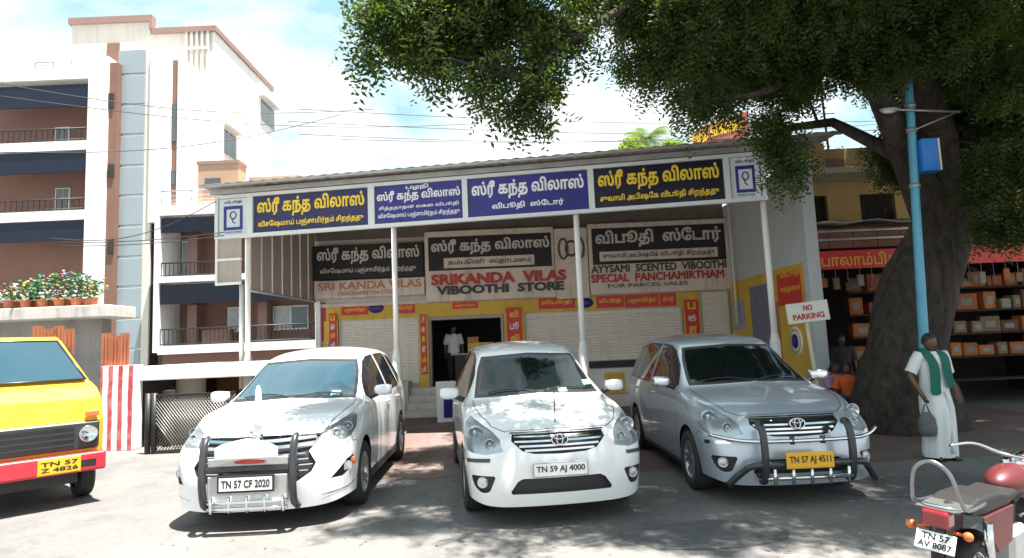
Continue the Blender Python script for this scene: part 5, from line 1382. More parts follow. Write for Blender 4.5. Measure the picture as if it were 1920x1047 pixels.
def build_car(kind, loc, rotz, label, group, M_, plate_txt, plate_cols, cat='car'):
    """kind: 'old' or 'new' people carrier.  +x is forward."""
    root = thing('parked_car', label, cat, loc, rotz, group)
    new = kind == 'new'
    if not new:
        T = [(2.235, .855, 1.99, .66, .87), (2.10, .955, 1.88, .735, .945), (1.80, 1.035, 1.66, .785, 1.005), (1.50, 1.09, 1.40, .80, 1.045), (1.30, 1.125, 1.12, .79, 1.075),
             (1.02, 1.285, .86, .715, 1.225), (.72, 1.455, .60, .655, 1.40), (.47, 1.60, .36, .61, 1.575), (.22, 1.69, .16, .595, 1.65),
             (-.30, 1.755, -.30, .60, 1.69), (-1.0, 1.76, -1.0, .60, 1.69), (-1.65, 1.725, -1.65, .585, 1.65), (-2.05, 1.67, -2.02, .555, 1.60)]
        by = [(-2.2, .80), (-1.6, .845), (-1.0, .86), (1.0, .86), (1.5, .86), (1.8, .845), (1.99, .80)]
        bz = [(-2.2, 1.07), (-1.0, 1.06), (.9, 1.02), (1.3, .985), (1.66, .92), (1.99, .79)]
        my = [(-2.2, .82), (-1.6, .885), (1.4, .885), (1.7, .89), (1.88, .885), (1.99, .86)]
        def side(i, st):
            xe, ye, ze = st[2:]; b_y = interp(by, xe); b_z = min(interp(bz, xe), ze - .05); m_y = interp(my, xe)
            e = Vector((xe, ye, ze)); b = Vector((xe, b_y, b_z)); w = e.lerp(b, .5) + Vector((0, .012, 0))
            f = max(0, (xe - 1.7) / .29)
            mz = .80 - .10 * f; lz = .52 - .03 * f; dx = .10 * f
            if i == len(T) - 1: dx = -.12
            return [tuple(w), tuple(b + Vector((dx * .5, 0, 0))), (xe + dx, m_y, mz), (xe + dx, m_y - .01, lz), (xe + dx * .9, m_y - .04, .25)]
        front = [[(2.285, 0, .80), (2.265, .30, .80), (2.17, .57, .80)], [(2.30, 0, .73), (2.28, .31, .73), (2.21, .63, .73)], [(2.335, 0, .62), (2.31, .34, .62), (2.25, .68, .62)],
                 [(2.355, 0, .42), (2.335, .34, .42), (2.27, .69, .42)], [(2.315, 0, .20), (2.30, .34, .20), (2.24, .69, .20)]]
        rear = [[(-2.15, 0, 1.38), (-2.14, .25, 1.38), (-2.12, .50, 1.37)], [(-2.24, 0, 1.08), (-2.23, .3, 1.08), (-2.2, .62, 1.08)], [(-2.29, 0, .80), (-2.28, .3, .80), (-2.24, .66, .80)],
                [(-2.31, 0, .52), (-2.30, .3, .52), (-2.25, .66, .52)], [(-2.27, 0, .27), (-2.26, .3, .27), (-2.22, .64, .27)]]
        wb = (1.43, -1.32); wr = .325; wy = .775
    else:
        T = [(2.35, .90, 2.04, .66, .93), (2.22, 1.00, 1.93, .745, 1.00), (1.90, 1.085, 1.74, .80, 1.06), (1.60, 1.13, 1.50, .82, 1.09), (1.36, 1.16, 1.18, .81, 1.115),
             (1.06, 1.32, .90, .74, 1.26), (.74, 1.49, .62, .68, 1.43), (.45, 1.635, .36, .635, 1.60), (.20, 1.71, .14, .62, 1.67),
             (-.30, 1.785, -.30, .62, 1.72), (-1.0, 1.79, -1.0, .62, 1.715), (-1.70, 1.75, -1.70, .60, 1.67), (-2.10, 1.70, -2.07, .57, 1.63)]
        by = [(-2.2, .82), (-1.6, .87), (-1.0, .885), (1.0, .885), (1.5, .88), (1.8, .86), (2.04, .80)]
        bz = [(-2.2, 1.12), (-1.0, 1.10), (.9, 1.05), (1.3, 1.02), (1.7, .97), (2.04, .85)]
        my = [(-2.2, .84), (-1.6, .91), (1.4, .915), (1.7, .925), (1.93, .92), (2.04, .89)]
        def side(i, st):
            xe, ye, ze = st[2:]; b_y = interp(by, xe); b_z = min(interp(bz, xe), ze - .05); m_y = interp(my, xe)
            e = Vector((xe, ye, ze)); b = Vector((xe, b_y, b_z)); w = e.lerp(b, .5) + Vector((0, .012, 0))
            f = max(0, (xe - 1.74) / .30)
            mz = .82 - .08 * f; lz = .52 - .03 * f; dx = .10 * f
            if i == len(T) - 1: dx = -.14
            return [tuple(w), tuple(b + Vector((dx * .5, 0, 0))), (xe + dx, m_y, mz), (xe + dx, m_y - .015, lz), (xe + dx * .9, m_y - .035, .25)]
        front = [[(2.42, 0, .86), (2.39, .30, .86), (2.26, .58, .86)], [(2.455, 0, .77), (2.43, .31, .77), (2.31, .64, .77)], [(2.47, 0, .62), (2.445, .35, .62), (2.35, .70, .62)],
                 [(2.46, 0, .42), (2.44, .36, .42), (2.36, .72, .42)], [(2.42, 0, .19), (2.41, .36, .19), (2.32, .72, .20)]]
        rear = [[(-2.2, 0, 1.42), (-2.19, .25, 1.42), (-2.17, .52, 1.41)], [(-2.29, 0, 1.1), (-2.28, .3, 1.1), (-2.25, .64, 1.1)], [(-2.34, 0, .80), (-2.33, .3, .80), (-2.29, .68, .80)],
                [(-2.36, 0, .52), (-2.35, .3, .52), (-2.30, .68, .52)], [(-2.32, 0, .27), (-2.31, .3, .27), (-2.27, .66, .27)]]
        wb = (1.48, -1.27); wr = .345; wy = .80
    V, F, CR = make_cage(T, side, front, rear)
    S = Shell(V, F, 3, CR)
    paint, trim, glass, chrome, dark = M_['paint'], M_['trim'], M_['glass'], M_['chrome'], M_['dark']
    ySide = R(90); dz = .035 if new else 0.0
    # ---- wheel arches
    for wx in wb:
        ra = wr + .055
        for sg in (1, -1):
            pts = [(-sg * (wx + ra * math.cos(a)), wr + .01 + ra * math.sin(a)) for a in [math.pi * k / 14 for k in range(15)]] + [(-sg * (wx - ra), -.1), (-sg * (wx + ra), -.1)]
            S.region('_del', sg * ySide, pts, mind=.05)
    # ---- windscreen: black border then glass
    zt = T[7][1] - .005; zb = T[4][1]
    ws = [(-T[4][3] + .075, zb - .005), (0, zb + .03), (T[4][3] - .075, zb - .005), (T[6][3] - .028, T[6][1] - .03), (T[7][3] - .045, zt - .03), (0, zt + .0), (-T[7][3] + .045, zt - .03), (-T[6][3] + .028, T[6][1] - .03)]
    S.region('windscreen_border', 0, ws, mind=.1)
    wsi = inset_poly(ws, .03)
    S.region('windscreen', 0, wsi, mind=.1, over=(0, S.names.index('windscreen_border')))
    # ---- side windows
    if not new:
        wins = [[(.93, 1.12), (.62, 1.36), (.34, 1.535), (.10, 1.60), (-.27, 1.625), (-.30, 1.085), (.80, 1.065)],
                [(-.37, 1.625), (-.9, 1.635), (-1.17, 1.625), (-1.30, 1.10), (-.38, 1.085)],
                [(-1.25, 1.62), (-1.75, 1.575), (-1.98, 1.50), (-2.06, 1.19), (-1.95, 1.12), (-1.38, 1.10)]]
    else:
        wins = [[(.98, 1.155), (.65, 1.38), (.34, 1.565), (.10, 1.63), (-.27, 1.655), (-.30, 1.12), (.84, 1.10)],
                [(-.37, 1.655), (-.9, 1.665), (-1.20, 1.655), (-1.35, 1.15), (-.38, 1.12)],
                [(-1.28, 1.65), (-1.75, 1.60), (-2.0, 1.50), (-1.98, 1.32), (-1.43, 1.15)]]
    for sg in (1, -1):
        for k, w in enumerate(wins):
            P = [(-sg * x, z) for x, z in w]
            S.region('window_trim_%d%d' % (sg > 0, k), sg * ySide, P, mind=.3)
            S.region('side_window_%d' % (k + (0 if sg > 0 else 3)), sg * ySide, inset_poly(roundp(P, .03), .020), mind=.3, over=(0, S.names.index('window_trim_%d%d' % (sg > 0, k))))
    S.region('rear_window', math.pi, [(-.52, 1.15), (.52, 1.15), (.48, 1.50), (-.48, 1.50)], mind=.2)
    # ---- front end
    if not new:
        gr = [(-.44, .845), (0, .853), (.44, .845), (.455, .79), (.36, .70), (.25, .672), (0, .664), (-.25, .672), (-.36, .70), (-.455, .79)]
        S.region('grille_mesh', 0, gr, mind=.1)
        S.region('lower_intake', 0, roundp([(-.50, .315), (-.40, .455), (.40, .455), (.50, .315)], .03), mind=.1)
        for sg in (1, -1):
            S.region('fog_recess_%d' % (sg > 0), sg * R(25), roundp([(sg * (.62 - .965 + .03), .49) if False else (sg * -.40, .485), (sg * -.12, .485), (sg * -.16, .38), (sg * -.24, .325), (sg * -.33, .335)], .02), mind=.2)
            S.region('headlight_housing_%d' % (sg > 0), sg * R(38), [(sg * u, z) for u, z in HL_OLD], mind=.1)
    else:
        gr = [(-.61, .885), (-.3, .895), (0, .90), (.3, .895), (.61, .885), (.585, .80), (.53, .735), (.60, .62), (.56, .54), (.42, .45), (-.42, .45), (-.56, .54), (-.60, .62), (-.53, .735), (-.585, .80)]
        S.region('grille_mesh', 0, gr, mind=.1)
        for sg in (1, -1):
            S.region('headlight_housing_%d' % (sg > 0), sg * R(38), [(sg * u, z) for u, z in HL_NEW], mind=.1)
            S.region('fog_recess_%d' % (sg > 0), sg * R(32), [(sg * u, z) for u, z in FOG_NEW], mind=.1)
    names = {'windscreen_border': 'windscreen_border', 'rear_window': 'rear_window'}
    mats = {'body': paint, 'windscreen_border': trim, 'windscreen': glass, 'window_trim': trim, 'rear_window': M_['sideglass'], 'grille_mesh': dark, 'lower_intake': dark}
    offs = {'grille_mesh': -.035, 'lower_intake': -.05, 'windscreen': .001}
    for k in ('00', '01', '02', '10', '11', '12'): names['window_trim_' + k] = 'window_trim'; mats['window_trim_' + k] = trim
    for k in range(6): names['side_window_%d' % k] = 'side_window'; mats['side_window_%d' % k] = M_['sideglass']
    for k in (0, 1):
        names['fog_recess_%d' % k] = 'fog_lamp'; mats['fog_recess_%d' % k] = dark; offs['fog_recess_%d' % k] = -.04
        names['headlight_housing_%d' % k] = 'headlight'; mats['headlight_housing_%d' % k] = M_['reflector']; offs['headlight_housing_%d' % k] = -.045
    O = S.objects(root, mats, names, offs)
    # clear lenses over the housings
    for k, sg in ((0, -1), (1, 1)):
        hs = O.get('headlight_housing_%d' % k)
        if hs:
            rid = S.names.index('headlight_housing_%d' % k)
            fs = [f for f in S.bm.faces if f[S.lay] == rid]; idx = {}; V2 = []; F2 = []
            for f in fs:
                g = []
                for v in f.verts:
                    if v.index not in idx: idx[v.index] = len(V2); V2.append(v.co + v.normal * .001)
                    g.append(idx[v.index])
                F2.append(g)
            mb = MB(); mb.add(V2, F2, True); mb.build('lens', M_['lens'], hs)
            lamps = LAMPS_NEW if new else LAMPS_OLD
            mb = MB(); mr_ = MB()
            for (ang, u, z, rad) in lamps:
                l, n = S.hit(sg * R(ang), sg * u, z)
                if l is None: continue
                dv = Vector((1, sg * .18, 0)).normalized(); c = l - dv * .02
                q = dv.to_track_quat('Z', 'Y').to_matrix().to_4x4(); MM = Matrix.Translation(c) @ q
                mr_.lathe([(rad * .25, -.05), (rad * .6, -.045), (rad, 0), (rad * 1.08, .004), (rad * 1.1, -.01)], MM, 20)
                mb.ell(c - dv * .025, rad * .42, rad * .42, rad * .42, 12, 8)
            build_each(mr_, 'reflector_bowl', M_['chrome'], hs); build_each(mb, 'bulb', M_['bulb'], hs)
            # fog lamp
            fg = O.get('fog_recess_%d' % k)
            if fg:
                l, n = S.hit(sg * R(25 if not new else 32), sg * (-.25 if not new else FOGC[0]), .415 if not new else FOGC[1])
                if l is not None:
                    dv = Vector((1, sg * .3, 0)).normalized(); c = l - dv * .03; q = dv.to_track_quat('Z', 'Y').to_matrix().to_4x4()
                    mb = MB(); mb.lathe([(0.001, .004), (.03, .006), (.042, .0), (.05, .008), (.055, -.02)], Matrix.Translation(c) @ q, 18); mb.build('fog_lens', M_['reflector'], fg)
    # ---- grille bars, badge, chrome
    if not new:
        mb = MB()
        for z, hw in ((.828, .43), (.785, .425), (.742, .385), (.703, .335)):
            S.strip(mb, 0, [(-hw, z), (hw, z)], .019, -.006, .06)
        build_each(mb, 'grille_slat', chrome, root)
        l, n = S.hit(0, 0, .79); emblem(root, l + Vector((.012, 0, 0)), (1, 0, .12), .078, .05, M_['chrome'])
        mb = MB(); mb.ell(l + Vector((-.004, 0, 0)), .012, .085, .058, 16, 10); mb.build('emblem_backing', dark, root)
        mb = MB()
        S.strip(mb, 0, [(-.46, .853), (0, .862), (.46, .853)], .016, .004, .05)
        mb.build('grille_surround', chrome, root)
        mb = MB()
        for sg in (1, -1): S.strip(mb, sg * R(45), [(sg * UU(45, 2.20, .64), .625), (sg * UU(45, 1.98, .83), .615)], .035, .006, .04)
        build_each(mb, 'bumper_corner_strip', M_.get('corner', chrome), root)
    else:
        mb = MB()
        for z, hw in ((.865, .57), (.80, .56)):
            S.strip(mb, 0, [(-hw, z), (-.15, z - .01), (.15, z - .01), (hw, z)], .032, -.004, .05)
        for z, hw in ((.72, .50), (.665, .53), (.61, .57), (.555, .53), (.50, .45)):
            S.strip(mb, 0, [(-hw, z), (hw, z)], .010, -.02, .06)
        build_each(mb, 'grille_slat', chrome, root)
        l, n = S.hit(0, 0, .83); emblem(root, l + Vector((.015, 0, 0)), (1, 0, .1), .09, .06, chrome)
        mb = MB()
        for sg in (1, -1):
            S.strip(mb, sg * R(32), [(sg * UU(32, x, y), z) for x, y, z in [(2.30, .62, .30), (2.12, .84, .33), (1.98, .90, .36)]], .012, .004, .04)
        build_each(mb, 'bumper_corner_strip', chrome, root)
    # ---- shut lines
    mb = MB()
    e0 = .80 if not new else .84
    for sg in (1, -1):
        s_ = lambda pts, w=.007: S.strip(mb, sg * ySide, [(-sg * x, z) for x, z in pts], w, .0012)
        s_([(.985, 1.03 + dz), (1.01, .75), (.97, .40), (.93, .30), (-.28, .30), (-.33, .9), (-.335, 1.64 + dz)])
        s_([(-.335, .31), (-1.0, .31)]); s_([(-.97, .33), (-1.02, .52), (-1.16, .74), (-1.30, .86), (-1.33, 1.08), (-1.22, 1.60), (-.9, 1.665 + dz), (.12, 1.65 + dz)])
        s_([(.985, 1.03 + dz), (1.15, 1.06 + dz)])
        S.strip(mb, sg * R(50), [(sg * u, z) for u, z in [(UU(50, x, y), z) for x, y, z in ([(1.96, .83, .69), (1.85, .87, .70), (1.72, .88, .62)] if not new else [(2.06, .86, .78), (1.90, .90, .76), (1.80, .91, .66)])]], .006, .0012)
    # bonnet edges
    hb = [(.66, .87 + dz), (.73, .95 + dz), (.765, 1.01 + dz), (.77, 1.05 + dz)]
    for sg in (1, -1):
        # traced from above
        pts = [(1.15, .735), (1.45, .735), (1.75, .70), (1.98, .62), (2.12, .48)] if not new else [(1.22, .76), (1.5, .76), (1.82, .73), (2.08, .64), (2.22, .5)]
        H = []
        for (xa, ya), (xb, yb) in zip(pts, pts[1:]):
            for j in range(8):
                t = j / 8; o_ = Vector((xa + (xb - xa) * t, sg * (ya + (yb - ya) * t), 3)); l, n, i_, d_ = S.bvh.ray_cast(o_, Vector((0, 0, -1)))
                if l is not None: H.append((l, n))
        vs = []
        for i, (l, n) in enumerate(H):
            t = (H[min(i + 1, len(H) - 1)][0] - H[max(i - 1, 0)][0]).normalized(); sdv = t.cross(n).normalized() * .004; vs += [l - sdv + n * .0012, l + sdv + n * .0012]
        mb.add(vs, [(2 * i, 2 * i + 1, 2 * i + 3, 2 * i + 2) for i in range(len(H) - 1)], True)
    S.strip(mb, 0, [(-.5, .87 + dz * 1.4), (0, .885 + dz * 1.4), (.5, .87 + dz * 1.4)], .007, .0012)
    mb.build('shut_line', M_['gap'], root)['kind'] = 'stuff'
    # ---- door handles
    for sg in (1, -1):
        for x in (-.12, -1.0):
            l, n = S.hit(sg * ySide, -sg * x, .97 + dz)
            if l is None: continue
            mb = MB(); mb.tube([l + Vector((.085, -sg * .005, 0)), l + Vector((.06, sg * .03, .002)), l + Vector((-.06, sg * .03, .002)), l + Vector((-.085, -sg * .005, 0))], .014, 8)
            mb.build('door_handle', M_.get('handle', paint), root)
    # sill and side cladding
    mb = MB()
    for sg in (1, -1):
        yy_ = .83 if new else .80; mb.box(wb[1] + wr + .06, wb[0] - wr - .06, sg * yy_ - .06, sg * yy_ + .06, .19, .31 if new else .27)
    build_each(mb, 'side_sill', dark, root, bevel=.02)
    # ---- mirrors
    for sg in (1, -1):
        mb = MB(); c = Vector((.83, sg * (.985 + .02 * new), 1.17 + dz * 1.2))
        cage = [(.06, .10, .085)]
        Ms = Matrix.Rotation(sg * R(-12), 3, 'Z')
        # rounded shell (superellipsoid)
        vs = []; rings, seg = 10, 16
        sp = lambda v, e: math.copysign(abs(v) ** e, v)
        for i in range(rings + 1):
            th = -math.pi / 2 + math.pi * i / rings
            for k in range(seg):
                a = 2 * math.pi * k / seg
                p = Vector((.07 * sp(math.cos(th), .5) * sp(math.cos(a), .75), .112 * sp(math.cos(th), .5) * sp(math.sin(a), .55), .068 * sp(math.sin(th), .6)))
                if p.x < -.035: p.x = -.035
                p.z *= 1 - .25 * (p.y * sg < 0) * abs(p.y) / .125
                vs.append(c + Ms @ p)
        mb.add(vs, [(i * seg + k, i * seg + (k + 1) % seg, (i + 1) * seg + (k + 1) % seg, (i + 1) * seg + k) for i in range(rings) for k in range(seg)], True)
        mo = mb.build('wing_mirror', M_['mirrorshell'], root)
        mb = MB(); mb.tube([(.84, sg * .80, 1.075 + dz), (.84, sg * .86, 1.105 + dz), (.83, sg * .93, 1.135 + dz)], [.035, .028, .03], 8); mb.build('mirror_arm', M_['trim'], mo)
        mb = MB(); q = [c + Ms @ Vector(p) for p in [(-.037, -.10, -.055), (-.037, .10, -.055), (-.037, .10, .055), (-.037, -.10, .055)]]; mb.poly(q); mb.build('mirror_glass', chrome, mo)
    # ---- wheels, arch liners, underside
    for wx in wb:
        for sg in (1, -1):
            wheel(root, wx, sg * wy, wr, .21, 6 if not new else 5, M_['tyre'], M_['rim'], dark, twin=not new or True)
            mb = MB(); ra = wr + .058; vs = []
            for k in range(17):
                a = -.15 + (math.pi + .3) * k / 16
                for yy in (.90 - .055, .50): vs.append((wx + ra * math.cos(a), sg * yy, wr + .01 + ra * math.sin(a)))
            mb.add(vs, [(2 * i, 2 * i + 1, 2 * i + 3, 2 * i + 2) for i in range(16)], True)
            mb.build('wheel_arch', M_['tyre'], root)
    mb = MB(); mb.box(-2.1, 2.1, -.66, .66, .27, .40); mb.build('underbody', dark, root)
    # ---- cabin: floor, dash, wheel, seats
    mb = MB(); mb.box(-2.0, 1.15, -.74, .74, .40, .50); mb.box(1.0, 1.2, -.72, .72, .5, 1.02); mb.box(.72, 1.0, -.72, .72, .80, 1.0 + dz); 
    mb.build('dashboard', M_['cabin'], root, bevel=.03)
    for xs in (.05, -.85, -1.6):
        for ysx in ((.36, -.36)):
            mb = MB(); mb.obox((xs + .12, ysx, .62), (.50, .48, .18)); mb.obox((xs - .16, ysx, .95), (.14, .46, .62), Matrix.Rotation(R(-12), 3, 'Y')); mb.obox((xs - .26, ysx, 1.34), (.09, .26, .18), Matrix.Rotation(R(-10), 3, 'Y'))
            mb.build('seat', M_['seat'], root, bevel=.04, seg=2)
    mb = MB(); cc = Vector((.62, -.36, 1.0)); dvn = Vector((-.9, 0, .44)).normalized(); u1 = Vector((0, 1, 0)); u2 = dvn.cross(u1)
    mb.tube([cc + (u1 * math.cos(2 * math.pi * k / 24) + u2 * math.sin(2 * math.pi * k / 24)) * .18 for k in range(24)], .014, 6, closed=True)
    mb.tube([cc - u1 * .18, cc + u1 * .18], .018, 6); mb.tube([cc, cc - dvn * .25], .03, 6); mb.build('steering_wheel', M_['trim'], root)
    mb = MB(); mb.ell((.50, 0, 1.50 + dz), .02, .11, .035, 10, 6); mb.build('inner_mirror', M_['trim'], root)
    # wipers
    mb = MB()
    for ya, yb in ((-.02, -.56), (.58, .06)):
        H = []
        for j in range(9):
            y_ = ya + (yb - ya) * j / 8; l, n = S.hit(0, y_, zb + .035 + .03 * math.sin(math.pi * j / 8)); 
            if l is not None: H.append(l + n * .014)
        mb.tube(H, .007, 5)
    build_each(mb, 'wiper', M_['trim'], root)
    # plate
    return root, S

def UU(ang, x, y): return -x * math.sin(R(ang)) + y * math.cos(R(ang))
HL_OLD = [(UU(38, x, y), z) for x, y, z in [(2.19, .50, .70), (2.16, .56, .80), (2.06, .66, .875), (1.88, .745, .945), (1.64, .80, .995), (1.60, .84, .93), (1.72, .87, .80), (1.88, .85, .725), (2.03, .79, .69), (2.14, .66, .672)]]
HL_NEW = [(UU(38, x, y), z) for x, y, z in [(2.30, .60, .80), (2.28, .60, .865), (2.14, .70, .93), (1.94, .78, .99), (1.70, .83, 1.04), (1.66, .87, 1.0), (1.80, .90, .90), (1.98, .88, .83), (2.14, .79, .79)]]
FOG_NEW = [(UU(32, x, y), z) for x, y, z in [(2.26, .70, .45), (2.12, .84, .61), (2.02, .885, .64), (2.0, .89, .55), (2.16, .80, .45)]]
FOGC = (UU(32, 2.10, .83), .53)
LAMPS_OLD = [(38, UU(38, 1.95, .78), .845, .070), (38, UU(38, 2.10, .62), .76, .045)]
LAMPS_NEW = [(38, UU(38, 1.95, .83), .91, .045), (38, UU(38, 2.10, .74), .86, .045)]
def car_mats(col, metal, name, side_t=.25, glass_t=.5, coat=1.0, rough=.35, wbase=(.01, .016, .018)):
    return dict(paint=mat(name + '_paint', col, rough, metal, .02, 1.5, coat=coat), trim=mat('black_trim', (.02, .02, .022), .35, 0, .1),
                glass=glass_mat(name + '_windscreen', wbase, glass_t), sideglass=glass_mat('side_glass', (.02, .022, .025), side_t),
                chrome=mat('chrome', (.75, .76, .78), .12, 1, .04), dark=mat('dark_plastic', (.022, .023, .026), .55, 0, .15),
                reflector=mat('lamp_silver', (.60, .62, .64), .3, .75, .06), lens=glass_mat('lamp_lens', (.7, .75, .78), 1.0, through=(.96, .98, .98)), bulb=mat('bulb_glass', (.8, .82, .84), .1, .3, .02),
                gap=mat('gap_black', (.03, .03, .033), .8, 0, 0), tyre=mat('tyre_rubber', (.025, .025, .026), .85, 0, .25, 9, dirt=.35, dirtcol=(.14, .12, .10)),
                rim=mat('rim_alloy', (.5, .51, .53), .3, .85, .06), cabin=mat('cabin_plastic', (.05, .047, .045), .8, 0, .1), seat=mat('seat_cloth', (.20, .17, .14), .9, 0, .2, 8),
                mirrorshell=mat(name + '_paint', col), handle=mat(name + '_paint', col))
# ================================================================== PEOPLE
def skin_mesh(V, E, Rd, m, parent, name='body', sub=1):
    me = bpy.data.meshes.new(name); me.from_pydata(V, E, []); ob = bpy.data.objects.new(name, me); C.objects.link(ob)
    md = ob.modifiers.new('s', 'SKIN'); md.use_smooth_shade = True; md.branch_smoothing = .5
    sv = me.skin_vertices[0].data
    for i, r in enumerate(Rd): sv[i].radius = (r, r) if not isinstance(r, tuple) else r; sv[i].use_root = (i == 0)
    s2 = ob.modifiers.new('u', 'SUBSURF'); s2.levels = sub; s2.render_levels = sub
    dg = bpy.context.evaluated_depsgraph_get(); dg.update()
    m2 = bpy.data.meshes.new_from_object(ob.evaluated_get(dg), depsgraph=dg); bpy.data.objects.remove(ob)
    return m2
m_skin = mat('brown_skin', (.14, .068, .040), .5, 0, .08, 6); m_hair = mat('black_hair', (.015, .013, .012), .6)
def person(label, loc, rotz, P, shirt, lower, H=1.62, kind='dhoti', extra=None, group=None, hair_long=False):
    """P: joints dict in metres for the figure facing -y; the figure's right hand is at -x"""
    t = thing('person', label, 'person', loc, rotz, group)
    V = []; E_ = []; Rd = []
    def add(p, r, par=None):
        V.append(tuple(p)); Rd.append(r)
        if par is not None: E_.append((par, len(V) - 1))
        return len(V) - 1
    pe = add(P['pelvis'], .125); sp = add(P['spine'], .125, pe); ch = add(P['chest'], .14, sp); nk = add(P['neck'], .055, ch); hb = add(P['head'] + Vector((0, 0, -.09)), .055, nk)
    for s in ('R', 'L'):
        sh = add(P['sh' + s], .058, ch); el = add(P['el' + s], .042, sh); wr_ = add(P['wr' + s], .028, el); dv = (P['wr' + s] - P['el' + s]).normalized()
        hand = add(P['wr' + s] + dv * .07, .034, wr_)
        sd_ = dv.cross(Vector((0, 1, 0))).normalized() if abs(dv.y) < .9 else Vector((1, 0, 0)); fw = sd_.cross(dv)
        for k in range(4):
            o_ = fw * (k - 1.5) * .019; f1 = add(P['wr' + s] + dv * (.115 - .004 * abs(k - 1.5)) + o_, .009, hand); f2 = add(P['wr' + s] + dv * (.15 - .008 * abs(k - 1.2)) + o_ + sd_ * .012, .008, f1)
        add(P['wr' + s] + dv * .06 + fw * -.045, .010, hand)
        hp = add(P['hp' + s], .088, pe); kn = add(P['kn' + s], .062, hp); an = add(P['an' + s], .040, kn); toe = add(P['an' + s] + P.get('toe', Vector((0, -.15, -.045))), .030, an)
    me = skin_mesh(V, E_, Rd, m_skin, t)
    bm = bmesh.new(); bm.from_mesh(me)
    hd = P['head']; hs = Vector((.073, .092, .112))
    r = bmesh.ops.create_uvsphere(bm, u_segments=20, v_segments=14, radius=1)
    for v in r['verts']:
        c = v.co; z = c.z; f = 1 - .22 * max(0, -z) ** 1.5; v.co = Vector((c.x * hs.x * f, c.y * hs.y * (1 - .12 * max(0, -z)), c.z * hs.z)) + hd
        if abs(c.x) < .22 and -.35 < z < .05 and c.y < -.8: v.co.y -= .018   # nose
        if -.2 < z < .2 and abs(c.x) > .93: v.co.x *= 1.0; v.co.x += math.copysign(.012, c.x)   # ears
    for f in bm.faces: f.smooth = True
    bm.to_mesh(me); bm.free(); me.materials.clear(); me.materials.append(m_skin)
    for p in me.polygons: p.material_index = 0
    bo = bpy.data.objects.new('body', me); C.objects.link(bo); bo.parent = t
    mb = MB()
    for sg in (1, -1): mb.ell(hd + Vector((sg * .028, -.082, .012)), .011, .007, .006, 8, 5)
    build_each(mb, 'eye', mat('eye_dark', (.10, .08, .07), .3), bo)
    mb = MB(); mb.ell(hd + Vector((0, -.083, -.055)), .022, .010, .007, 8, 5); mb.build('mouth', mat('lip_dark', (.09, .035, .03), .5), bo)
    # hair cap
    mb = MB(); vs = []; seg, rings = 18, 8
    for i in range(rings + 1):
        th = (math.pi * (.56 if not hair_long else .62)) * i / rings
        for k in range(seg):
            a = 2 * math.pi * k / seg; fr = max(0, -math.sin(a)); th2 = th * (1 - .38 * fr)
            vs.append(hd + Vector((.079 * math.sin(th2) * math.cos(a), .098 * math.sin(th2) * math.sin(a) + .006, .119 * math.cos(th2) + .004)))
    mb.add(vs, [(i * seg + k, (i + 1) * seg + k, (i + 1) * seg + (k + 1) % seg, i * seg + (k + 1) % seg) for i in range(rings) for k in range(seg)], True)
    if hair_long: mb.ell(hd + Vector((0, .10, -.04)), .05, .045, .05, 10, 7)
    mb.build('hair', m_hair, t)
    # shirt: rings round the torso
    def rings_(pts, name, m, seg=28, fold=0, nf=9, seed=0):
        vs = []; rg2 = random.Random(seed); ph = rg2.random() * 6
        for (c, rx, ry) in pts:
            for k in range(seg):
                a = 2 * math.pi * k / seg; f = 1 + fold * (math.sin(nf * a + ph) * .5 + math.sin((nf + 4) * a + 2 * ph) * .3) * min(1, abs(pts[0][0].z - c.z) * 2.2)
                vs.append(c + Vector((rx * math.cos(a) * f, ry * math.sin(a) * f, 0)))
        mb = MB(); mb.add(vs, [(i * seg + k, i * seg + (k + 1) % seg, (i + 1) * seg + (k + 1) % seg, (i + 1) * seg + k) for i in range(len(pts) - 1) for k in range(seg)], True)
        o = mb.build(name, m, t); return o
    pl, spn, chs, nck = P['pelvis'], P['spine'], P['chest'], P['neck']
    hem = pl + Vector((0, 0, -.12)) if kind != 'seated' else pl
    pts = [(nck + Vector((0, 0, -.005)), .068, .065), (nck + Vector((0, 0, -.045)), .115, .085), (chs.lerp(nck, .55), .175, .105), (chs, .185, .128), (chs.lerp(spn, .5), .175, .13), (spn, .165, .128), (pl, .178, .142), (hem, .185, .15)]
    so_ = rings_(pts, 'shirt', shirt, fold=.03, nf=5, seed=2)
    for s in ('R', 'L'):
        a, b = P['sh' + s], P['el' + s]; e = a.lerp(b, .85); inn = a.lerp(chs, .35)
        mb = MB(); mb.tube([inn, a, a.lerp(b, .3), a.lerp(b, .6), e], [.085, .085, .076, .072, .074], 16, caps=False); mb.build('sleeve', shirt, so_)
    mb = MB()
    for k in range(4): mb.ell(chs.lerp(pl, k / 4) + Vector((0, -.136, 0)), .007, .004, .007, 6, 4)
    mb.tube([nck + Vector((-.06, -.03, 0)), nck + Vector((0, -.095, -.07)), nck + Vector((.06, -.03, 0))], .010, 6)
    o = mb.build('collar', shirt, so_); o['kind'] = 'stuff'
    if kind == 'dhoti':
        an = (P['anR'] + P['anL']) / 2; kn = (P['knR'] + P['knL']) / 2
        pts = [(pl + Vector((0, 0, .02)), .165, .135), (pl + Vector((0, 0, -.12)), .192, .16), (pl.lerp(kn, .55), .20, .165), (kn, .195, .155), (kn.lerp(an, .5), .20, .155), (an + Vector((0, 0, .02)), .21, .16), (an + Vector((0, 0, -.03)), .205, .155)]
        fine = []
        for (c0, a0, b0), (c1, a1, b1) in zip(pts, pts[1:]):
            for j in range(5): q = j / 5; fine.append((c0.lerp(c1, q), a0 + (a1 - a0) * q, b0 + (b1 - b0) * q))
        fine.append(pts[-1]); o = rings_(fine, 'dhoti', lower, seg=72, fold=.09, nf=8, seed=3)
        mb = MB(); Pq = []
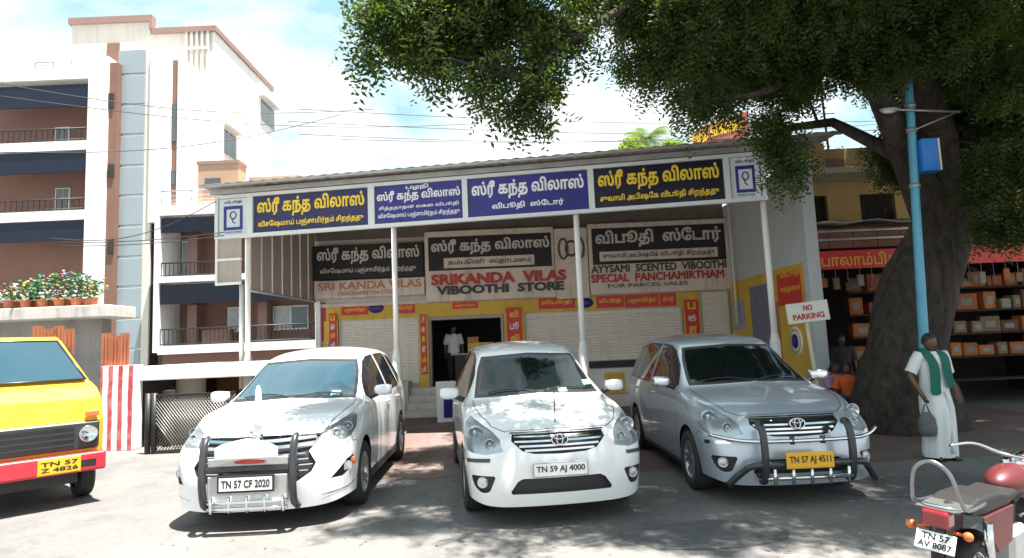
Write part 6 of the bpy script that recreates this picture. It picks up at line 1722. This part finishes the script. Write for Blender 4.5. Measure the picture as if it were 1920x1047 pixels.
        for k in range(12): q = k / 11; Pq.append(pl + Vector((.02 + .05 * math.sin(q * 3), -.165 - .012 * math.sin(q * 9), -.02 - q * .78)))
        mb.tube(Pq, [.022] * 12, 6); mb.build('dhoti_pleat', lower, o)
    else:
        mb = MB()
        for s in ('R', 'L'):
            mb.tube([P['hp' + s], P['hp' + s].lerp(P['kn' + s], .5), P['kn' + s], P['kn' + s].lerp(P['an' + s], .5), P['an' + s] + Vector((0, 0, .04))], [.125, .115, .095, .085, .09], 14)
        o = mb.build('skirt' if kind == 'seated' else 'trousers', lower, t)
    return t
def pose_stand(**k):
    P = dict(pelvis=Vector((0, 0, .90)), spine=Vector((0, 0, 1.06)), chest=Vector((0, -.005, 1.22)), neck=Vector((0, 0, 1.385)), head=Vector((0, -.015, 1.51)),
             shR=Vector((-.175, 0, 1.315)), shL=Vector((.175, 0, 1.315)), elR=Vector((-.245, .02, 1.05)), elL=Vector((.245, .02, 1.05)), wrR=Vector((-.25, -.06, .82)), wrL=Vector((.25, -.06, .82)),
             hpR=Vector((-.09, 0, .84)), hpL=Vector((.09, 0, .84)), knR=Vector((-.10, -.02, .46)), knL=Vector((.10, -.02, .46)), anR=Vector((-.10, .02, .07)), anL=Vector((.11, .02, .07)))
    P.update(k); return P
def pose_sit(**k):
    P = dict(pelvis=Vector((0, 0, .42)), spine=Vector((0, -.02, .58)), chest=Vector((0, -.06, .74)), neck=Vector((0, -.08, .90)), head=Vector((0, -.11, 1.02)),
             shR=Vector((-.165, -.06, .83)), shL=Vector((.165, -.06, .83)), elR=Vector((-.23, -.14, .60)), elL=Vector((.23, -.14, .60)), wrR=Vector((-.14, -.34, .52)), wrL=Vector((.14, -.34, .52)),
             hpR=Vector((-.09, -.02, .40)), hpL=Vector((.09, -.02, .40)), knR=Vector((-.14, -.40, .46)), knL=Vector((.14, -.40, .46)), anR=Vector((-.13, -.36, .08)), anL=Vector((.13, -.36, .08)))
    P.update(k); return P
m_shirtw = mat('white_cotton', (.70, .72, .73), .85, 0, .05, 6); m_dh = mat('white_dhoti', (.74, .77, .78), .85, 0, .05, 6); m_green = mat('dark_green_towel', (.015, .13, .10), .95, 0, .12, 20, bump=.3, bscale=80)
mp0 = gnd(1766, 862)
man = person('man in white shirt and white dhoti with a dark green towel round his neck', (mp0.x, mp0.y, 0), R(6), pose_stand(elR=Vector((-.30, .03, 1.08)), wrR=Vector((-.26, -.09, .86)), elL=Vector((.27, .05, 1.06)), wrL=Vector((.22, -.10, .84)), head=Vector((-.01, -.02, 1.50))), m_shirtw, m_dh)
# towel
def ribbon(mb, path, w, wd, th=.012):
    P = [Vector(p) for p in path]; vs = []
    for i, p in enumerate(P):
        wdv = Vector(wd[i]).normalized() if isinstance(wd, list) else Vector(wd); vs += [p - wdv * w / 2, p, p + wdv * w / 2]
    mb.add(vs, [(3 * i + j, 3 * i + j + 1, 3 * i + j + 4, 3 * i + j + 3) for i in range(len(P) - 1) for j in range(2)], True)
for sg in (1, -1):
    mb = MB(); end = .83 if sg < 0 else .93
    path = [(sg * .02, .095, 1.36), (sg * .07, .085, 1.385), (sg * .105, .03, 1.395), (sg * .115, -.04, 1.375), (sg * .105, -.105, 1.32), (sg * .085, -.145, 1.22), (sg * .085, -.15, 1.10), (sg * .10, -.155, 1.0), (sg * .115, -.165, .90), (sg * .12, -.17, end)]
    wd = [(0, .3, 1), (sg * .5, .3, 1), (1, 0, -.3 * sg), (1, 0, -.35 * sg), (1, .1, -.2 * sg)] + [(1, .15 * sg, 0)] * 5
    ribbon(mb, path, .135, wd); o = mb.build('towel', m_green, man); s_ = o.modifiers.new('s', 'SOLIDIFY'); s_.thickness = .016; s2 = o.modifiers.new('u', 'SUBSURF'); s2.levels = 1; s2.render_levels = 2
# sandals
mb = MB()
for sg in (-1, 1): mb.box(sg * .105 - .045, sg * .105 + .045, -.17, .09, 0, .022)
build_each(mb, 'sandal', m_blk, man, bevel=.008)
# bag in his right hand
M = wmat(man); hb_ = M @ Vector((-.25, -.13, .72))
bag = thing('cloth_bag', 'grey cloth bag hanging from the right hand of the man in the dhoti', 'bag', (hb_.x, hb_.y, hb_.z - .40), R(6))
mb = MB(); seg = 16; prof = [(.02, .0), (.11, .01), (.125, .10), (.11, .22), (.06, .30)]; mb.lathe(prof, Matrix.Diagonal((1, .5, 1, 1)), seg); mb.build('bag_body', mat('grey_cloth', (.12, .12, .125), .9, 0, .15, 12), bag)
mb = MB(); mb.tube([(-.05, 0, .29), (-.015, 0, .40), (.015, 0, .40), (.05, 0, .29)], .007, 6); mb.build('handle', m_blk, bag)
# woman in orange seated behind the silver car, and companion
o1 = at(1590, 700, 11.6)
m_or = mat('orange_cloth', (.62, .12, .03), .8, 0, .1, 8); m_bl = mat('blue_cloth', (.03, .12, .35), .8, 0, .1, 8); m_pk = mat('lilac_cloth', (.35, .22, .34), .8, 0, .1, 8)
def stool(loc, lab):
    t = thing('stool', lab, 'stool', loc); mb = MB(); mb.lathe([(.001, .33), (.15, .33), (.16, .30), (.001, .29)], None, 16); mb.build('seat', m_blk, t)
    for k in range(4):
        a = math.pi / 4 + k * math.pi / 2; mb = MB(); mb.tube([(.10 * math.cos(a), .10 * math.sin(a), .30), (.14 * math.cos(a), .14 * math.sin(a), 0)], .014, 6); mb.build('leg', m_steel, t)
stool((o1.x, 11.6, 0), 'low round stool under the woman in orange behind the silver car')
person('woman in orange blouse and blue skirt seated behind the silver car', (o1.x, 11.6, 0), R(-30), pose_sit(), m_or, m_bl, kind='seated', hair_long=True)
o2 = at(1557, 705, 11.9)
stool((o2.x, 11.9, 0), 'low round stool under the person in lilac behind the silver car')
person('person in lilac top seated left of the woman in orange', (o2.x, 11.9, 0), R(25), pose_sit(), m_pk, m_mag, kind='seated', hair_long=True)
o3 = at(1578, 660, 13.0)
person('dim standing figure in dark clothes inside the right hand shop', (o3.x, 13.0, 0), R(-5), pose_stand(), mat('dark_cloth', (.04, .04, .045), .9), mat('dark_cloth2', (.05, .035, .03), .9), kind='trousers')
o4 = at(850, 640, YF + .9)
person('shopkeeper in a white shirt standing in the dark doorway', (o4.x, YF + .95, zd0), R(15), pose_stand(), m_shirtw, mat('dark_cloth2', (.05, .035, .03), .9), kind='trousers')
# ================================================================== CARS
m_pw = mat('plate_white', (.78, .78, .76), .4, 0, .02); m_py = mat('plate_yellow', (.80, .42, .02), .4, 0, .02); m_bar = mat('bullbar_black', (.028, .03, .034), .38, 0, .08, coat=.3)
white1 = car_mats((.78, .79, .80), 0, 'white_car', glass_t=.25, wbase=(.022, .06, .085))  # blue windscreen base colour stands in for the reflected sky
white2 = car_mats((.76, .77, .77), 0, 'pearl_car')
silver = car_mats((.52, .58, .65), .5, 'silver_car', rough=.33)
silver['mirrorshell'] = mat('mirror_white_chrome', (.75, .76, .78), .15, .8, .02)
white2['corner'] = m_bar; white2['mirrorshell'] = white2['paint']
G = 'people carriers parked before the shops'
car1, S1 = build_car('new', (-2.70, 8.70, 0), R(-90) + R(1.8), 'white people carrier with black bull bar and covered flag staff, leftmost of the three', G, white1, '', None)
car2, S2 = build_car('old', (.08, 8.30, 0), R(-90) + R(7.7), 'white people carrier without bull bar in the middle of the three', G, white2, '', None)
car3, S3 = build_car('old', (2.76, 8.70, 0), R(-90) + R(1.2), 'silver people carrier with bull bar and yellow plate, rightmost of the three', G, silver, '', None)
# --- plates
plate(car2, (2.375, -.02, .535), .50, .11, 'TN 59 AJ 4000', m_pw, m_tblk, m_steel, bold=.03)
plate(car1, (2.60, .0, .49), .50, .12, 'TN 57 CF 2020', m_pw, m_tblk, m_blk, bold=.035, border=.02)
plate(car3, (2.535, -.02, .475), .44, .13, 'TN 57 AJ 4511', m_py, m_tblk, m_py, bold=.03)
# --- bull bar of the white car
b1 = []
mb = MB()
for sg in (1, -1):
    y = sg * .43; mb.stube([(2.44, y, .25), (2.52, y, .31), (2.56, y, .52), (2.53, y, .78), (2.48, y, .88), (2.42, y, .91)], [.032, .037, .037, .037, .036, .028], 10)
build_each(mb, 'bull_bar_upright', m_bar, car1)
mb = MB(); mb.box(2.525, 2.545, -.388, .388, .645, .725); o = mb.build('bull_bar_plate', m_steel, car1, bevel=.008)
mb = MB(); mb.box(2.52, 2.55, -.388, .388, .60, .64); mb.build('bull_bar_crossbar', m_bar, car1)
mb = MB(); mb.ell((2.548, .02, .685), .006, .16, .022, 14, 6); mb.build('red_badge', m_tred, o)
mb = MB(); mb.box(2.53, 2.55, -.388, .388, .30, .56); mb.build('lower_plate', m_steel, car1, bevel=.01)
mb = MB()
for k in range(5): y = -.34 + .17 * k; mb.tube([(2.565, y, .22), (2.58, y, .37)], .017, 8)
for z in (.255, .315): mb.tube([(2.55, -.38, z), (2.57, -.2, z), (2.575, .2, z), (2.55, .38, z)], .018, 8)
build_each(mb, 'chrome_rail', white1['chrome'], car1)
mb = MB()
for sg in (1, -1): mb.tube([(2.42, sg * .43, .22), (2.2, sg * .43, .27)], .03, 6)
build_each(mb, 'bull_bar_bracket', m_bar, car1)
# covered emblem board and flag staff sheath
m_cov = mat('white_cover_cloth', (.80, .79, .76), .8, 0, .03, 10)
mb = MB(); pts = [(2.57, y, z) for y, z in [(-.30, .72), (.30, .72), (.30, .82), (.24, .85), (.12, .89), (0, .91), (-.12, .89), (-.24, .86), (-.30, .83)]]; mb.prism(pts, (.03, 0, 0)); mb.build('covered_board', m_cov, car1, bevel=.012, seg=2)
mb = MB(); l, nn_ = S1.hit(0, .02, .93); mb.tube([(2.33, .02, .90), (2.33, .02, 1.05), (2.33, .02, 1.22), (2.33, .02, 1.36), (2.33, .02, 1.40)], [.050, .046, .036, .026, .008], 10); mb.build('flag_sheath', m_cov, car1)
mb = MB(); mb.tube([(2.33, .02, .86), (2.33, .02, .92)], .06, 12); mb.build('flag_base', white1['chrome'], car1)
# orange indicator on the white car's fog recess
l, nn_ = S1.hit(R(32), UU(32, 2.03, .875), .575)
if l is not None: mb = MB(); mb.ell(l, .018, .035, .04, 10, 6); mb.build('indicator', mat('indicator_orange', (.75, .16, .04), .25), car1)
mb = MB(); c = Vector((-.4, 0, 1.79)); mb.prism([c + Vector((-.05, -.01, 0)), c + Vector((.07, -.01, 0)), c + Vector((-.04, -.01, .07))], (0, .02, 0)); mb.build('roof_aerial', white1['trim'], car1)
# wind-screen stickers
for car, S_, y, z in ((car1, S1, .50, 1.21), (car2, S2, .28, 1.17), (car2, S2, .62, 1.22)):
    H = [S_.hit(0, y + a, z + b)[0] for a, b in ((-.05, -.02), (.05, -.02), (.05, .03), (-.05, .03))]
    if all(h is not None for h in H):
        mb = MB(); mb.poly([h + Vector((.006, 0, .004)) for h in H]); mb.build('permit_sticker', mat('sticker_teal', (.25, .55, .55), .4), car)
mb = MB(); l, nn_ = S2.hit(0, 0, .90); mb.tube([(l.x - .06, 0, .90), (l.x - .05, 0, 1.28)], .006, 6); mb.build('flag_rod', mat('rod_brown', (.12, .07, .05), .4, .5), car2)
# small idol on the dashboards
for car in (car1, car2, car3):
    mb = MB(); mb.ell((.93, .05, 1.07), .03, .04, .05, 10, 6); mb.build('dash_ornament', mat('ornament_pale', (.5, .55, .45), .4), car)
# --- bull bar of the silver car
mb = MB()
for sg in (1, -1):
    y = sg * .43; mb.stube([(2.36, y, .81), (2.43, y, .79), (2.47, y, .70), (2.48, y, .50), (2.44, y, .30), (2.36, y, .26)], .037, 10)
build_each(mb, 'bull_bar_upright', m_bar, car3)
mb = MB(); mb.stube([(2.16, -.86, .70), (2.36, -.66, .665), (2.46, -.43, .655), (2.475, 0, .65), (2.46, .43, .655), (2.36, .66, .665), (2.16, .86, .70)], .019, 10); mb.build('chrome_rail', silver['chrome'], car3)
mb = MB(); mb.stube([(2.28, -.74, .22), (2.38, -.62, .36), (2.46, -.50, .43), (2.47, 0, .42), (2.46, .50, .43), (2.38, .62, .36), (2.28, .74, .22)], .034, 10); mb.build('lower_hoop', m_bar, car3)
mb = MB()
for sg in (1, -1): mb.tube([(2.47, sg * .15, .62), (2.47, sg * .15, .69)], .026, 8)
build_each(mb, 'bar_clamp', m_bar, car3)
mb = MB(); mb.tube([(2.46, -.42, .30), (2.48, 0, .30), (2.46, .42, .30)], .020, 8)
for k in range(5): y = -.36 + .18 * k; mb.tube([(2.50, y, .24), (2.51, y, .40)], .017, 8)
build_each(mb, 'chrome_rail', silver['chrome'], car3)
mb = MB()
for sg in (1, -1): mb.tube([(2.37, sg * .43, .30), (2.15, sg * .43, .32)], .03, 6)
build_each(mb, 'bull_bar_bracket', m_bar, car3)
# bonnet scoop of the silver car
mb = MB(); vs = []; nx, ny = 14, 12
for i in range(nx + 1):
    for j in range(ny + 1):
        u = i / nx; v = j / ny; x = 1.42 + .36 * u; y = .22 + .34 * v; l, n_, i_, d_ = S3.bvh.ray_cast(Vector((x, y, 3)), Vector((0, 0, -1)))
        hgt = .045 * (math.sin(math.pi * v) ** .45) * min(1, max(0, u / .25)) ** 1 if u < .95 else 0
        vs.append((x, y, (l.z if l else 1.05) + hgt * math.sin(math.pi * min(1, u * .9 + .12)) ** .3 - .001))
mb.add(vs, [(i * (ny + 1) + j, (i + 1) * (ny + 1) + j, (i + 1) * (ny + 1) + j + 1, i * (ny + 1) + j + 1) for i in range(nx) for j in range(ny)], True); mb.build('bonnet_scoop', silver['mirrorshell'] if False else mat('scoop_silver', (.62, .65, .68), .3, .6, .02, coat=.8), car3)

# ================================================================== YELLOW VAN at the far left
m_vy = mat('van_yellow', (.74, .42, .02), .4, 0, .10, 2, coat=.3, dirt=.35, dirtcol=(.35, .25, .12)); m_vr = mat('van_red', (.48, .025, .04), .4, 0, .08, 2, coat=.3)
vy = R(48); fc = Vector((-5.66, 7.38, 0))
van = thing('yellow_van', 'yellow van with black grille and red bumper at the left edge of the forecourt', 'van', (fc.x, fc.y, 0), R(-90) + vy)
HWv = .74
def prof_shell(sec, m, name, parent=van):
    """sec: list of (x, z, halfwidth) round the profile"""
    mb = MB(); n = len(sec); vs = [(x, h, z) for x, z, h in sec] + [(x, -h, z) for x, z, h in sec]
    mb.add(vs, [(i, (i + 1) % n, (i + 1) % n + n, i + n) for i in range(n)] + [tuple(range(n))[::-1], tuple(range(n, 2 * n))]); return mb.build(name, m, parent, bevel=.035, seg=3)
low = [(-.05, .62, .72), (-.03, 1.0, .74), (-.10, 1.26, .73), (-.30, 1.40, .72), (-.55, 1.46, .73), (-3.5, 1.46, .75), (-3.55, .45, .75), (-.10, .45, .74)]
prof_shell(low, m_vy, 'body')
prof_shell([(-.50, 1.44, .715), (-1.38, 2.02, .56), (-1.55, 2.08, .55), (-3.35, 2.08, .58), (-3.5, 1.44, .72)], m_vy, 'cab_roof')
mb = MB(); a = [(-.505, -.64, 1.475), (-.505, .64, 1.475), (-1.32, .49, 2.0), (-1.32, -.49, 2.0)]; nrm = Vector((.53, 0, .82)).normalized(); mb.prism([Vector(p) + nrm * .012 for p in a], nrm * .008); mb.build('windscreen', white1['glass'], van)
mb = MB()
for p, q in zip(a, a[1:] + a[:1]): mb.tube([Vector(p) + nrm * .02, Vector(q) + nrm * .02], .014, 6)
mb.build('windscreen_seal', white1['trim'], van)
for sg in (1, -1):
    for k, (xa, xb) in enumerate(((-.78, -1.55), (-1.62, -2.45), (-2.52, -3.3))):
        mb = MB(); y0, y1 = sg * .728, sg * .60; ax = xa - (.62 if k == 0 else 0)
        mb.prism([(xa, y0 + sg * .0, 1.50), (xb, y0, 1.50), (xb, y1, 1.98), (ax, y1, 1.98)], (0, sg * .012, 0)); mb.build('side_window', white1['sideglass'], van)
mb = MB(); mb.box(-.05, .015, -.68, .68, .66, .99); g_ = mb.build('grille', m_bar, van, bevel=.02)
mb = MB()
for z in (.73, .80, .87, .94): mb.box(.012, .028, -.42, .42, z - .01, z + .012)
build_each(mb, 'grille_bar', white1['dark'], g_)
for sg in (1, -1):
    M4 = Matrix.Translation((.015, sg * .56, .84)) @ Matrix.Rotation(R(90), 4, 'Y'); mb = MB(); mb.lathe([(.001, .0), (.06, .005), (.085, .03), (.095, .035), (.10, .0)], M4, 20); h = mb.build('headlight', white1['chrome'], van); mb = MB(); mb.lathe([(.001, .045), (.05, .04), (.084, .026)], M4, 20); mb.build('lens', white1['lens'], h)
    mb = MB(); mb.obox((-.0, sg * .60, 1.08), (.05, .14, .07)); mb.build('indicator', mat('indicator_orange', (.75, .16, .04), .25), van, bevel=.01)
mb = MB(); mb.box(-.12, .10, -.74, .74, .40, .62); bp = mb.build('bumper', m_vr, van, bevel=.03, seg=3)
for sg in (1, -1): mb = MB(); mb.box(.08, .103, sg * .54 - .09, sg * .54 + .09, .46, .54); mb.build('bumper_slot', m_blk, bp)
plate(van, (.108, .26, .51), .40, .16, 'TN 57\nZ 4826', m_py, m_tblk, m_py, bold=.03)
mb = MB(); mb.obox((-.10, .24, 1.13), (.02, .34, .13), Matrix.Rotation(R(-12), 3, 'Y')); mb.build('white_placard', m_white, van)
for x in (-.62, -2.75):
    for sg in (1, -1): wheel(van, x, sg * .66, .29, .17, 8, white1['tyre'], m_steel, white1['dark'])
mb = MB(); mb.box(-3.3, -.15, -.5, .5, .25, .44); mb.build('chassis', white1['dark'], van)
mb = MB(); mb.box(-3.4, -.6, -.70, .70, 1.47, 1.49); mb.obox((-1.35, 0, 1.5), (.2, 1.2, .5)); mb.build('seat', white1['seat'], van)

# ================================================================== MOTORCYCLE bottom right
yaw = R(37); _d = ray(1738, 966); _t = (.84 * .88 - CAM_H) / _d.z; tp_ = Vector((_d.x * _t, _d.y * _t, .74))
bk = thing('motorcycle', 'parked motorcycle seen from behind with chrome grab rail and red tail lamp', 'motorcycle', (tp_.x + .41 * math.cos(yaw), tp_.y + .41 * math.sin(yaw), 0), 0, rot=(R(4), 0, yaw)); bk.scale = (.88, .88, .88)
ch_ = white1['chrome']; tz = .84
mb = MB(); mb.box(-.53, -.42, -.07, .07, tz - .05, tz + .05); tl2 = mb.build('tail_lamp', mat('tail_red', (.24, .004, .01), .25, 0, .03, coat=1), bk, bevel=.02, seg=3)
mb = MB(); mb.prism([(-.60, -.1, .70), (-.60, .1, .70), (-.545, .1, .79), (-.545, -.1, .79)], (-.006, 0, -.003)); 
pn = Vector((-.85, 0, .45)).normalized()
pc_ = Vector((-.555, -.01, .725)); u_y = Vector((0, -1, 0)); u_z = u_y.cross(Vector((-pn.x, 0, -pn.z))).normalized()
if u_z.z < 0: u_z = -u_z
pw, ph_ = .20, .105
mb = MB(); q0 = pc_ - u_y * pw / 2 - u_z * ph_ / 2; mb.prism([q0, q0 + u_y * pw, q0 + u_y * pw + u_z * ph_, q0 + u_z * ph_], -pn * .005); pl_ = mb.build('number_plate', m_pw, bk, bevel=.002)
Mb = wmat(bk); M3b = Mb.to_3x3()
text('TN 57', m_tblk, Mb @ (q0 + u_y * .03 + u_z * .058), M3b @ u_y, M3b @ u_z, .14, .036, pl_, bold=.03, depth=.002)
text('AV 8087', m_tblk, Mb @ (q0 + u_y * .015 + u_z * .012), M3b @ u_y, M3b @ u_z, .17, .036, pl_, bold=.03, depth=.002)
for sg in (1, -1):
    mb = MB(); mb.tube([(-.46, sg * .06, .77), (-.46, sg * .12, .77)], .009, 6); mb.ell((-.47, sg * .145, .77), .026, .026, .026, 12, 8); mb.build('indicator', mat('indicator_orange', (.75, .16, .04), .25), bk)
# grab rail (tall arch) and carrier
mb = MB(); mb.stube([(-.10, .12, .88), (-.42, .13, .90), (-.50, .12, .98), (-.54, .09, 1.11), (-.55, .03, 1.165), (-.55, -.03, 1.165), (-.54, -.09, 1.11), (-.50, -.12, .98), (-.42, -.13, .90), (-.10, -.12, .88)], .0115, 10); mb.build('grab_rail', mat('rail_steel', (.30, .31, .33), .3, 1, .15, 20), bk)
mb = MB(); mb.tube([(-.42, .13, .90), (-.48, .05, .905), (-.48, -.05, .905), (-.42, -.13, .90)], .010, 8); mb.build('carrier_cross_tube', ch_, bk)
mb = MB(); mb.prism([(-.50, -.11, .885), (-.50, .11, .885), (-.15, .11, .885), (-.15, -.11, .885)], (0, 0, .012)); mb.build('carrier_plate', mat('carrier_dark', (.10, .10, .10), .5, .3, .2, 12), bk, bevel=.004)
mb = MB()
vs = []; prof = [(-.30, .84), (-.32, .89), (-.15, .915), (.15, .90), (.35, .86), (.52, .86), (.55, .82), (.30, .78), (-.1, .80)]
mb.prism([(x, -.12, z) for x, z in prof], (0, .24, 0)); mb.build('seat', m_blk, bk, bevel=.03, seg=3)
mb = MB(); mb.ell((.78, 0, .86), .28, .12, .10, 18, 12); mb.build('fuel_tank', mat('bike_dark_red', (.10, .008, .012), .45, 0, .15, 6, dirt=.2), bk)
def lath(name, x, z, r, wd, parent, m):
    M4 = Matrix.Translation((x, 0, z)) @ Matrix.Rotation(R(90), 4, 'X'); mb = MB(); n = 28
    mb.lathe([(r - .06, -wd * .35), (r - .02, -wd * .5), (r, -wd * .2), (r, wd * .2), (r - .02, wd * .5), (r - .06, wd * .35)], M4, 32); w = mb.build(name, m, parent)
    mb = MB(); mb.lathe([(r - .06, -.03), (r - .075, -.028), (r - .08, 0), (r - .075, .028), (r - .06, .03)], M4, 32); mb.build('rim', ch_, w)
    mb = MB(); mb.lathe([(.001, -.05), (.05, -.05), (.05, .05), (.001, .05)], M4, 14)
    for k in range(16): a = 2 * math.pi * k / 16; mb.tube([M4 @ Vector((.04 * math.cos(a), .04 * math.sin(a), .03 * (-1) ** k)), M4 @ Vector(((r - .075) * math.cos(a + .3), (r - .075) * math.sin(a + .3), 0))], .003, 4)
    build_each(mb, 'spoke', ch_, w); return w
lath('rear_wheel', 0, .30, .30, .10, bk, white1['tyre']); lath('front_wheel', 1.27, .30, .30, .09, bk, white1['tyre'])
def fender(x, z, r, a0, a1, w, m, name):
    mb = MB(); vs = []; n = 16
    for k in range(n + 1):
        a = R(a0 + (a1 - a0) * k / n)
        for y, dr in ((-w, -.04), (-w * .7, 0), (0, .012), (w * .7, 0), (w, -.04)): vs.append((x + (r + dr) * math.cos(a), y, z + (r + dr) * math.sin(a)))
    mb.add(vs, [(5 * k + j, 5 * k + j + 1, 5 * k + j + 6, 5 * k + j + 5) for k in range(n) for j in range(4)], True); o = mb.build(name, m, bk); s = o.modifiers.new('s', 'SOLIDIFY'); s.thickness = .006
fender(0, .30, .36, 60, 165, .075, m_blk, 'rear_mudguard'); fender(1.27, .30, .35, 20, 150, .07, m_blk, 'front_mudguard')
mb = MB(); mb.box(-.48, -.36, -.04, .04, .60, .82); mb.tube([(-.30, 0, .86), (-.50, 0, .82), (-.50, 0, .72), (-.50, 0, .62)], [.05, .045, .035, .03], 8); mb.build('tail_bracket', m_blk, bk)
mb = MB(); mb.prism([(-.2, .125, .82), (.35, .125, .80), (.30, .125, .58), (.05, .125, .56)], (0, .015, 0)); mb.prism([(-.2, -.14, .82), (.35, -.14, .80), (.30, -.14, .58), (.05, -.14, .56)], (0, .015, 0)); build_each(mb, 'side_panel', mat('bike_dark_red', (.1, .01, .01)), bk, bevel=.006)
mb = MB(); mb.tube([(.0, .13, .30), (-.12, .14, .62), (-.14, .14, .78)], .025, 8); mb.tube([(.0, -.13, .30), (-.12, -.14, .62), (-.14, -.14, .78)], .025, 8); build_each(mb, 'shock_absorber', ch_, bk)
mb = MB(); mb.tube([(.6, -.12, .28), (.3, -.16, .27), (-.25, -.17, .34)], [.02, .03, .042], 10); mb.build('exhaust', ch_, bk)
mb = MB(); mb.box(.40, .72, -.12, .12, .28, .60); mb.build('engine', m_steel, bk, bevel=.03)
mb = MB(); mb.tube([(0, .09, .30), (.45, .08, .33), (.85, .0, .80), (1.0, 0, .85)], .02, 8); mb.tube([(0, -.09, .30), (.45, -.08, .33), (.85, .0, .80)], .02, 8); build_each(mb, 'frame_tube', m_blk, bk)
mb = MB()
for sg in (1, -1): mb.tube([(1.27, sg * .08, .30), (1.08, sg * .08, .80), (1.03, sg * .08, .95)], .02, 8)
build_each(mb, 'fork_leg', ch_, bk)
mb = MB(); mb.stube([(.82, .36, 1.02), (.95, .25, 1.04), (1.02, .08, .98), (1.02, -.08, .98), (.95, -.25, 1.04), (.82, -.36, 1.02)], .012, 8); mb.build('handlebar', ch_, bk)
mb = MB(); mb.ell((1.14, 0, .90), .09, .10, .10, 14, 10); mb.build('headlamp', ch_, bk)
for sg in (-1,): mb = MB(); mb.tube([(.92, sg * .28, 1.04), (.90, sg * .34, 1.22)], .006, 6); mb.ell((.89, sg * .36, 1.25), .012, .06, .04, 10, 6); mb.build('mirror', m_blk, bk)
